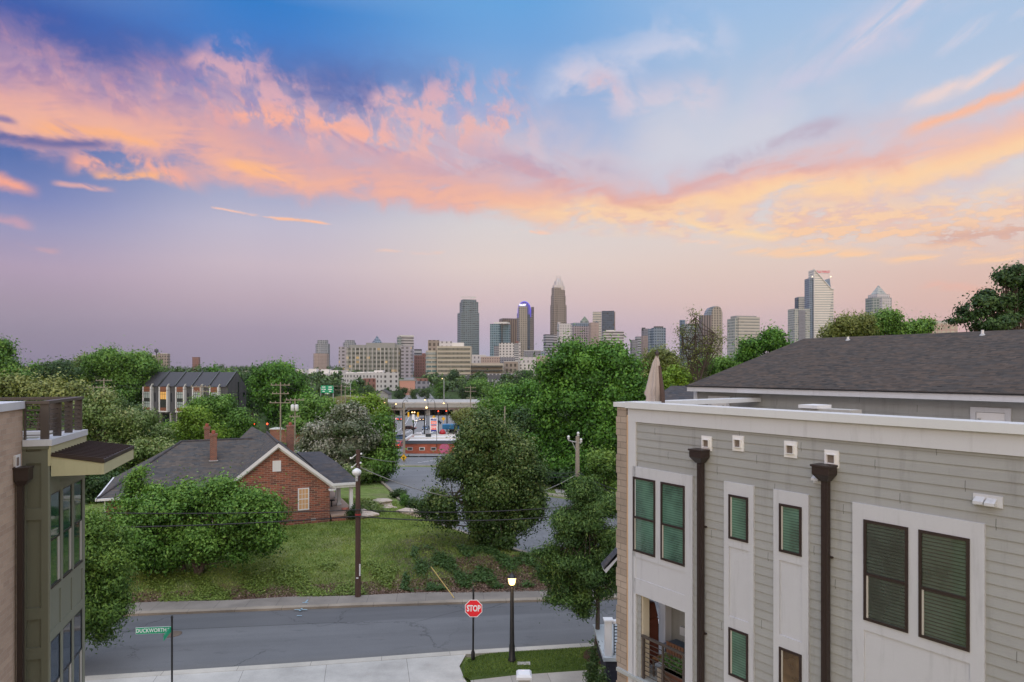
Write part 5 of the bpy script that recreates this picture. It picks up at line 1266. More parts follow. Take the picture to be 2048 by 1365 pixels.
def lobes_px(u, Y, base_z, spec, depth=.8):
    """spec rows: (u, v, half-width px, half-height px[, dy]) -> lobes relative to the base at (u,Y)"""
    x0 = XX(u, Y); out = []
    for s in spec:
        w = s[2]/F*Y; h = s[3]/F*Y; dy = s[4] if len(s) > 4 else 0
        out.append((XX(s[0], Y)-x0, dy, ZZ(s[1], Y)-base_z, w, max(w*depth, .5), h))
    return out
def ptree(name, label, cat, u, Y, spec, leafm, nclump, per, csize, lsize, seed, depth=.8, **k):
    x = XX(u, Y); z0 = float(gz(x, Y))
    return tree(name, label, cat, x, Y, lobes_px(u, Y, z0, spec, depth), leafm, nclump, per, csize, lsize, seed, z0=z0, **k)
# street tree by the olive house (left)
ptree('street_tree', 'dense green street tree beside the olive bay at the left kerb', 'tree', 150, 29.5,
      [(140, 1130, 95, 75), (190, 1090, 70, 60), (215, 1150, 55, 55), (180, 1215, 75, 60), (120, 1230, 80, 70), (190, 1262, 48, 34), (150, 1070, 70, 45), (232, 1215, 30, 30)],
      'oak', 1500, 48, .42, .13, 21, trunk_r=.13, droop=.3, aspect=.35, shell=.5)
# many-stemmed tree on the bank
ptree('lawn_tree', 'spreading many-stemmed green tree on the bank in front of the brick bungalow', 'tree', 396, 41.2,
      [(300, 1060, 78, 62), (400, 1030, 85, 60), (480, 1020, 68, 58), (455, 985, 50, 40), (540, 1055, 45, 42), (500, 1090, 60, 45), (400, 1085, 82, 46), (310, 1100, 62, 42), (250, 1040, 36, 46), (345, 1000, 46, 42), (515, 1000, 36, 28)],
      'mid', 1900, 48, .55, .16, 22, trunk_r=.13, depth=.75, shell=.45,
      forks=[[(0, 0, -.1), (-.55, .1, 1.5), (-1.4, .2, 3.3)], [(.1, 0, -.1), (.6, 0, 1.6), (1.1, .2, 3.6)], [(0, .1, -.1), (-.2, .1, 1.6), (.1, .4, 3.8)], [(-1.0, .3, -.1), (-1.1, .3, 1.5), (-1.9, .3, 3.2)]], nlimb=16)
ptree('lawn_tree', 'thinner tree with a pair of dark stems at the left end of the bank', 'tree', 322, 42.5,
      [(300, 1090, 46, 40), (250, 1085, 40, 50), (238, 1130, 32, 28), (330, 1075, 40, 40)], 'mid', 520, 42, .5, .16, 23, trunk_r=.09,
      forks=[[(0, 0, -.1), (-.1, 0, 1.5), (-.5, 0, 3)], [(.35, 0, -.1), (.4, .1, 1.4), (.3, 0, 3)]])
for i, (u_, v_, h_) in enumerate(((272, 965, 40), (300, 945, 0), (462, 945, 30), (330, 975, 10))):
    pass
ptree('sapling', 'thin sapling with wispy top rising in front of the bungalow roof at left', 'tree', 275, 43,
      [(272, 965, 16, 34), (285, 940, 9, 22), (260, 1000, 22, 26), (300, 985, 16, 18)], 'mid', 130, 34, .35, .14, 24, trunk_r=.05, shell=.2)
# magnolia
ptree('magnolia', 'big rounded bronze-green magnolia on the bank in the middle of the picture', 'tree', 985, 45.6,
      [(970, 900, 62, 58), (945, 905, 40, 38), (1020, 905, 52, 55), (975, 850, 36, 28), (938, 950, 58, 44), (1040, 955, 55, 55), (985, 960, 75, 60), (885, 1010, 42, 34), (960, 1020, 40, 34), (1040, 1020, 50, 48), (1000, 1060, 52, 42), (960, 1065, 24, 38), (890, 1040, 26, 14), (1070, 1000, 26, 34), (945, 868, 22, 22)],
      'magnolia', 3900, 48, .50, .15, 25, trunk_r=.24, depth=.85, shell=.5, flat=1,
      forks=[[(0, 0, -.2), (.0, .1, 1.4), (.2, .1, 4.0), (-.1, 0, 7.5)], [(0, 0, .8), (-1.3, -.1, 2.6), (-2.6, -.2, 3.2)]], nlimb=20)
# street tree on the island
ptree('street_tree', 'feathery willow oak on the grass island beside the brick corner', 'tree', 1193, 30.6,
      [(1165, 985, 28, 35), (1185, 1020, 55, 45), (1150, 1060, 52, 45), (1200, 1080, 55, 55), (1130, 1115, 55, 42), (1190, 1150, 60, 45), (1110, 1150, 42, 24), (1140, 1190, 55, 34), (1225, 1180, 30, 30), (1165, 1222, 26, 14), (1230, 1110, 40, 60), (1095, 1105, 28, 16), (1210, 1010, 40, 45)],
      'willow', 2900, 42, .34, .125, 26, trunk_r=.12, droop=.3, aspect=.3, shell=.3, flat=.55, gap=.5,
      forks=[[(0, 0, -.1), (.02, 0, 2.2), (0, .0, 4.5), (-.3, 0, 7.2)]], nlimb=40)
# big maple
ptree('maple', 'huge dark green maple rising above the skyline behind the pale pole', 'tree', 1170, 76,
      [(1185, 730, 62, 45), (1130, 745, 48, 40), (1240, 745, 46, 45), (1180, 790, 95, 60), (1110, 800, 42, 55), (1260, 810, 55, 60), (1170, 860, 88, 60), (1105, 880, 40, 55), (1240, 880, 60, 60), (1160, 930, 80, 40), (1215, 700, 26, 20), (1150, 705, 24, 20)],
      'maple', 3400, 46, .95, .30, 27, trunk_r=.45, shell=.5, flat=.9, depth=.8)
ptree('tree', 'dark vine-covered tree at the foot of the big maple right of the magnolia', 'tree', 1120, 80,
      [(1100, 900, 50, 55), (1150, 950, 50, 30), (1070, 870, 42, 60), (1215, 950, 50, 40), (1090, 955, 45, 20)], 'dark', 1000, 42, .8, .28, 28, trunk_r=.3)
ptree('tree', 'light green tree at the corner of the brick wall below the big maple', 'tree', 1215, 62,
      [(1205, 935, 30, 40), (1170, 985, 34, 22), (1225, 990, 34, 35)], 'oak', 480, 42, .6, .2, 29, trunk_r=.14)
# flowering grey tree and its neighbours
ptree('flowering_tree', 'silvery grey flowering tree just right of the bungalow chimney', 'tree', 682, 78,
      [(690, 850, 58, 38), (640, 880, 42, 40), (730, 880, 42, 34), (685, 900, 70, 40), (630, 920, 30, 28), (700, 825, 30, 20)], 'lilac', 1250, 46, .7, .24, 30, trunk_r=.25)
ptree('tree', 'dark green tree with low spreading boughs between porch roof and parking lot', 'tree', 715, 80,
      [(760, 870, 30, 50), (745, 930, 50, 40), (690, 950, 60, 35), (770, 900, 22, 30), (640, 960, 45, 22), (735, 960, 50, 22), (620, 935, 30, 40)], 'mid', 1350, 44, .75, .26, 31, trunk_r=.3)
ptree('tree', 'bright yellow-green tree behind the silvery flowering tree', 'tree', 732, 118,
      [(732, 815, 26, 28), (745, 840, 38, 34), (712, 830, 20, 26), (765, 870, 26, 36)], 'bright', 620, 40, 1.0, .36, 32, trunk_r=.3)
# behind the bungalow, left
ptree('tree', 'lime green young tree behind the left chimneys of the bungalow', 'tree', 392, 84,
      [(392, 845, 30, 30), (410, 868, 28, 24), (372, 862, 22, 24), (430, 875, 18, 16)], 'bright', 620, 42, .65, .24, 33, trunk_r=.15)
ptree('tree', 'grey-green leafy tree in front of the dark row houses, right of the lime tree', 'tree', 450, 92,
      [(440, 820, 34, 30), (478, 850, 28, 38), (450, 860, 42, 34), (410, 815, 24, 22), (480, 885, 26, 20), (500, 862, 12, 20)], 'mid', 900, 42, .75, .26, 34, trunk_r=.25, shell=.4)
ptree('tree', 'mixed green and rust tree above the metal canopy on the left', 'tree', 215, 72,
      [(205, 820, 48, 36), (190, 870, 40, 40), (250, 850, 40, 40), (165, 840, 30, 50), (235, 905, 50, 34)], 'shrubby', 1250, 44, .6, .22, 35, trunk_r=.25, shell=.4)
ptree('tree', 'twiggy rust-tinged tree between the canopy tip and the row houses', 'tree', 292, 76,
      [(285, 850, 40, 34), (315, 880, 34, 26), (262, 880, 30, 30)], 'shrubby', 700, 40, .6, .22, 36, trunk_r=.2, shell=.3)
ptree('tree', 'yellow-green bushy tree directly above the left hip of the bungalow roof', 'tree', 300, 64,
      [(290, 910, 48, 30), (330, 900, 30, 22), (250, 930, 40, 30), (220, 950, 40, 30)], 'shrubby', 1050, 44, .5, .2, 37, trunk_r=.15)
ptree('tree', 'dark green tree directly behind the tip of the metal canopy', 'tree', 205, 60,
      [(200, 960, 45, 40), (170, 930, 40, 50), (230, 985, 30, 30), (175, 1000, 40, 40)], 'dark', 700, 44, .5, .2, 38, trunk_r=.2)
# tall trees of the middle distance on the left
MID = [
 ('large green tree towering left of the dark row houses', 245, 170, [(250, 725, 62, 30), (215, 745, 50, 38), (275, 755, 45, 40), (235, 780, 62, 40)], 'mid', 1500),
 ('very dark round tree in the left distance beyond the terrace rail', 120, 190, [(118, 755, 44, 32), (90, 775, 30, 30), (150, 780, 40, 30)], 'dark', 900),
 ('olive-toned tree next to the very dark round tree', 175, 205, [(175, 740, 34, 28), (190, 770, 34, 30)], 'shrubby', 650),
 ('tall tree at the far left edge above the terrace rail', 6, 150, [(0, 705, 18, 24), (5, 740, 26, 32), (-10, 780, 46, 40), (30, 760, 22, 24)], 'mid', 900),
 ('yellowish tree low on the left between terrace rail and dark trees', 75, 130, [(40, 785, 40, 26), (95, 790, 40, 20), (140, 790, 30, 22)], 'sparse', 800),
 ('big round green tree right of the dark row houses', 560, 165, [(555, 755, 34, 34), (580, 780, 45, 42), (530, 780, 26, 40), (600, 815, 40, 32), (555, 825, 50, 28)], 'maple', 1500),
 ('low green tree behind the utility poles right of the row houses', 620, 150, [(618, 822, 30, 22), (600, 850, 30, 20), (645, 822, 20, 16)], 'mid', 600),
 ('dark tree tucked behind the right end of the row houses', 505, 200, [(505, 790, 20, 34), (490, 765, 16, 20)], 'dark', 420),
]
for i, (lb, u, Y, sp, lm, n) in enumerate(MID):
    ptree('tree', lb, 'tree', u, Y, sp, lm, n, 36, 1.5, .5, 50+i, trunk_r=.4)
# right of centre and behind the shingle roof
RT = [
 ('dark green tree between the overpass and the big maple', 1010, 150, [(1010, 800, 30, 34), (985, 820, 24, 26), (1030, 830, 34, 26)], 'mid', 700, 1.3, .42),
 ('bright green broad tree left of the big maple', 1045, 128, [(1050, 785, 34, 28), (1025, 810, 34, 30), (1065, 820, 34, 34), (1040, 850, 40, 24)], 'maple', 950, 1.2, .4),
 ('tree behind the overpass at its right end', 960, 420, [(960, 775, 24, 16), (985, 785, 20, 14)], 'mid', 420, 2.5, .9),
 ('rust-tinged small tree at the right end of the overpass', 905, 172, [(918, 838, 14, 13), (930, 830, 13, 13)], 'sparse', 260, .9, .35),
 ('green tree filling the gap behind the closed parasol', 1320, 95, [(1320, 725, 34, 26), (1345, 745, 40, 24), (1300, 770, 34, 24), (1360, 770, 40, 22)], 'sparse', 900, .9, .3),
 ('bright green shrubby tree right of the parasol above the small grey roof', 1348, 78, [(1348, 755, 20, 18), (1335, 775, 16, 16)], 'bright', 300, .6, .22),
 ('low green tree touching the left slope of the shingle roof', 1440, 100, [(1430, 735, 40, 18), (1480, 735, 34, 16), (1400, 750, 30, 20)], 'mid', 600, .9, .3),
 ('fresh green tree in front of the pale glass block', 1530, 58, [(1545, 682, 24, 18), (1510, 695, 22, 14), (1560, 700, 24, 14), (1495, 712, 16, 10)], 'maple', 420, .5, .2),
 ('tree of loose green clumps left of the pyramid-topped tower', 1690, 75, [(1700, 655, 40, 22), (1665, 668, 20, 12), (1730, 655, 24, 20)], 'sparse', 620, .65, .22),
 ('bright green tree covering the foot of the pyramid-topped tower', 1770, 78, [(1775, 648, 28, 22), (1800, 660, 14, 14), (1745, 660, 24, 14)], 'mid', 560, .65, .22),
 ('small green treetop right of the pyramid-topped tower', 1835, 80, [(1835, 658, 22, 12), (1850, 652, 10, 10)], 'mid', 260, .6, .22),
]
for i, (lb, u, Y, sp, lm, n, cs, ls) in enumerate(RT):
    ptree('tree', lb, 'tree', u, Y, sp, lm, n, 38, cs, ls, 80+i, trunk_r=.2, shell=.35)
# open crowned tall tree with bare twigs
ptree('tree', 'tall sparse tree with bare twigs standing in front of the arch-topped tower', 'tree', 1398, 88,
      [(1390, 625, 18, 16), (1375, 660, 24, 24), (1425, 670, 22, 24), (1400, 700, 44, 24), (1355, 690, 18, 18), (1440, 690, 14, 18), (1380, 730, 40, 16)], 'sparse', 150, 12, .7, .2, 97, trunk_r=.16, shell=.0,
      forks=[[(0, 0, 0), (0, 0, 9), (-.3, 0, 15), (-.5, 0, 19.5)], [(0, 0, 11), (1.2, 0, 15), (2, 0, 17.5)], [(0, 0, 10), (-1.4, 0, 14), (-2.2, 0, 17)]], nlimb=46)
# dark oak on the right edge
ptree('oak', 'dark spreading tree with open branches at the right edge of the sky', 'tree', 2040, 48,
      [(2030, 560, 40, 26), (1985, 605, 40, 26), (2040, 610, 44, 34), (1945, 625, 34, 12), (1925, 640, 26, 6), (2000, 645, 44, 20), (1960, 655, 40, 9), (2070, 580, 60, 44)], 'dark', 1000, 30, .5, .19, 98, trunk_r=.3, shell=.1, flat=.55, gap=.45,
      forks=[[(0, 0, 0), (0, 0, 12), (.2, 0, 15.5)], [(0, 0, 12), (-.8, 0, 14.5), (-1.6, 0, 17)], [(0, 0, 12), (-1.6, 0, 14.2), (-3.2, 0, 15.6)]], nlimb=30)
# small shrubs
def shrub(name, label, u, Y, w, h, leafm, seed, n=80, ls=.1, cs=.25, cone=False, group=None, z0=None):
    x = XX(u, Y); zb = float(gz(x, Y)) if z0 is None else z0
    if cone: lob = [(0, 0, h*(.12+.8*i/7), w*(1-.85*i/7)*.9, w*(1-.85*i/7)*.9, h*.12) for i in range(8)]
    else: lob = [(0, 0, h*.5, w, w*.8, h*.5)]
    return tree(name, label, 'shrub', x, Y, lob, leafm, n, 34, cs, ls, seed, trunk_r=.03, z0=zb, nlimb=5, group=group, aspect=.4, forks=[[(0, 0, 0), (0, 0, h*.4), (0, 0, h*.75)]])
shrub('conifer_shrub', 'tallest narrow conifer shrub beside the brick corner at the bottom edge', 1186, 25.6, .36, 2.45, 'arbor', 120, 170, .09, .16, True, z0=.15)
shrub('conifer_shrub', 'narrow conifer shrub nearest the brick wall at the bottom edge, shorter of the pair', 1206, 25.2, .28, 1.75, 'arbor', 121, 130, .09, .15, True, z0=.15)
shrub('shrub', 'round dark spiky shrub at the edge of the side street', 832, 61.5, .95, 1.1, 'arbor', 122, 90, .16, .3)
shrub('shrub', 'small dark spiky shrub left of the round one at the side street', 796, 68, .75, .9, 'arbor', 123, 60, .16, .3)
shrub('shrub', 'thin upright bush between the two spiky shrubs', 808, 63.5, .4, 1.3, 'mid', 124, 50, .15, .25)
shrub('shrub', 'grey-green clump of weeds by the pale boulder', 745, 55.5, 1.7, .75, 'shrubby', 125, 110, .15, .3)
shrub('shrub', 'dark green bush beside the porch corner behind the pole', 708, 52.5, .5, 1.1, 'dark', 126, 60, .13, .25)
shrub('shrub', 'clipped leafy tuft poking up at the bottom left beside the apron', 221, 25.2, .22, .32, 'mid', 127, 26, .07, .1, z0=.12)
shrub('hedge', 'low hedge-like thicket along the right side of the side street', 1140, 74, 5.2, 2.3, 'dark', 128, 420, .3, .7)
shrub('hedge', 'brown-green thicket behind the bungalow porch', 668, 76, 4.0, 2.3, 'shrubby', 129, 300, .28, .6)
# ivy patches under the magnolia and weeds, grass, fallen leaves
def ground_leaves(name, label, pts, size, leafm, seed, up=1., tmean=.5, h=.05, cat='ground cover'):
    rng = np.random.default_rng(seed); n = len(pts); z = gz(pts[:, 0], pts[:, 1])
    C = np.stack([pts[:, 0], pts[:, 1], z+rng.random(n)*h+.02], 1); N_ = np.zeros((n, 3)); N_[:, 2] = up
    me = leaves_mesh(name, C, N_*2, size, rng.normal(tmean, .2, n), LF[leafm], rng, 0, .6)
    o = bpy.data.objects.new(name, me); COL.objects.link(o); tag(o, label, cat, kind='stuff')
def scatter(n, x0, x1, f0, f1, seed, thr=None, sc=1.):
    r = np.random.default_rng(seed); x = r.uniform(x0, x1, n); t = r.random(n); y = np.array([f0(a) for a in x])*(1-t)+np.array([f1(a) for a in x])*t
    if thr is not None:
        k = np.sin(x*.9*sc+1.3)*np.sin(y*1.1*sc+.4)+.6*np.sin(x*2.3*sc+y*1.7)+.5*r.normal(0, .5, n) > thr; x, y = x[k], y[k]
    return np.stack([x, y], 1)
ff = lambda o: (lambda x: yi(FAR, x)+o)
ground_leaves('leaf_litter', 'brown fallen leaves along the foot of the bank behind the far sidewalk', np.concatenate([scatter(14000, -24, 8, ff(1.5), ff(3.6), 201), scatter(15000, -3.5, 6.5, ff(1.5), ff(6), 211)]), .10, 'litter', 301)
ground_leaves('ivy', 'dark green ivy and weeds on the bank under the magnolia', scatter(40000, -6.5, 5.5, ff(2.0), ff(8), 202, .25, 1.5), .14, 'dark', 302, h=.18, tmean=.8)
ground_leaves('weeds', 'weeds growing along the left part of the bank', scatter(34000, -24, -7, ff(1.7), ff(6), 203, .1), .12, 'grass', 303, h=.16, tmean=.4)
def grass(name, label, pts, h, w, leafm, seed, lean=.5, tmean=.5, z=None):
    r = np.random.default_rng(seed); n = len(pts); zz = gz(pts[:, 0], pts[:, 1]) if z is None else np.full(n, z)
    b = np.stack([pts[:, 0], pts[:, 1], zz-.01], 1); a = r.uniform(0, 6.28, n); d = np.stack([np.cos(a), np.sin(a), 0*a], 1)
    hh = h*(.5+r.random(n)); ln = r.uniform(-1, 1, (n, 2))*lean*h
    v = np.empty((n, 3, 3)); v[:, 0] = b-d*w/2; v[:, 1] = b+d*w/2; v[:, 2] = b; v[:, 2, 2] += hh; v[:, 2, :2] += ln
    me = bpy.data.meshes.new(name); me.vertices.add(3*n); me.vertices.foreach_set('co', v.ravel()); me.loops.add(3*n); me.loops.foreach_set('vertex_index', np.arange(3*n, dtype=np.int32))
    me.polygons.add(n); me.polygons.foreach_set('loop_start', np.arange(0, 3*n, 3, dtype=np.int32)); me.polygons.foreach_set('loop_total', np.full(n, 3, np.int32))
    big = np.sin(pts[:, 0]*.45+1)*np.sin(pts[:, 1]*.6)*.14+np.sin(pts[:, 0]*1.3+pts[:, 1]*.9)*.10+np.sin(pts[:, 0]*.8-pts[:, 1]*2.3)*.12
    at = me.attributes.new('tint', 'FLOAT', 'POINT'); at.data.foreach_set('value', np.repeat(np.clip(r.normal(tmean, .2, n)+big, 0, 1), 3).astype(np.float32))
    me.update(calc_edges=True); me.materials.append(LF[leafm]); o = bpy.data.objects.new(name, me); COL.objects.link(o); tag(o, label, 'grass', kind='stuff')
lw = scatter(170000, -24, 9, ff(2.4), lambda x: 66., 204); k = road_side_dist(lw[:, 0], lw[:, 1]) > .5
hx = (lw[:, 0]-HA[0])*HD[0]+(lw[:, 1]-HA[1])*HD[1]; hy = -(lw[:, 0]-HA[0])*HD[1]+(lw[:, 1]-HA[1])*HD[0]
k &= ~((hx > -.2) & (hx < KE+2.2) & (hy > -.2) & (hy < 13)); lw = lw[k]
grass('lawn_grass', 'mown grass of the lawn between the road and the bungalow', lw, .09, .05, 'grass', 304, 1.2)
tf = scatter(9000, -20, 6, ff(3.4), lambda x: 62., 205, .75, .6); tf = tf[(road_side_dist(tf[:, 0], tf[:, 1]) > .4)]
grass('tall_grass', 'taller grass tufts scattered over the lawn', tf, .30, .05, 'grass', 305, .6, .4)
gi = scatter(26000, -2.0, 11, lambda x: float(np.interp(x, [-1.7, .2, 3.2, 6.5, 12], [28.0, 28.4, 28.85, 29.4, 30.0])), lambda x: float(np.interp(x, [-2.1, -1.3, 4.1, 12], [29.6, 30.3, 31.2, 32.4])), 206)
gi = gi[np.hypot(gi[:, 0]-4.25, gi[:, 1]-30.1) > .95]
grass('verge_grass', 'short green grass covering the island with the street lamp', gi, .06, .035, 'grass', 306, .8, .28, z=.165)
# ------------------------------------------------------------------ skyline
def fp(kind, w, d, phi=0., **k):
    """footprint outline centred on the origin"""
    if kind == 'box': pts = [(-w/2, -d/2), (w/2, -d/2), (w/2, d/2), (-w/2, d/2)]
    elif kind == 'oct': c = k.get('c', .25)*min(w, d); pts = [(-w/2+c, -d/2), (w/2-c, -d/2), (w/2, -d/2+c), (w/2, d/2-c), (w/2-c, d/2), (-w/2+c, d/2), (-w/2, d/2-c), (-w/2, -d/2+c)]
    elif kind == 'bow':   # bowed front
        pts = [(-w/2+w*i/10, -d/2-d*.16*math.sin(math.pi*i/10)) for i in range(11)]+[(w/2, d/2), (-w/2, d/2)]
    elif kind == 'cross':
        a, b = w/2, d/2; c, e = a*.55, b*.55
        pts = [(-c, -b), (c, -b), (c, -e), (a, -e), (a, e), (c, e), (c, b), (-c, b), (-c, e), (-a, e), (-a, -e), (-c, -e)]
    elif kind == 'round': pts = [(w/2*math.cos(q), d/2*math.sin(q)) for q in np.linspace(0, 2*math.pi, 21)[:-1]]
    ca, sa = math.cos(phi), math.sin(phi)
    return [(x*ca-y*sa, x*sa+y*ca) for x, y in pts]
class Tower:
    def __init__(s, name, label, u0, u1, Y, cat='tower', group=None, phi=0., kind='box', dr=.8, **k):
        s.Y = Y; s.u0, s.u1 = u0, u1; x = XX((u0+u1)/2, Y); s.x = x; s.zb = float(gz(x, Y))-2
        s.t = thing(name, label, cat, (x, Y, s.zb), 0, group); s.k = k; s.kind = kind; s.dr = dr
        s.phi = phi-math.atan2(x, Y)*0; s.W = (u1-u0)/F*Y
    def z(s, v): return ZZ(v, s.Y)-s.zb
    def foot(s, u0=None, u1=None, kind=None, dr=None, dy=0):
        u0 = s.u0 if u0 is None else u0; u1 = s.u1 if u1 is None else u1; dr = dr or s.dr
        W_ = (u1-u0)/F*s.Y; w = W_/(math.cos(s.phi)+dr*abs(math.sin(s.phi))); p = fp(kind or s.kind, w, w*dr, s.phi, **s.k)
        ox = XX((u0+u1)/2, s.Y)-s.x; return [(a+ox, b+dy) for a, b in p]
    def blk(s, part, m, v0, v1, u0=None, u1=None, kind=None, dr=None, dy=0, top=None, parent=None, sh=None):
        f = s.foot(u0, u1, kind, dr, dy); q = MB(); tp = None
        if top is not None:
            cx_, cy_ = np.mean(f, 0); tp = [(cx_+(a-cx_)*top, cy_+(b-cy_)*top) for a, b in f]
        q.prism(f, s.z(v0) if v0 is not None else 0, s.z(v1), top=tp); return q.build(part, m if not isinstance(m, str) else M[m], parent or s.t)
FM = {
 'condo': facade('condo_facade', (.175, .210, .230), (.026, .060, .075), 5.6, 5.2, .72, .55, gr=.25, jit=1.1),
 'teal': facade('teal_curtain_wall', (.17, .25, .30), (.030, .095, .135), 6., 6.2, .76, .66, gr=.12, jit=.6),
 'bronze': facade('bronze_fins', (0.208, 0.152, 0.112), (0.056, 0.036, 0.030), 6.5, 3.9, .45, 1., jit=.3),
 'granite': facade('tan_tower', (0.226, 0.195, 0.176), (0.048, 0.050, 0.053), 5.8, 6., .5, .62, jit=.6),
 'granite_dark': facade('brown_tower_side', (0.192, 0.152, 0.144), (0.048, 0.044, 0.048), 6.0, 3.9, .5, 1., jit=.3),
 'tan_strip': facade('gold_window_strip', (.33, .29, .24), (.085, .080, .07), 6.2, 6., .5, .6, jit=.8),
 'crownstone': facade('banded_stone', (0.271, 0.226, 0.193), (0.060, 0.054, 0.050), 5.2, 6.2, .52, .6, jit=.5),
 'grid_white': facade('white_grid_hotel', (0.540, 0.513, 0.513), (0.027, 0.030, 0.036), 5.6, 4.6, .42, .5, gr=.3, jit=.3),
 'balc': facade('balcony_stack', (.50, .49, .50), (.10, .11, .13), 30., 3.5, 1., .58, gr=.4),
 'stripe': facade('grey_ribbon', (0.320, 0.328, 0.368), (0.040, 0.048, 0.068), 12., 6., 1., .45, gr=.2),
 'stripe_w': facade('white_ribbon', (0.442, 0.416, 0.425), (0.056, 0.052, 0.060), 12., 6., 1., .4, gr=.2),
 'white': facade('white_stone', (0.510, 0.484, 0.493), (0.180, 0.171, 0.189), 5.4, 5.8, .36, .5, jit=.4),
 'pinkgrid': facade('pink_stone_grid', (0.336, 0.280, 0.288), (0.028, 0.028, 0.040), 5.6, 5.6, .52, .58, jit=.4),
 'navy': facade('navy_glass', (.05, .075, .11), (.030, .055, .095), 5., 6, .8, .7, gr=.1, jit=1.),
 'cream': facade('cream_glass', (0.459, 0.425, 0.374), (0.221, 0.230, 0.221), 8., 6.4, 1., .42, gr=.15, jit=.3),
 'creamglass': facade('pale_reflective_glass', (0.399, 0.399, 0.365), (0.212, 0.246, 0.246), 5.4, 6., .76, .66, gr=.12, jit=.6),
 'slantglass': facade('warm_banded_glass', (.66, .62, .56), (.36, .37, .36), 60., 6.5, 1., .36, gr=.15, jit=.15),
 'bluegrey': facade('blue_grey_glass', (0.192, 0.240, 0.304), (0.048, 0.088, 0.136), 5., 5.8, .7, .62, gr=.12, jit=.7),
 'greengl': facade('green_glass', (0.280, 0.304, 0.296), (0.072, 0.128, 0.132), 5.4, 5.9, .66, .6, gr=.15, jit=.5),
 'dim': facade('grey_office', (0.216, 0.216, 0.248), (0.080, 0.088, 0.112), 3.4, 3.6, .6, .5, jit=.4),
 'peach': facade('peach_block', (0.368, 0.280, 0.248), (0.128, 0.104, 0.104), 3.2, 3.4, .45, .45, jit=.3),
 'resid': facade('pale_residential', (0.300, 0.307, 0.330), (0.072, 0.096, 0.112), 5.0, 5., .6, .55, jit=.8),
 'hosp': facade('hospital_grid', (.27, .27, .235), (.075, .085, .075), 4.6, 5.6, .84, .52, gr=.2, jit=.8, lit=.10),
 'hospw': facade('hospital_lilac_panel', (0.344, 0.320, 0.361), (0.096, 0.096, 0.104), 6., 4.5, .55, .5, gr=.25, jit=.5, lit=.08),
 'brickfar': facade('far_brick', (0.225, 0.105, 0.086), (0.096, 0.056, 0.052), 3.3, 4.0, .4, .5, jit=.4),
 'mansard': facade('mansard_flats', (0.288, 0.160, 0.120), (0.304, 0.296, 0.288), 4., 4.2, .4, .5, jit=.5),
 'whiteflat': facade('white_flats', (0.561, 0.544, 0.527), (0.056, 0.052, 0.052), 5., 3.7, .36, .5, jit=.4, gr=.4),
}
cream = paint('cream_concrete', (.43, .39, .32), .8, .1, 0, .05)
greyp = paint('grey_plant_screen', (.26, .26, .245), .8, .1, 0, .05)
darkg = mat('dark_window_band', None, (.045, .05, .05), .2)
ribgl = facade('ribbon_glazing', (.30, .27, .22), (.10, .11, .095), 1.6, 50., .8, 1., gr=.2, jit=.8, lit=.05)
whitep = paint('white_roof_edge', (.62, .60, .58), .7, .1, 0, .05)
# far left pair
T = Tower('residential_tower', 'slim grey residential tower standing alone left of the hospital', 629, 662, 1700, phi=.5, kind='oct')
T.blk('shaft', FM['resid'], None, 688); T.blk('penthouse', FM['resid'], 688, 681, 633, 658); T.blk('podium', FM['peach'], None, 708, 631, 666, dy=-28)
T = Tower('residential_tower', 'twin of the lone grey tower, its top peeping over the hospital', 684, 714, 1700, phi=.5, kind='oct')
T.blk('shaft', FM['resid'], None, 686); T.blk('penthouse', FM['resid'], 686, 681, 688, 711)
T = Tower('pyramid_tower', 'distant blue glass pyramid tip behind the hospital roof', 742, 766, 1500, phi=.6)
T.blk('shaft', FM['peach'], None, 688); T.blk('pyramid', FM['bluegrey'], 688, 672, top=.02)
T = Tower('residential_tower', 'pale tower with a lit flat cap behind the right end of the hospital', 796, 828, 1500, phi=.45)
T.blk('shaft', FM['stripe_w'], None, 674); T.blk('roof_cap', whitep, 674, 671.5, 794, 829); T.blk('corner_glass', FM['greengl'], 720, 676, 797, 806, dy=-22)
# hospital
T = Tower('hospital', 'wide grey-green gridded hospital block with lit windows', 679, 830, 900, 'building', phi=.0, dr=.35)
T.blk('main_block', FM['hosp'], None, 697, 697, 806); T.blk('left_wing', FM['hospw'], None, 694.5, 682, 700, dy=-6, dr=.9); T.blk('left_stair', FM['hospw'], None, 706, 678.5, 683, dr=2.5)
T.blk('right_wing', FM['hospw'], None, 693.5, 805, 827, dy=-8, dr=1.2); T.blk('roof_plant', greyp, 697, 690.5, 700, 733, dr=.4); T.blk('roof_plant', greyp, 697, 686.5, 734, 792, dr=.3); T.blk('roof_plant', greyp, 697, 690, 791, 805, dr=.8)
q = MB()
for i in range(13):
    uu = 701+i*8.2; x = XX(uu, 900)-T.x; q.box(x-.45, x+.45, -19.4, -18.4, 0, T.z(697))
q.build('wall_fin', paint('pale_fin', (.46, .44, .43), .7, .05, 0, .05), T.t)
q = MB(); x = XX(808.5, 900)-T.x; q.box(x-.9, x+.9, -32, -30.2, 0, T.z(700)); q.build('dark_glass_slot', darkg, T.t)
T = Tower('office_block', 'grey block peering out right of the hospital', 829, 843, 1050, 'building'); T.blk('body', FM['stripe'], None, 699)
T = Tower('brick_block', 'reddish brick block between the hospital and the cream ribbon-windowed building', 829, 857, 930, 'building', dr=.5); T.blk('body', FM['brickfar'], None, 711); T.blk('parapet', FM['brickfar'], 711, 707, 844, 852)
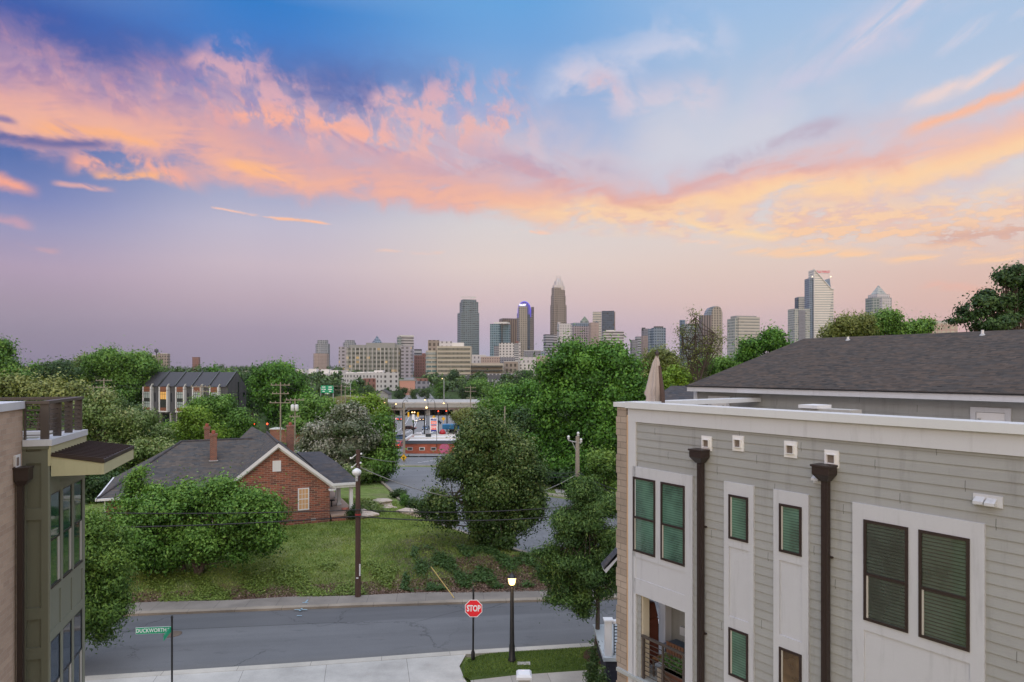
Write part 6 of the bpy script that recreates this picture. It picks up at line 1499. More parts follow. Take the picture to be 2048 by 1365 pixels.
# cream building with ribbon windows
T = Tower('ribbon_building', 'cream building with ribbon windows, rounded glassy left corner and long low wing', 852, 1008, 820, 'building', dr=.3)
T.blk('tower_block', cream, None, 693.5, 876, 943, dr=.6)
T.blk('left_bay', cream, None, 702, 853, 877, kind='round', dr=1.0, dy=-6)
T.blk('turret', FM['crownstone'], 702, 681, 857, 878, dr=.8); T.blk('roof_plant', FM['white'], 693.5, 683.5, 879, 904, dr=.6); T.blk('roof_plant', whitep, 693.5, 686, 904, 928, dr=.5); T.blk('wing', cream, None, 727, 942, 1007, dr=.3, dy=-3)
for i in range(7):
    v = 697+i*8.6
    q = MB(); f0 = T.foot(876, 943, dr=.6); x0 = min(p[0] for p in f0); x1 = max(p[0] for p in f0); y0 = min(p[1] for p in f0)
    q.box(x0+.8, x1-.8, y0-.35, y0+.1, T.z(v+4.4), T.z(v)); 
    q.build('ribbon_window', ribgl, T.t)
    if i > 0:
        q = MB(); f = T.foot(852.2, 877.8, 'round', 1.0, -6); q.prism(f, T.z(v+4.6), T.z(v+.2)); q.build('corner_glazing', FM['greengl'], T.t)
for i in range(3):
    v = 731.5+i*8
    q = MB(); q.box(XX(943, 820)-T.x, XX(1005.5, 820)-T.x, -8.5-6, -7, T.z(v+3.6), T.z(v)); q.build('ribbon_window', darkg, T.t)
# uptown
T = Tower('condo_tower', 'tall teal-grey condominium tower with stepped shoulders and white roof frame', 914, 959, 1900, phi=.3)
T.blk('lower_shaft', FM['condo'], None, 627, 914, 959); T.blk('upper_shaft', FM['condo'], 627, 605, 918.5, 957); T.blk('top_storey', FM['condo'], 605, 600.5, 921, 953, dr=.8)
T.blk('balcony_bay', FM['condo'], None, 603, 927, 944, dy=-19, dr=.5)
q = MB()
for i in range(8): x = XX(923+i*3.9, 1900)-T.x; q.box(x-.5, x+.5, -14, -13, T.z(601), T.z(595))
q.box(XX(922, 1900)-T.x, XX(951, 1900)-T.x, -14, -13, T.z(596), T.z(595)); q.box(XX(941, 1900)-T.x, XX(952, 1900)-T.x, 6, 8, T.z(596.5), T.z(594)); q.build('roof_frame', whitep, T.t)
T = Tower('bronze_tower', 'flat brown bronze tower partly behind the teal glass tower', 998, 1040, 2100, phi=.25); T.blk('shaft', FM['bronze'], None, 641); T.blk('roof_band', FM['granite_dark'], 641, 638.3)
T = Tower('teal_tower', 'teal blue glass tower with pale roof screen', 980, 1022, 1850, phi=-.3)
T.blk('shaft', FM['teal'], None, 648.5, 980, 1004); T.blk('shaft_right', FM['teal'], None, 650, 1004.5, 1021, dy=6); T.blk('roof_screen', whitep, 648.5, 645, 988, 1020, dr=.7); T.blk('core_stripe', darkg, None, 648.6, 1003, 1005.5, dy=-22)
T = Tower('dome_tower', 'tan tower with arched violet-lit crown and white lettering', 1031, 1069, 1950, phi=.3, kind='oct', c=.3)
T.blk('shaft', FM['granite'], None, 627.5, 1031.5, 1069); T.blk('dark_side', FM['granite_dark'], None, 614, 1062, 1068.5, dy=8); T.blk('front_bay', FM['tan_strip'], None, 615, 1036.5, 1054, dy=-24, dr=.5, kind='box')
T.blk('side_bay', FM['navy'], None, 617, 1053, 1060, dy=-14, kind='box')
q = MB(); n = 18; hw_ = (1061-1036)/2/F*1950; zc_ = T.z(626); x0 = XX(1048.5, 1950)-T.x; hh = T.z(605)-zc_
pts_ = [(x0-hw_*math.cos(math.pi*i/n), -17, zc_+hh*math.sin(math.pi*i/n)**.8) for i in range(n+1)]
q.extr(pts_, (0, 30, 0)); q.build('arched_crown', mat('violet_glass', None, (.10, .095, .22), .25), T.t)
q = MB()
for i in range(n):
    a, b = Vector(pts_[i]), Vector(pts_[i+1]); q.tube([a-Vector((0, .5, 0)), b-Vector((0, .5, 0))], 1.5, 5, cap=False)
for s_ in (-.85, -.6, -.3, .0, .3, .6, .85): 
    zt__ = zc_+hh*math.sqrt(max(0, 1-s_*s_)); q.tube([(x0+hw_*s_, -17.6, zc_-6), (x0+hw_*s_, -17.6, zt__)], .9, 5)
q.tube([(x0+hw_, -17.6, zc_), (x0+hw_*1.0, -17.6, zc_-14)], 1.2, 5); q.tube([(x0-hw_, -17.6, zc_), (x0-hw_*1.0, -17.6, zc_-16)], 1.2, 5)
q.build('crown_lights', M['blue_lit'], T.t)
text_mb('TRUIST', 7.5, lambda p: (x0-5.5+p[0], -38.5-p[2], T.z(613.3)+p[1]), .2, .35, .8).build('lettering', M['white_lit'], T.t)
T = Tower('hotel', 'white hotel with a grid of small square windows in front of the teal tower', 988, 1040, 1150, 'building', phi=.0, dr=.5)
T.blk('body', FM['grid_white'], None, 686.5, 998, 1028); T.blk('balcony_side', FM['balc'], None, 688, 1028.2, 1037, dr=1.2); T.blk('stair_tower', FM['white'], None, 686, 1037.2, 1041, dr=2); T.blk('low_wing', FM['dim'], None, 692.5, 988, 998, dr=1.); T.blk('roof_plant', FM['brickfar'], 686.5, 683, 1031, 1037, dr=1)
T = Tower('crown_tower', 'tallest tower of the skyline with tapering setbacks and a spiky silver crown', 1098, 1135, 1960, phi=.35, kind='cross')
for a, b, v0, v1 in ((1098.5, 1135, None, 611), (1100, 1133, 611, 592), (1101.5, 1131.5, 592, 581)): T.blk('shaft', FM['crownstone'], v0, v1, a, b)
T.blk('corner_shaft', FM['crownstone'], None, 577, 1103, 1121, kind='box', dr=.95, dy=-8)
silver = mat('silver_crown', None, (.58, .55, .55), .35, .5)
T.blk('crown', silver, 581, 572, 1103.5, 1130, kind='oct'); T.blk('crown', silver, 572, 564, 1107.5, 1126, kind='oct', top=.85); T.blk('crown', silver, 564, 557, 1111, 1122.5, kind='oct', top=.5)
q = MB()
for r_, v1, nn in ((13.0, 570, 16), (9.6, 562, 14), (5.6, 552, 10)):
    for i in range(nn):
        a_ = 2*math.pi*i/nn; W_ = F/1960; x_, y_ = r_/W_*math.cos(a_), r_/W_*math.sin(a_); rr = .5
        q.tube([(x_+XX(1117, 1960)-T.x, y_, T.z(578 if r_ > 10 else 570)), (x_*.86+XX(1117, 1960)-T.x, y_*.86, T.z(v1))], .75, 5, .3)
q.build('crown_spike', silver, T.t)
T = Tower('office_tower', 'grey ribbon-windowed office block at the foot of the tallest tower', 1087, 1118, 1600, phi=.3); T.blk('body', FM['stripe'], None, 669.5, 1087, 1107); T.blk('right_body', FM['stripe_w'], None, 669, 1104, 1120, dy=14)
T = Tower('office_tower', 'white stone tower with a notched top left of the big maple top', 1115, 1144, 1500, phi=.15); T.blk('body', FM['white'], None, 648, 1115, 1141); T.blk('parapet', FM['white'], 648, 645, 1115, 1121); T.blk('side_body', FM['white'], None, 650, 1138, 1145, dy=5)
T = Tower('office_tower', 'pink stone tower with teal upper band and green domed cap', 1141, 1181, 1650, phi=.2)
T.blk('body', FM['pinkgrid'], None, 653.5, 1142, 1178); T.blk('glass_band', FM['bluegrey'], 653.5, 647, 1142, 1177); T.blk('cap_drum', FM['greengl'], 647, 642, 1159, 1179, kind='round'); T.blk('green_dome', paint('verdigris', (.12, .16, .11), .7, .2, 0, .1), 642, 633.5, 1160.5, 1178, kind='round', top=.08)
q = MB(); q.tube([(XX(1169.3, 1650)-T.x, 0, T.z(634)), (XX(1169.3, 1650)-T.x, 0, T.z(628.5))], .5, 6); q.build('spire', whitep, T.t)
T = Tower('office_tower', 'cream pinstriped tower with a small dark pyramid cap', 1178, 1200, 1600, phi=.2); T.blk('body', FM['peach'], None, 646, 1178, 1197); T.blk('pyramid_cap', darkg, 646, 642.4, 1188, 1198, top=.1)
T = Tower('office_tower', 'slab tower half cream and half dark blue glass', 1185, 1230, 1800, phi=-.1, dr=.5); T.blk('cream_half', FM['cream'], None, 624.5, 1185, 1203); T.blk('glass_half', FM['navy'], None, 622.8, 1202.6, 1228, dy=-3); T.blk('edge', FM['peach'], None, 624, 1228, 1230.5, dr=3)
T = Tower('office_tower', 'pale tower with curved ribbon floors above the right of the maple', 1206, 1246, 1500, kind='bow', dr=.5); T.blk('body', FM['stripe_w'], None, 663.5); T.blk('roof_plant', whitep, 663.5, 661, 1211, 1230)
T = Tower('office_tower', 'low bluish grey tower just left of the parasol tip', 1261, 1275, 1500, phi=.3); T.blk('body', FM['dim'], None, 680.5)
T = Tower('office_tower', 'grey slab next to the low bluish tower', 1271, 1286, 1700, phi=.1); T.blk('body', FM['stripe'], None, 674)
T = Tower('residential_tower', 'peach coloured tower with a dark cap left of the blue glass tower', 1283, 1300, 1550, phi=.2); T.blk('body', FM['peach'], None, 672); T.blk('upper_body', FM['dim'], 672, 658, 1283.5, 1298); T.blk('cap', darkg, 662, 656, 1283.2, 1290, dy=-3)
T = Tower('glass_tower', 'blue glass tower directly above the closed parasol', 1299, 1333, 1500, kind='oct', phi=.2); T.blk('body', FM['bluegrey'], None, 656.5, 1302, 1332); T.blk('left_body', FM['bluegrey'], None, 658, 1297, 1309, dy=6); T.blk('roof_ring', darkg, 656.5, 653.5, 1307, 1327)
T = Tower('office_tower', 'teal tower behind the twiggy sparse tree', 1360, 1396, 1700, phi=.3); T.blk('body', FM['greengl'], None, 649, 1361, 1396); T.blk('left_body', FM['bluegrey'], None, 640.5, 1359.5, 1370)
T = Tower('arched_tower', 'brown tower with a barrel-arched glass top right of the sparse tree', 1401, 1441, 1650, phi=.0, dr=.8)
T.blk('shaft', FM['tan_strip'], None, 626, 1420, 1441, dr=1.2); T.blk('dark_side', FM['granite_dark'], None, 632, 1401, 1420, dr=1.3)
q = MB(); n = 14; xa, xb = XX(1421, 1650)-T.x, XX(1440.5, 1650)-T.x; xm, hr = (xa+xb)/2, (xb-xa)/2; zb__ = T.z(626)
arc = [(xm-hr*math.cos(math.pi*i/n), -14, zb__+hr*1.25*math.sin(math.pi*i/n)) for i in range(n+1)]; q.extr(arc, (0, 29, 0)); q.build('arched_gable', FM['tan_strip'], T.t)
q = MB(); xc = XX(1409, 1650)-T.x
arc2 = [(p[0]-12*0, p[1], p[2]) for p in arc[:n//2+1]]; q.extr([(xc, -12, T.z(634))]+[(lerp(xc, xa, .3), -12, T.z(622)), (lerp(xc, xa, .7), -12, T.z(616)), (xa+3, -12, T.z(614)), (xm, -12, T.z(613.6)), (xm, -12, T.z(634))], (0, 24, 0)); q.build('barrel_roof', FM['bluegrey'], T.t)
T = Tower('glass_tower', 'broad pale cream glass block right of the arched tower', 1457, 1520, 1450, phi=.22, dr=.55)
T.blk('body', FM['creamglass'], None, 638.5, 1457, 1516); T.blk('front_screen', FM['cream'], 690, 636, 1468, 1515, dy=-14, dr=.2); T.blk('roof_plant', greyp, 638.5, 633, 1463, 1511, dr=.5)
T = Tower('office_tower', 'pale green banded tower left of the slanted-top tower', 1580, 1615, 1800, phi=.12); T.blk('body', FM['creamglass'], None, 619); T.blk('side_strip', FM['bluegrey'], None, 617, 1613, 1617, dy=-6)
T.blk('stair_strip', FM['dim'], None, 622, 1591, 1605, dy=-16, dr=.3)
T = Tower('office_tower', 'cream box-topped tower rising behind the pale green banded tower', 1592, 1616, 2000, phi=.0); T.blk('body', FM['cream'], None, 594.5, 1595, 1611); T.blk('blue_side', FM['navy'], None, 596, 1591.5, 1595, dr=3); T.blk('blue_side', FM['navy'], None, 600, 1611, 1615.5, dr=3)
# slanted tower
Yw = 1900; T = Tower('slanted_tower', 'tall pale tower with a diagonal sliced roof and red rooftop letters', 1615, 1662, Yw, phi=0, dr=.6)
X_ = lambda u: XX(u, Yw)-T.x
q = MB(); q.extr([(X_(1622.5), -18, 0), (X_(1661), -18, 0), (X_(1661), -18, T.z(580)), (X_(1657), -18, T.z(580)), (X_(1622.5), -18, T.z(541))], (0, 36, 0)); q.build('shaft', FM['slantglass'], T.t)
q = MB(); q.box(X_(1614.5), X_(1621.5), -14, 18, 0, T.z(558)); q.build('side_shaft', FM['bluegrey'], T.t)
q = MB(); q.extr([(X_(1636), -4, T.z(565)), (X_(1658), -4, T.z(557.5)), (X_(1661), -4, T.z(580)), (X_(1652), -4, T.z(582))], (0, 20, 0)); q.build('blue_penthouse', mat('blue_slate_glass', None, (.13, .19, .27), .2), T.t)
q = MB(); q.tube([(X_(1622.5), -19, T.z(541)), (X_(1657), -19, T.z(580.5))], 1.3, 6); q.tube([(X_(1622.2), -19, 0), (X_(1622.2), -19, T.z(540))], 1.2, 6); q.tube([(X_(1656), -19, T.z(580)), (X_(1662.5), -19, T.z(580))], .9, 6); q.tube([(X_(1630), -6, T.z(548)), (X_(1656), -6, T.z(548))], .8, 6)
q.tube([(X_(1656), -6, T.z(548)), (X_(1656.5), -6, T.z(558))], .6, 6); q.build('roof_edge', whitep, T.t)
q = MB()
for i in range(16):
    z = T.z(590+i*5.6); w = 2.0+i*.75; q.box(X_(1660-w), X_(1660.5), -18.8, -18.1, z-1.2, z+.8)
q.build('facade_louvre', mat('grey_louvre', None, (.22, .24, .26), .5), T.t)
text_mb('WELLS FARGO', 8.5, lambda p: (X_(1641.5)+p[0], -8-p[2], T.z(545)+p[1]), .3, .25, .78).build('lettering', M['red_letters'], T.t)
for u_, v_ in ((1618.5, 556), (1655, 556)):
    q = MB(); q.lathe([(1.6, 0), (2.0, 1.5), (.6, 3)], (X_(u_), -19.5, T.z(v_)-1), 8); q.build('roof_light', mat('pale_rooflight', None, (.9, .8, .6), .5, emit=(1, .85, .55), es=1.2), T.t)
T = Tower('pyramid_tower', 'green glass tower with a latticed glass pyramid roof', 1730, 1784, 1500, phi=.25, kind='oct')
T.blk('shaft', FM['greengl'], None, 597.5); T.blk('front_bay', FM['white'], 640, 599, 1748, 1770, dy=-24, dr=.3, kind='box')
T.blk('pyramid', FM['creamglass'], 595.5, 571, 1740, 1774, top=.02, kind='box'); T.blk('pyramid_base', FM['white'], 597.5, 590, 1740, 1775, kind='box')
T = Tower('low_block', 'low cream and pink office block between the treetops and the dark oak', 1834, 1906, 700, 'building', dr=.4); T.blk('body', facade('gridded_cream', (.42, .30, .26), (.40, .37, .30), 4.5, 4.4, .7, .6), None, 648); T.blk('top_band', FM['creamglass'], 648, 643, 1838, 1900); T.blk('roof_plant', FM['brickfar'], 643, 641, 1836, 1872, dr=.3)
# low city blocks in front
LOW = [('pale flat-roofed block under the condominium tower', 943, 972, 711, 950, 'white'), ('pink-beige block with a rounded corner below the teal tower', 962, 1000, 714, 930, 'peach'), ('white fronted low block below the white hotel', 1000, 1030, 715, 960, 'dim'),
       ('long white-roofed low building right of the white hotel', 1040, 1072, 716, 900, 'white'), ('grey office row under the dome tower', 1048, 1082, 702, 1300, 'dim'), ('cream flats left of the big maple', 1073, 1098, 713, 1000, 'peach'), ('white long low block above the maple edge', 1035, 1080, 728, 850, 'whiteflat'), ('orange-red brick house at the left edge of the big maple', 1078, 1096, 728, 700, 'brickfar'), ('beige block beside the end of the long cream wing', 1008, 1036, 724, 840, 'crownstone'), ('dim blue block by the office row', 1080, 1090, 703, 1350, 'bluegrey'),
       ('small tan building tip far away on the left treeline', 302, 322, 711, 1500, 'peach'), ('flat beige block on the left treeline with a water tower', 318, 338, 708, 1450, 'crownstone'), ('faint reddish roof on the left treeline', 386, 399, 715.5, 1500, 'brickfar')]
for lb, u0, u1, v, Y, m in LOW:
    T = Tower('low_block', lb, u0, u1, Y, 'building', dr=.5); T.blk('body', FM[m], None, v); T.blk('parapet', whitep if m != 'brickfar' else FM['brickfar'], v, v-.8, u0-.3, u1+.3)
    if 'water tower' in lb: q = MB(); x = XX(313, Y)-T.x; q.tube([(x, 0, T.z(v)-8), (x, 0, T.z(704))], 1, 6); q.lathe([(1, 0), (4, 2), (4, 7), (.5, 9)], (x, 0, T.z(706)), 10); q.build('water_tank', darkg, T.t)
# white apartment rows, mansard houses
T = Tower('apartment_row', 'long white apartment building with small dark windows below the hospital', 600, 766, 560, 'building', dr=.1)
q = MB(); A_ = [XX(608, 600), 600]; 
def wallrow(T, pts, v0, v1, m, part, depth=14):
    q = MB()
    for (ua, Ya, va), (ub, Yb, vb) in zip(pts, pts[1:]):
        xa, xb = XX(ua, Ya)-T.x, XX(ub, Yb)-T.x; ya, yb = Ya-T.Y, Yb-T.Y; L_ = math.hypot(xb-xa, yb-ya); nx, ny = -(yb-ya)/L_*depth, (xb-xa)/L_*depth
        za, zb = ZZ(va, Ya)-T.zb, ZZ(vb, Yb)-T.zb
        vs = [(xa, ya, 0), (xb, yb, 0), (xb+nx, yb+ny, 0), (xa+nx, ya+ny, 0), (xa, ya, za), (xb, yb, zb), (xb+nx, yb+ny, zb), (xa+nx, ya+ny, za)]
        q.add(vs, [(0, 3, 2, 1), (4, 5, 6, 7), (0, 1, 5, 4), (1, 2, 6, 5), (2, 3, 7, 6), (3, 0, 4, 7)])
    return q.build(part, m, T.t)
wallrow(T, [(612, 640, 748), (693, 560, 747), (766, 520, 745)], 0, 0, FM['whiteflat'], 'wall'); wallrow(T, [(590, 690, 741), (664, 640, 741)], 0, 0, FM['white'], 'rear_wing', 20)
for u_, v_ in ((600, 739), (625, 738), (650, 739), (668, 741), (700, 745), (722, 744.5), (742, 744), (757, 741)):
    q = MB(); Yb = float(np.interp(u_, [612, 693, 766], [650, 570, 530])); x = XX(u_, Yb)-T.x; q.box(x-3.5, x+3.5, Yb-T.Y, Yb-T.Y+8, ZZ(750, Yb)-T.zb, ZZ(v_, Yb)-T.zb); q.build('roof_hut', whitep, T.t)
q = MB(); Yb = 533; x = XX(745, Yb)-T.x; q.box(x-6, x+6, Yb-T.Y-5.5, Yb-T.Y-3, 0, ZZ(757, Yb)-T.zb); q.build('brick_stair', FM['brickfar'], T.t)
T = Tower('apartment_block', 'small white apartment block showing between trees right of the row houses', 487, 516, 560, 'building', dr=.5); T.blk('body', FM['whiteflat'], None, 742)
T = Tower('row_houses', 'dark mansard roofed brick row houses in front of the cream building', 855, 945, 620, 'building', dr=.2)
wallrow(T, [(855, 620, 757), (945, 600, 757)], 0, 0, FM['mansard'], 'wall'); wallrow(T, [(854, 618, 752), (946, 598, 751)], 0, 0, facade('mansard_roof', (.10, .10, .115), (.45, .45, .46), 3.8, 9, .35, .5, oz=.1), 'mansard_roof', 16)
T = Tower('row_houses', 'second dark mansard roofed row further right behind the treetops', 945, 1060, 640, 'building', dr=.2)
wallrow(T, [(968, 640, 752), (1030, 650, 752)], 0, 0, FM['mansard'], 'wall'); wallrow(T, [(967, 638, 748), (1031, 648, 747.5)], 0, 0, facade('mansard_roof2', (.10, .10, .115), (.45, .45, .46), 3.8, 9, .35, .5, oz=.1), 'mansard_roof', 16)
T = Tower('low_building', 'low salmon-walled building with a flat roof above the overpass', 798, 860, 480, 'building', dr=.4)
T.blk('wall', paint('salmon_wall', (.48, .25, .19), .8, .1, 0, .1), None, 762, 800, 831); T.blk('side_wall', FM['dim'], None, 763, 831, 858); T.blk('flat_roof', greyp, 762, 759.5, 799, 833); T.blk('roof_block', FM['brickfar'], 763, 757.5, 825, 852, dy=10)
T = Tower('small_house', 'small grey gabled house beside the road beyond the overpass', 755, 780, 400, 'house', dr=.8)
q = MB(); hx_ = (780-757)/F*400/2; q.extr([(-hx_, -5, 0), (hx_, -5, 0), (hx_, -5, T.z(788)), (0, -5, T.z(781)), (-hx_, -5, T.z(788))], (0, 12, 0)); q.build('wall', M['siding'], T.t)
q = MB(); q.extr([(-hx_-.4, -5.5, T.z(789)), (0, -5.5, T.z(780.6)), (hx_+.4, -5.5, T.z(789)), (hx_+.4, -5.5, T.z(788)), (0, -5.5, T.z(779.6)), (-hx_-.4, -5.5, T.z(788))], (0, 13, 0)); q.build('roof', M['slate'], T.t)

# ------------------------------------------------------------------ dark modern row houses on the left
RA = (XX(284, 168), 168.0); RB = (XX(452, 161), 161.0); L_ = math.hypot(RB[0]-RA[0], RB[1]-RA[1]); RD = ((RB[0]-RA[0])/L_, (RB[1]-RA[1])/L_)
TW = lambda p: (RA[0]+RD[0]*p[0]-RD[1]*p[1], RA[1]+RD[1]*p[0]+RD[0]*p[1], p[2])
zg = -.6; ze_ = 8.85; zr_ = 12.25
tl = thing('row_houses', 'charcoal gabled modern row houses with white framed bays lit by one orange window', 'row houses')
dk_ = facade('charcoal_boards', (.085, .086, .098), (.070, .071, .082), .35, 50, .5, 1., gr=.7)
q = MB(); n = 5; uw_ = L_/n; DPT = 7.2
q.box(0, L_, .6, DPT, 2.3, ze_, TW); q.box(.3, L_-.3, .9, DPT-.2, zg, 2.3, TW)
q.extr([(L_-.001, .6, ze_), (L_-.001, DPT, ze_), (L_-.001, (DPT+.6)/2+.6, zr_-.15)], (-.0, 0, 0)) if False else q.extr([(L_-.3, .6, ze_-.01), (L_-.3, DPT, ze_-.01), (L_-.3, (DPT+.6)/2, zr_-.1)], (.3, 0, 0), TW)
q.build('wall', dk_, tl)
for i in range(n):
    a = i*uw_; q = MB(); m_ = (DPT+.6)/2
    q.add([TW(p) for p in ((a+.0, .2, ze_-.1), (a+uw_, .2, ze_-.1), (a+uw_, m_, zr_), (a, m_, zr_), (a, DPT+.3, ze_-.1), (a+uw_, DPT+.3, ze_-.1))], [(0, 1, 2, 3), (3, 2, 5, 4)])
    rf_ = q.build('roof', mat('charcoal_roof', None, (.050, .052, .064), .75) if i == 0 else bpy.data.materials['charcoal_roof'], tl)
    q = MB(); q.extr([(a+uw_-.25, .15, ze_-.12), (a+uw_-.25, m_, zr_+.02), (a+uw_-.25, m_, zr_+.35), (a+uw_-.25, .15, ze_+.25)], (.25, 0, 0), TW); q.build('party_parapet', darkg, rf_)
    b0, b1 = a+.35, a+2.95; zt = ze_-.2; zb = 2.5
    q = MB(); q.box(b0, b0+.32, -.25, .6, zb, zt, TW); q.box(b1-.32, b1, -.25, .6, zb, zt, TW); q.box(b0+.32, b1-.32, -.25, .6, zb, zb+.3, TW); q.extr([(b1-.2, -.25, zt), (b1, -.25, zt), (b1+.5, -.25, zt+.75), (b1+.3, -.25, zt+.75)], (0, .4, 0), TW); q.build('bay_frame', M['white'], tl)
    if i == 0: mat('cedar', None, (.20, .075, .042), .7)
    for za_, zc__ in ((zt-1.2, zt-.02), (zb+.3, zb+1.1)):
        q = MB(); q.box(b0+.32, b1-.32, -.15, .6, za_, zc__, TW); q.build('timber_panel', bpy.data.materials['cedar'], tl)
    q = MB(); q.box(b0+.32, b1-.32, -.1, .6, zb+1.1, zt-1.2, TW); q.build('spandrel', darkg, tl)
    wins = ((zt-2.75, zt-1.25, i == 1), (zb+1.15, zb+2.5, False)) if i != 1 else ((zt-3.0, zt-1.25, True),)
    for z0__, z1__, lit_ in wins:
        q = MB(); q.box(b0+.38, b1-.38, -.16, -.1, z0__, z1__, TW)
        nm = 'lit_room' if lit_ else 'sky_pane'
        if nm not in bpy.data.materials: mat(nm, None, (.5, .3, .1) if lit_ else (.36, .42, .42), .2, emit=(1, .5, .13) if lit_ else None, es=.45 if lit_ else 0)
        w_ = q.build('window', bpy.data.materials[nm], tl)
        q = MB()
        for t in (.0, .33, .66, 1.): x = lerp(b0+.38, b1-.38, t); q.box(x-.04, x+.04, -.2, -.161, z0__, z1__, TW)
        q.box(b0+.38, b1-.38, -.2, -.161, z1__-.55, z1__-.47, TW); q.build('mullion', darkg, w_)
    q = MB(); q.box(b1+.3, b1+.6, .56, .6, 5, zt-1.5, TW); q.build('slot_window', M['carglass'], tl)
    q = MB(); q.box(b0+.3, b1+.2, .84, .9, zg, 2.0, TW); q.build('garage_door', M['carglass'], tl)
    q = MB(); q.box(a+.0, a+.3, .4, .9, zg, 2.3, TW); q.box(b1+.1, b1+.5, .4, .9, zg, 2.3, TW); q.build('pier', M['conc'], tl)
q = MB(); q.box(L_, L_+.03, 4.2, 4.6, 2, zr_-2.4, TW); q.box(L_, L_+.031, 6, 6.8, ze_-2.6, ze_-1.5, TW); q.build('end_window', M['carglass'], tl)
# low buildings behind the yard right of the row houses
T = Tower('warehouse', 'low brick shed with a white flat roof left of the silvery flowering tree', 545, 635, 150, 'building', dr=.5)
T.blk('wall', M['brick_low'], None, 858, 546, 632, dr=.4); T.blk('roof', whitep, 858, 856.5, 545, 634, dr=.42); T.blk('roof_unit', M['fixture'], 856.5, 848, 584, 592, dr=1); T.blk('roof_unit', M['fixture'], 856.5, 850, 606, 616, dr=1)

# ------------------------------------------------------------------ brick shop and filling station
Ys = 125.; bs = thing('brick_shop', 'low red brick shop with white parapet and three small windows beyond the parking lot', 'shop', (XX(856, Ys), Ys, 0))
zb = float(gz(XX(850, Ys), Ys))-.2; xl, xr = XX(809, Ys)-bs.location.x, XX(915, Ys)-bs.location.x; zt = ZZ(882, Ys)
q = MB(); q.box(xl, xr, 0, 9, zb, zt); q.build('wall', M['brick_shop'], bs)
q = MB(); q.box(xl-.1, xr, -.15, .0, zt-.55, zt+.05); q.build('dark_coping', mat('slate_coping', None, (.07, .08, .10), .7), bs)
q = MB(); q.box(xl+.6, xr, .1, 8.9, zt+.001, zt+.04); q.box(xl, xl+.35, .0, 9, zt, zt+.4); q.box(xl+.36, xr-1.2, 8.7, 9, zt+.041, zt+.3); q.box(xl+.36, xr, 3, 3.4, zt, zt+.35); q.build('white_parapet', whitep, bs)
for u_ in (820, 844, 867):
    x = XX(u_, Ys)-bs.location.x; z = ZZ(898, Ys); q = MB(); q.box(x-.5, x+.5, -.06, -.001, z-.3, z+.3); o = q.build('window', M['metal'] if u_ != 844 else whitep, bs)
    q = MB(); q.box(x-.38, x+.38, -.07, -.061, z-.2, z+.2); q.build('pane', darkg, o)
q = MB(); x = XX(851, Ys)-bs.location.x; q.box(x-.5, x+.5, 4, 5, zt+.05, zt+.9); q.build('roof_unit', darkg, bs)
q = MB(); x = XX(889, Ys)-bs.location.x; r_ = .95; z = ZZ(898, Ys); q.extr([(x+r_*math.cos(t), -.05, z+r_*1.05*math.sin(t)) for t in np.linspace(0, 6.28, 19)[:-1]], (0, .049, 0)); q.build('pink_mural', paint('pink_paint', (.50, .12, .22), .8, .3, 0, 1.5), bs)
q = MB(); x = XX(873.5, Ys)-bs.location.x; q.tube([(x, -.1, ZZ(896, Ys)), (x, -.1, ZZ(862, Ys)-.0)], .05, 6); q.build('mast', M['black'], bs)
# warning sign on pole
Yp = 106.; x = XX(808, Yp); zb = float(gz(x, Yp)); wp = thing('utility_pole', 'tall tan utility pole carrying the yellow diamond sign in front of the brick shop', 'utility pole', (x, Yp, zb))
ph = ZZ(806, Yp)-zb; pole_mb(ph, .22, .15).build('pole', M['wood_grey'], wp)
q = MB(); q.tube([(0, 0, ph-1.2), (1.1, -.1, ph-.2), (1.9, -.1, ph+.1)], .05, 6); q.tube([(0, 0, ph-1.8), (.9, -.1, ph-1.1)], .05, 6); q.build('lamp_arm', M['metal'], wp)
ds = thing('warning_sign', 'yellow diamond warning sign with a dark speed hump symbol mounted on the tan pole', 'road sign', (x-.02, Yp-.32, 0)); z = ZZ(915, Yp); s_ = .54
q = MB(); q.extr([(0, 0, z-s_), (s_, 0, z), (0, 0, z+s_), (-s_, 0, z)], (0, .03, 0)); q.build('plate', M['signyellow'], ds)
q = MB(); q.extr([(-.16, -.012, z-.13), (.16, -.012, z-.13), (.2, -.012, z-.02), (.09, -.012, z+.09), (-.09, -.012, z+.09), (-.2, -.012, z-.02)], (0, .01, 0)); q.build('symbol', M['black'], ds)
q = MB()
for a, b in (((0, z-s_*.9), (s_*.9, z)), ((s_*.9, z), (0, z+s_*.9)), ((0, z+s_*.9), (-s_*.9, z)), ((-s_*.9, z), (0, z-s_*.9))): q.tube([(a[0], -.006, a[1]), (b[0], -.006, b[1])], .012, 4)
q.build('border', M['black'], ds)
# price sign
Yg = 168.; x = XX(867.5, Yg); zb = float(gz(x, Yg)); gs = thing('price_sign', 'tall white filling station price sign with red prices and a blue foot', 'fuel sign', (x, Yg, zb))
w_ = 15.0/F*Yg/2; zt = ZZ(836, Yg)-zb; zl = ZZ(863, Yg)-zb
q = MB(); q.box(-w_, -w_+.22, -.1, .1, 0, zt); q.box(w_-.22, w_, -.1, .1, 0, zt); q.box(-w_+.22, w_-.22, -.1, .1, zl, zt); q.build('frame', M['signwhite'], gs)
H_ = (zt-zl)
def pnl(a, b, m, part): q = MB(); q.box(-w_+.24, w_-.24, -.13, -.101, zl+H_*a, zl+H_*b); return q.build(part, M[m], gs)
p1 = pnl(.54, .74, 'pricered', 'red_panel'); p2 = pnl(.13, .42, 'pricered', 'price_panel'); pnl(.0, .11, 'sign_blue', 'blue_band'); pnl(.44, .50, 'sign_blue', 'blue_line')
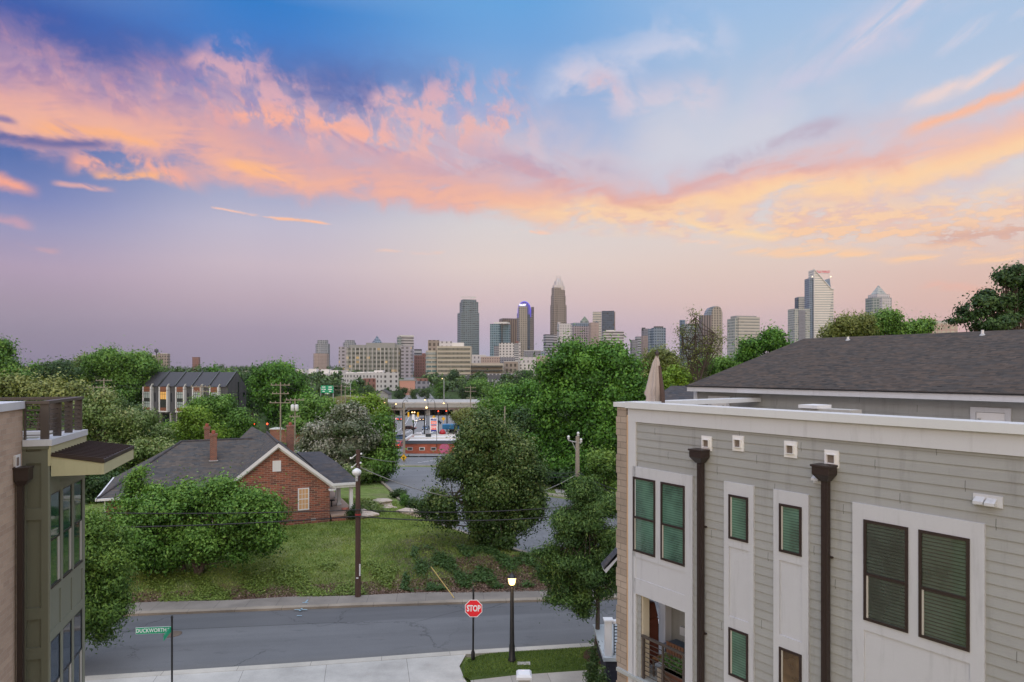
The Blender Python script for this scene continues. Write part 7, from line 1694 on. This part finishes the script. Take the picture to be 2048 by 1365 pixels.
tx = lambda s, sz, vz, m, part='lettering', par=gs, xx=.8: text_mb(s, sz, lambda p: (p[0], -.14-p[2], zl+H_*vz+p[1]), .004, .02, xx).build(part, M[m], par)
tx('Mobil', .80, .86, 'sign_blue'); tx('e-CRV', .55, .64, 'signwhite', par=p1) if False else tx('synergy', .42, .64, 'signwhite', par=p1); tx('3999', .95, .27, 'signwhite', par=p2)
# overpass
ob = thing('overpass', 'long concrete highway overpass with dark underside crossing behind the filling station', 'bridge', (0, 335, 0))
X0, X1 = XX(640, 335), XX(1075, 335); zd = ZZ(806, 335); zs = ZZ(815.5, 335)
q = MB(); q.box(X0, X1, 0, 40, zs, zd); q.build('deck', M['conc'], ob)
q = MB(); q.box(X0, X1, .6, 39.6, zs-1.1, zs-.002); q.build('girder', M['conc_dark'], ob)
q = MB(); q.box(X0, X1, 39.7, 40.1, zd, ZZ(799, 375)); q.build('rear_barrier', paint('tan_barrier', (.36, .27, .20), .8, .15), ob)
q = MB(); q.box(X0, X1, -.2, -.001, zd-.4, zd+.25); q.build('front_barrier', paint('pale_barrier', (.50, .47, .44), .8, .1), ob)
for u_ in (857, 806):
    q = MB(); x = XX(u_, 340); q.box(x-1.0, x+1.0, 2, 38, -12, zs-1.1); q.build('pier', M['conc'], ob)
for ua, ub in ((640, 770), (905, 1075)):
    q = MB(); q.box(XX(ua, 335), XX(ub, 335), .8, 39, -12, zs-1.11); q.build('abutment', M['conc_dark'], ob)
q = MB(); q.extr([(XX(585, 320), 0, -8), (XX(765, 320), 0, -9), (XX(765, 320), 0, ZZ(800, 320)), (XX(680, 320), 0, ZZ(793, 320)), (XX(585, 320), 0, ZZ(806, 320))], (0, 12, 0)); tag(q.build('embankment', paint('dry_grass_slope', (.20, .19, .07), .95, .25, 0, .3), loc=(0, 322, 0)), None, None, kind='structure')
# motorway sign gantry
Yq = 300.; gg = thing('highway_sign', 'green overhead highway sign on posts left of the overpass', 'road sign', (XX(655, Yq), Yq, float(gz(XX(655, Yq), Yq))))
zo = gg.location.z; q = MB()
for u_ in (641.5, 666.5): x = XX(u_, Yq)-gg.location.x; q.tube([(x, 0, 0), (x, 0, ZZ(775, Yq)-zo)], .25, 8)
q.build('post', M['metal'], gg)
for ua, ub in ((642.5, 653.5), (654.2, 667.5)):
    q = MB(); q.box(XX(ua, Yq)-gg.location.x, XX(ub, Yq)-gg.location.x, -.5, -.35, ZZ(786, Yq)-zo, ZZ(771.5, Yq)-zo); pn_ = q.build('sign_panel', M['signgreen'], gg)
    q = MB(); xm = (XX(ua, Yq)+XX(ub, Yq))/2-gg.location.x
    for v_, w__ in ((774.5, .75), (779, .9), (783, .5)): q.box(xm-w__, xm+w__, -.53, -.501, ZZ(v_+.9, Yq)-zo, ZZ(v_-.9, Yq)-zo)
    q.build('white_legend', M['signwhite'], pn_)
q = MB(); q.box(XX(650.5, Yq)-gg.location.x, XX(658, Yq)-gg.location.x, -.5, -.35, ZZ(788.8, Yq)-zo, ZZ(786.3, Yq)-zo); q.build('exit_tab', M['signwhite'], gg)
q = MB(); q.box(XX(627, Yq), XX(635.5, Yq), Yq, Yq+.4, -4, ZZ(790, Yq)); tag(q.build('sign_back', M['metal']), 'plain grey back of a roadside sign left of the green highway sign', 'sign')
# poles and lamps of the middle distance
def mast(name, label, u, v, Y, r=.12, arm=None, lit=False, m='wood_grey', cross=(), cat='utility pole', group=None, vb=None):
    x = XX(u, Y); zb = float(gz(x, Y)) if vb is None else ZZ(vb, Y); h = ZZ(v, Y)-zb; t = thing(name, label, cat, (x, Y, zb), 0, group)
    q = MB(); q.tube([(0, 0, 0), (0, 0, h)], r, 8, r*.7)
    q.build('pole', M[m], t)
    for dz, w in cross:
        q = MB(); q.box(-w, w, -.14, -.02-.0, h-dz-.06, h-dz+.06)
        for s in (-.9, -.45, .45, .9): q.box(w*s-.06, w*s+.06, -.14, -.02, h-dz+.061, h-dz+.3)
        q.build('crossarm', M['wood_grey'], t)
    if arm:
        dx, up_ = arm; q = MB(); q.tube([(0, 0, h-.3), (dx*.25, 0, h+up_*.8), (dx*.6, 0, h+up_), (dx, 0, h+up_*.75)], r*.6, 6); q.build('arm', M[m], t)
        q = MB(); q.lathe([(.1, -.18), (.24, -.08), (.2, .08), (.05, .14)], (dx, 0, h+up_*.75-.2), 10); q.build('lamp_head', M['skin_lit'] if lit else M['metal'], t)
    elif lit:
        q = MB(); q.lathe([(.15, 0), (.36, .2), (.3, .55), (.06, .7)], (0, 0, h), 10); q.build('lamp_head', M['skin_lit'], t)
    return t
mast('utility_pole', 'tall triple-crossarm utility pole right of the dark row houses', 561, 765, 120, .15, cross=((.5, 1.7), (2.0, 1.5), (3.6, 1.9)))
p_ = mast('utility_pole', 'utility pole with pale transformers beside the low brick shed', 590, 797, 118, .13, cross=((.3, 1.6), (3.2, .9)))
q = MB(); h = ZZ(797, 118)-p_.location.z; q.lathe([(.2, 0), (.32, .1), (.32, 1.0), (.15, 1.15)], (-.35, -.2, h-2.2), 10); q.lathe([(.2, 0), (.32, .1), (.32, 1.0), (.15, 1.15)], (.35, -.2, h-2.2), 10); q.build('transformer', M['fixture'], p_)
mast('utility_pole', 'utility pole with crossarms standing behind the tree in front of the row houses', 402, 770, 130, .16, cross=((.4, 1.9), (1.3, 1.3)))
mast('utility_pole', 'double-crossarm pole rising from the trees left of the row houses', 208, 757, 150, .18, cross=((.5, 1.8), (2., 1.8)))
mast('utility_pole', 'short utility pole head in the trees right above the terrace rail', 187, 772, 140, .15, cross=((.4, 1.9),))
mast('utility_pole', 'pair of crossarm pole, left one, right of the green highway sign', 682.5, 769, 250, .22, cross=((.7, 3.2), (5, 2.6)))
mast('utility_pole', 'pair of crossarm pole, right one, right of the green highway sign', 690.5, 777, 245, .2, cross=((.6, 3.8),))
mast('street_light', 'tall curved street light by the motorway above the bright yellow-green tree', 701, 768, 300, .2, arm=(3.2, 1.8), cat='street light', m='metal')
mast('street_light', 'thin tall light mast standing on the overpass', 888, 757, 345, .2, arm=(-.9, .1), lit=True, cat='street light', m='metal', vb=806)
mast('street_light', 'curved street light rising from the trees right of the overpass', 988, 772, 300, .18, arm=(2.6, 2.6), cat='street light', m='metal')
mast('utility_pole', 'utility pole with pale transformer at the right end of the overpass', 941, 772, 210, .18, cross=((.6, 1.7), (1.8, 1.7), (3.8, 1.2)))
mast('utility_pole', 'bare pale pole standing above the magnolia crown', 1009.5, 812, 110, .16)
mast('post', 'short thin pole just left of the transformer pole above the magnolia', 934, 815, 205, .12, cat='pole')
mast('street_light', 'curved street light left of the bare pole above the magnolia', 977, 806, 180, .12, arm=(-.9, .7), cat='street light', m='metal')
mast('utility_pole', 'dark pole between the trees and the avenue, left of the parking lot', 789, 812, 118, .16, m='wood', cross=((.7, 1.5),))
mast('post', 'dark pole rising behind the shop parapet left of the price sign', 849, 823, 150, .14, m='black', cat='pole')
hp = mast('street_light', 'black pole with two bright floodlights and a white box behind the brick shop', 827, 826, 148, .14, m='black', cat='flood light')
h = ZZ(826, 148)-hp.location.z
for dx in (-.25, .25): q = MB(); q.lathe([(.1, -.12), (.16, 0), (.1, .12)], (dx, -.25, h+.1), 10); q.build('lamp_head', M['skin_lit'], hp)
q = MB(); q.box(-.28, .28, -.3, -.14, h-1.5, h-.35); q.build('white_box', M['signwhite'], hp)
mast('street_light', 'black curved street light in front of the overpass, leftmost lit', 763, 815, 230, .13, arm=(1.4, .8), lit=False, m='black', cat='street light')
for i, (u, v, Y, a, lit_, lb) in enumerate(((775, 806, 240, (-.9, .3), True, 'warm lit lamp at the left end of the overpass'), (786, 809, 235, (1.0, .4), True, 'warm lit lamp a little left of the tan pole at the overpass'), (805, 806, 220, (1.6, .9), False, 'black unlit curved lamp beside the tan pole'),
        (856, 803, 235, (-1.1, .9), True, 'warm lit lamp at the middle of the overpass'), (870, 806, 230, (-1.4, 1.), False, 'black unlit curved lamp between two lit ones at the overpass'), (895, 808, 215, (-1.2, .5), True, 'warm lit lamp at the right end of the overpass'), (853, 817.5, 250, None, True, 'single bright round lamp hanging in front of the overpass pier'))):
    mast('street_light', lb, u, v, Y, .12, arm=a, lit=lit_, m='black', cat='street light', group='street lights along the avenue')
def signal(u, v, Y, label, col='red_lit'):
    x = XX(u, Y); zb = float(gz(x, Y)); t = thing('traffic_signal', label, 'traffic light', (x, Y, zb), 0, 'traffic signals'); h = ZZ(v, Y)-zb
    q = MB(); q.tube([(0, 0, 0), (0, 0, h+.4)], .1, 8); q.build('pole', M['black'], t)
    q = MB(); q.box(-.22, .22, -.4, -.1, h-.9, h+.3); q.build('housing', M['signyellow'] if 'yellow' in label else M['black'], t)
    q = MB(); q.lathe([(.05, -.02), (.17, 0), (.05, .02)], n=10); 
    for i in range(len(q.v)): a = q.v[i]; q.v[i] = (a[0], -.42+a[2], h+.1+a[1])
    q.build('lens', M[col], t)
signal(877, 823.5, 200, 'red traffic light left of the rust-tinged tree'); signal(893, 823, 200, 'brighter red traffic light next to the rust-tinged tree')
signal(511, 849, 128, 'orange-lit signal left of the low brick shed'); signal(536, 849, 130, 'second orange-lit signal left of the low brick shed')
for i, (u, lb) in enumerate(((817, 'yellow pillar under the overpass, left'), (836, 'yellow pillar under the overpass, right'))):
    q = MB(); q.box(-.4, .4, -.3, .3, 0, 2.4); tag(q.build('bollard', M['signyellow'], loc=(XX(u, 325), 325, float(gz(XX(u, 325), 325))+.1)), lb, 'pillar', 'yellow pillars under the overpass')
# vehicles
def car(label, u, v, Y, rz, m, name='parked_car', L=4.6, H=1.45, Wd=1.8, lights=None, cat='car'):
    x = XX(u, Y); z = float(gz(x, Y))+.28; t = thing(name, label, cat, (x, Y, z), rz)
    pr = [(-L/2, .35), (-L/2, .8), (-L*.42, .95), (-L*.28, 1.0), (-L*.16, H), (L*.18, H), (L*.32, .98), (L*.47, .85), (L/2, .65), (L/2, .35)]
    q = MB(); q.extr([(a, -Wd/2, b) for a, b in pr], (0, Wd, 0)); q.build('body', M[m], t, bevel=.06)
    q = MB(); q.extr([(-L*.235, -Wd/2-.01, 1.02), (-L*.15, -Wd/2-.01, H-.09), (L*.165, -Wd/2-.01, H-.09), (L*.27, -Wd/2-.01, 1.02)], (0, Wd+.02, 0)); q.build('side_window', M['carglass'], t)
    q = MB(); q.add([(L*.185, -Wd*.42, H-.04), (L*.185, Wd*.42, H-.04), (L*.325, Wd*.44, 1.02), (L*.325, -Wd*.44, 1.02)], [(0, 1, 2, 3)]); q.add([(-L*.165, -Wd*.42, H-.04), (-L*.165, Wd*.42, H-.04), (-L*.285, Wd*.44, 1.05), (-L*.285, -Wd*.44, 1.05)], [(3, 2, 1, 0)])
    for i in range(len(q.v)): a = q.v[i]; q.v[i] = (a[0]*1.015, a[1], a[2]+.02)
    q.build('windscreen', M['carglass'], t)
    for sx in (-.3, .31):
        for sy in (-1, 1):
            q = MB(); q.lathe([(.2, -.1), (.33, -.08), (.33, .08), (.2, .1)], n=14)
            for i in range(len(q.v)): a = q.v[i]; q.v[i] = (a[0]+sx*L, a[2]+sy*(Wd/2-.05), a[1]+.33)
            q.build('wheel', M['tyre'], t)
    for sy in (-1, 1):
        q = MB(); q.box(L/2-.02, L/2+.02, sy*Wd*.36-.18, sy*Wd*.36+.18, .6, .75); q.build('headlight', M['skin_lit'] if lights == 'front' else M['signwhite'], t)
        q = MB(); q.box(-L/2-.02, -L/2+.02, sy*Wd*.38-.16, sy*Wd*.38+.16, .7, .88); q.build('tail_light', M['red_lit'] if lights == 'rear' else M['signred'], t)
    return t
car('dark red-brown car on the avenue left of the price sign', 818, 854, 225, R(175), 'carpaint_dark')
car('light blue car driving towards the viewer beside the price sign', 852, 855, 228, R(-95), 'carpaint_blue')
car('car with glowing red lights under the left part of the overpass', 799, 832, 300, R(100), 'carpaint_dark', lights='rear'); car('white car by the curb left of the tan pole', 783, 828, 300, R(175), 'carpaint_white', lights='rear')
car('white van with a blue top at the right of the price sign', 905, 866, 178, R(10), 'carpaint_white', name='van', H=2.0, cat='van')
car('red car half hidden between the dark tree and the brick shop', 795, 890, 138, R(85), 'carpaint_red', lights='rear')
car('pale grey car on the avenue under the middle of the overpass', 832, 832, 290, R(-92), 'carpaint_white', lights='front')
car('dark car following under the overpass right of the yellow pillars', 845, 836, 300, R(-92), 'carpaint_dark', lights='front')
car('small dark car at the curb right of the overpass pier', 873, 838, 270, R(60), 'carpaint_blue')
car('white parked car at the filling station left of the price sign', 838, 868, 165, R(170), 'carpaint_white')
car('dark parked car by the shop parapet behind the tan pole', 800, 868, 160, R(20), 'carpaint_blue')
for i, (u, v) in enumerate(((868, 835), (887, 838))):
    x = XX(u, 262); z = ZZ(v, 262); q = MB(); q.tube([(0, 0, -3), (0, 0, 0)], .06, 6); q.extr([(0, -.1, -.8), (.8, -.1, 0), (0, -.1, .8), (-.8, -.1, 0)], (0, .05, 0)); tag(q.build('warning_sign', M['signyellow'], loc=(x, 262, z)), ('far yellow diamond sign beside the avenue, left of two', 'far yellow diamond sign beside the avenue, right of two')[i], 'road sign')
for i in range(9):
    x = -19.5+i*2.2; q = MB(); q.lathe([(.1, 0), (.1, 1.0), (.04, 1.08)], n=8); tag(q.build('bollard', M['signwhite'], loc=(x, 149, float(gz(x, 149))+.1)), 'white bollard in the row at the filling station forecourt edge', 'bollard', 'white bollards in front of the filling station')
q = MB(); x = XX(903, 176); q.box(x-2.3, x+1.9, 175, 177, float(gz(x, 176))+2.3, float(gz(x, 176))+3.6); tag(q.build('blue_canopy', M['bluevan'], bevel=.15), 'bright blue box canopy beside the price sign', 'canopy')
q = MB(); x = XX(885, 170); q.lathe([(.3, 0), (.8, .2), (.85, .7), (.5, 1.2), (.1, 1.5)], (x, 170, float(gz(x, 170))+1.0), 12); tag(q.build('red_fuel_pump_cover', M['carpaint_red']), 'red rounded object with white markings between the price sign and the blue canopy', 'display')
for i, (u, v, Y) in enumerate(((511, 862, 128), (571, 866, 128))):
    x = XX(u, Y); q = MB(); q.lathe([(.28, 0), (.28, .25), (.2, .3), (.2, .6), (.15, .65), (.12, 1.0)], (0, 0, 0), 12); tag(q.build('traffic_barrel', M['orangeplastic'], loc=(x, Y, float(gz(x, Y)))), ('orange traffic barrel beneath the signal left of the brick shed', 'orange traffic barrel at the foot of the tall triple-crossarm pole')[i], 'barrel')
cable([P(-60, 745, 140), P(208, 762, 150), P(402, 775, 130), P(561, 770, 120), P(590, 800, 118)], 1.2, .03, M['wire'], 'overhead_cable', 'thin power line strung between the distant poles on the left')
cable([P(561, 770, 120), P(690, 780, 245), P(941, 778, 210), P(1060, 790, 150)], 1.6, .035, M['wire'], 'overhead_cable', 'thin power line crossing above the overpass')

# ------------------------------------------------------------------ woods in the distance
def far_tree_mesh(k):
    rng = np.random.default_rng(400+k); lob = [(rng.normal(0, 2.2), rng.normal(0, 2.2), 6+rng.uniform(0, 7), rng.uniform(2.6, 4.4), rng.uniform(2.6, 4.4), rng.uniform(2.4, 3.8)) for _ in range(7)]
    lob += [(0, 0, 12.5, 3, 3, 2.8), (0, 0, 4.5, 4.5, 4.5, 3)]
    C, N_, tint, c = crown_pts(lob, 150, 26, 1.7, rng, shell=.6)
    return leaves_mesh('crown', C, N_, .95, tint, LF[('far', 'mid', 'maple', 'far', 'dark')[k]], rng)
crowns = [far_tree_mesh(k) for k in range(5)]
tq = MB(); tq.tube([(0, 0, -1), (.1, 0, 5), (0, .1, 11)], .4, 8, .12); tk = tq.build('trunk', M['bark']); tkm = tk.data; bpy.data.objects.remove(tk)
def far_tree(x, y, s, k, rz, label, group='trees of the middle distance', z=None, sz=1.):
    t = thing('tree', label, 'tree', (x, y, (float(gz(x, y)) if z is None else z)-.5), rz, group); t.scale = (s, s, s*sz)
    for nm, me in (('crown', crowns[k]), ('trunk', tkm)):
        o = bpy.data.objects.new(nm, me); COL.objects.link(o); o.parent = t
FT = [  # u, v of the top, distance, kind, label
 (30, 735, 260, 0, 'tree above the terrace rail near the left edge, second row'), (70, 722, 330, 1, 'tree left of the very dark round tree, further back'), (60, 752, 210, 3, 'pale tree low above the terrace rail'),
 (150, 716, 360, 4, 'dark treetop between the very dark round tree and the tall green tree'), (205, 712, 330, 0, 'treetop behind the left shoulder of the tall green tree'), (300, 722, 330, 1, 'tree right of the tall green tree, behind the row house roof'), (340, 728, 300, 3, 'treetop straight behind the row house roof, left part'),
 (385, 732, 290, 0, 'treetop straight behind the row house roof, middle'), (430, 728, 330, 2, 'treetop straight behind the row house roof, right part'), (465, 738, 260, 1, 'tree at the right gable of the row houses'), (500, 745, 230, 0, 'tree in front of the small white apartment block'), (530, 722, 300, 4, 'dark tree left of the big round green tree'),
 (597, 755, 300, 1, 'tree in front of the left end of the white apartment row'), (640, 763, 385, 0, 'tree over the green highway sign, left'), (672, 758, 405, 3, 'tree over the green highway sign, right'), (705, 762, 400, 1, 'tree in front of the middle of the white apartment row'), (735, 768, 400, 0, 'tree at the right end of the white apartment row'), (652, 802, 200, 2, 'tree behind the silvery flowering tree at its left'),
 (775, 772, 470, 4, 'tree over the small grey gabled house'), (800, 770, 430, 4, 'dark tree below the salmon building, left'), (825, 776, 420, 0, 'tree below the salmon building, right'), (850, 772, 430, 3, 'tree right of the salmon building'), (880, 762, 440, 1, 'tree behind the thin light mast'), (905, 735, 520, 4, 'tall dark tree in front of the cream building wing'), (925, 762, 430, 0, 'tree right of the tall dark tree at the cream wing'), (950, 765, 440, 2, 'tree left of the transformer pole'),
 (985, 762, 420, 0, 'tree above the right end of the overpass'), (1015, 752, 470, 1, 'tree in front of the second mansard row'), (1040, 738, 520, 4, 'dark round tree left of the big maple'), (1058, 735, 560, 3, 'round treetop right beside the big maple'), (1060, 760, 300, 0, 'tree behind the left flank of the big maple'), (985, 790, 260, 3, 'tree behind the transformer pole at the overpass end'), (1020, 782, 230, 1, 'tree over the bright broad tree'), (965, 812, 200, 0, 'tree above the left of the magnolia crown'),
 (1275, 712, 220, 0, 'tree between the big maple and the parasol'), (1350, 722, 260, 1, 'tree behind the small grey roof'), (1405, 728, 240, 3, 'tree left of the shingle roof, behind'), (1450, 725, 300, 0, 'tree at the foot of the cream glass block'), (1500, 728, 280, 2, 'tree behind the low left corner of the shingle roof'),
 (742, 792, 340, 0, 'tree between the crossarm poles and the overpass'), (716, 792, 320, 4, 'dark tree below the curved motorway light'), (612, 786, 260, 0, 'tree left of the plain sign back'), (600, 765, 280, 3, 'tree right of the big round green tree'), (548, 800, 190, 4, 'dark tree behind the triple-crossarm pole'), (515, 775, 210, 0, 'tree at the right end of the row houses, behind'),
 (20, 770, 170, 3, 'tree just over the left part of the terrace rail'), (60, 778, 150, 1, 'tree just over the middle of the terrace rail'), (110, 772, 160, 0, 'tree just over the right part of the terrace rail'), (150, 762, 180, 3, 'tree above the end of the terrace rail'), (240, 790, 140, 0, 'tree left of the lowest row house window'), (270, 800, 130, 3, 'tree before the left end of the row houses'),
 (340, 838, 110, 1, 'bush-like tree before the row house garages'), (322, 850, 100, 3, 'bush-like tree left of the lime green tree'), (655, 815, 170, 2, 'tree right of the low brick shed'),
]
rr = np.random.default_rng(55)
for u, v, Y, k, lb in FT:
    x = XX(u, Y); z = float(gz(x, Y)); h = max(ZZ(v, Y)-z, 4.0); s = h/15.6; sc = min(max(s, .45), 1.5)
    far_tree(x, Y, sc, k, rr.uniform(0, 6.28), lb, sz=s/sc)
# wood that reads as one mass
bx_ = []
for i in range(620):
    Y = float(np.exp(rr.uniform(math.log(430), math.log(2600)))); u = rr.uniform(-60, 2100); x = XX(u, Y)
    if 760 < u < 1090 and Y > 560: continue
    if 540 < u < 1090 and Y > 500 and rr.random() < .7: continue
    z = float(gz(x, Y))
    bx_.append((x, Y, z, rr.uniform(.75, 1.15) if Y < 1200 else rr.uniform(.9, 1.5)))
CC, NN, TT = [], [], []
lob0 = [(0, 0, 8, 5.5, 5.5, 5), (1.5, 1, 11.5, 4, 4, 3.2), (-2.2, -1, 10, 3.6, 3.6, 3.2), (2.5, -2, 7, 4, 4, 3)]
for (x, y, z, s) in bx_:
    near_ = y < 900; C, N_, t_, c_ = crown_pts(lob0, 34 if near_ else 16, 14 if near_ else 9, 2.2, rr, shell=.7)
    CC.append(C*s+np.array([x, y, z])); NN.append(N_); TT.append(t_+rr.normal(0, .12))
me = leaves_mesh('distant_woods', np.concatenate(CC), np.concatenate(NN), 2.3, np.concatenate(TT), LF['far'], rr)
o = bpy.data.objects.new('distant_woods', me); COL.objects.link(o); tag(o, 'band of distant green woods along the horizon', 'woods', kind='stuff')

# ------------------------------------------------------------------ the evening air
q = MB(); q.box(-3050, 3050, -90, 3560, -40, 300)
hm = bpy.data.materials.new('evening_haze'); hm.use_nodes = True; nt = hm.node_tree; nt.nodes.remove(nt.nodes['Principled BSDF'])
pv = nt.nodes.new('ShaderNodeVolumePrincipled'); pv.inputs['Color'].default_value = (.86, .86, .92, 1); pv.inputs['Density'].default_value = .00004; pv.inputs['Anisotropy'].default_value = .1
nt.links.new(pv.outputs[0], nt.nodes['Material Output'].inputs['Volume'])
tag(q.build('haze', hm), 'thin pale evening haze over the whole town', 'haze', kind='stuff')
scene.cycles.volume_bounces = 0
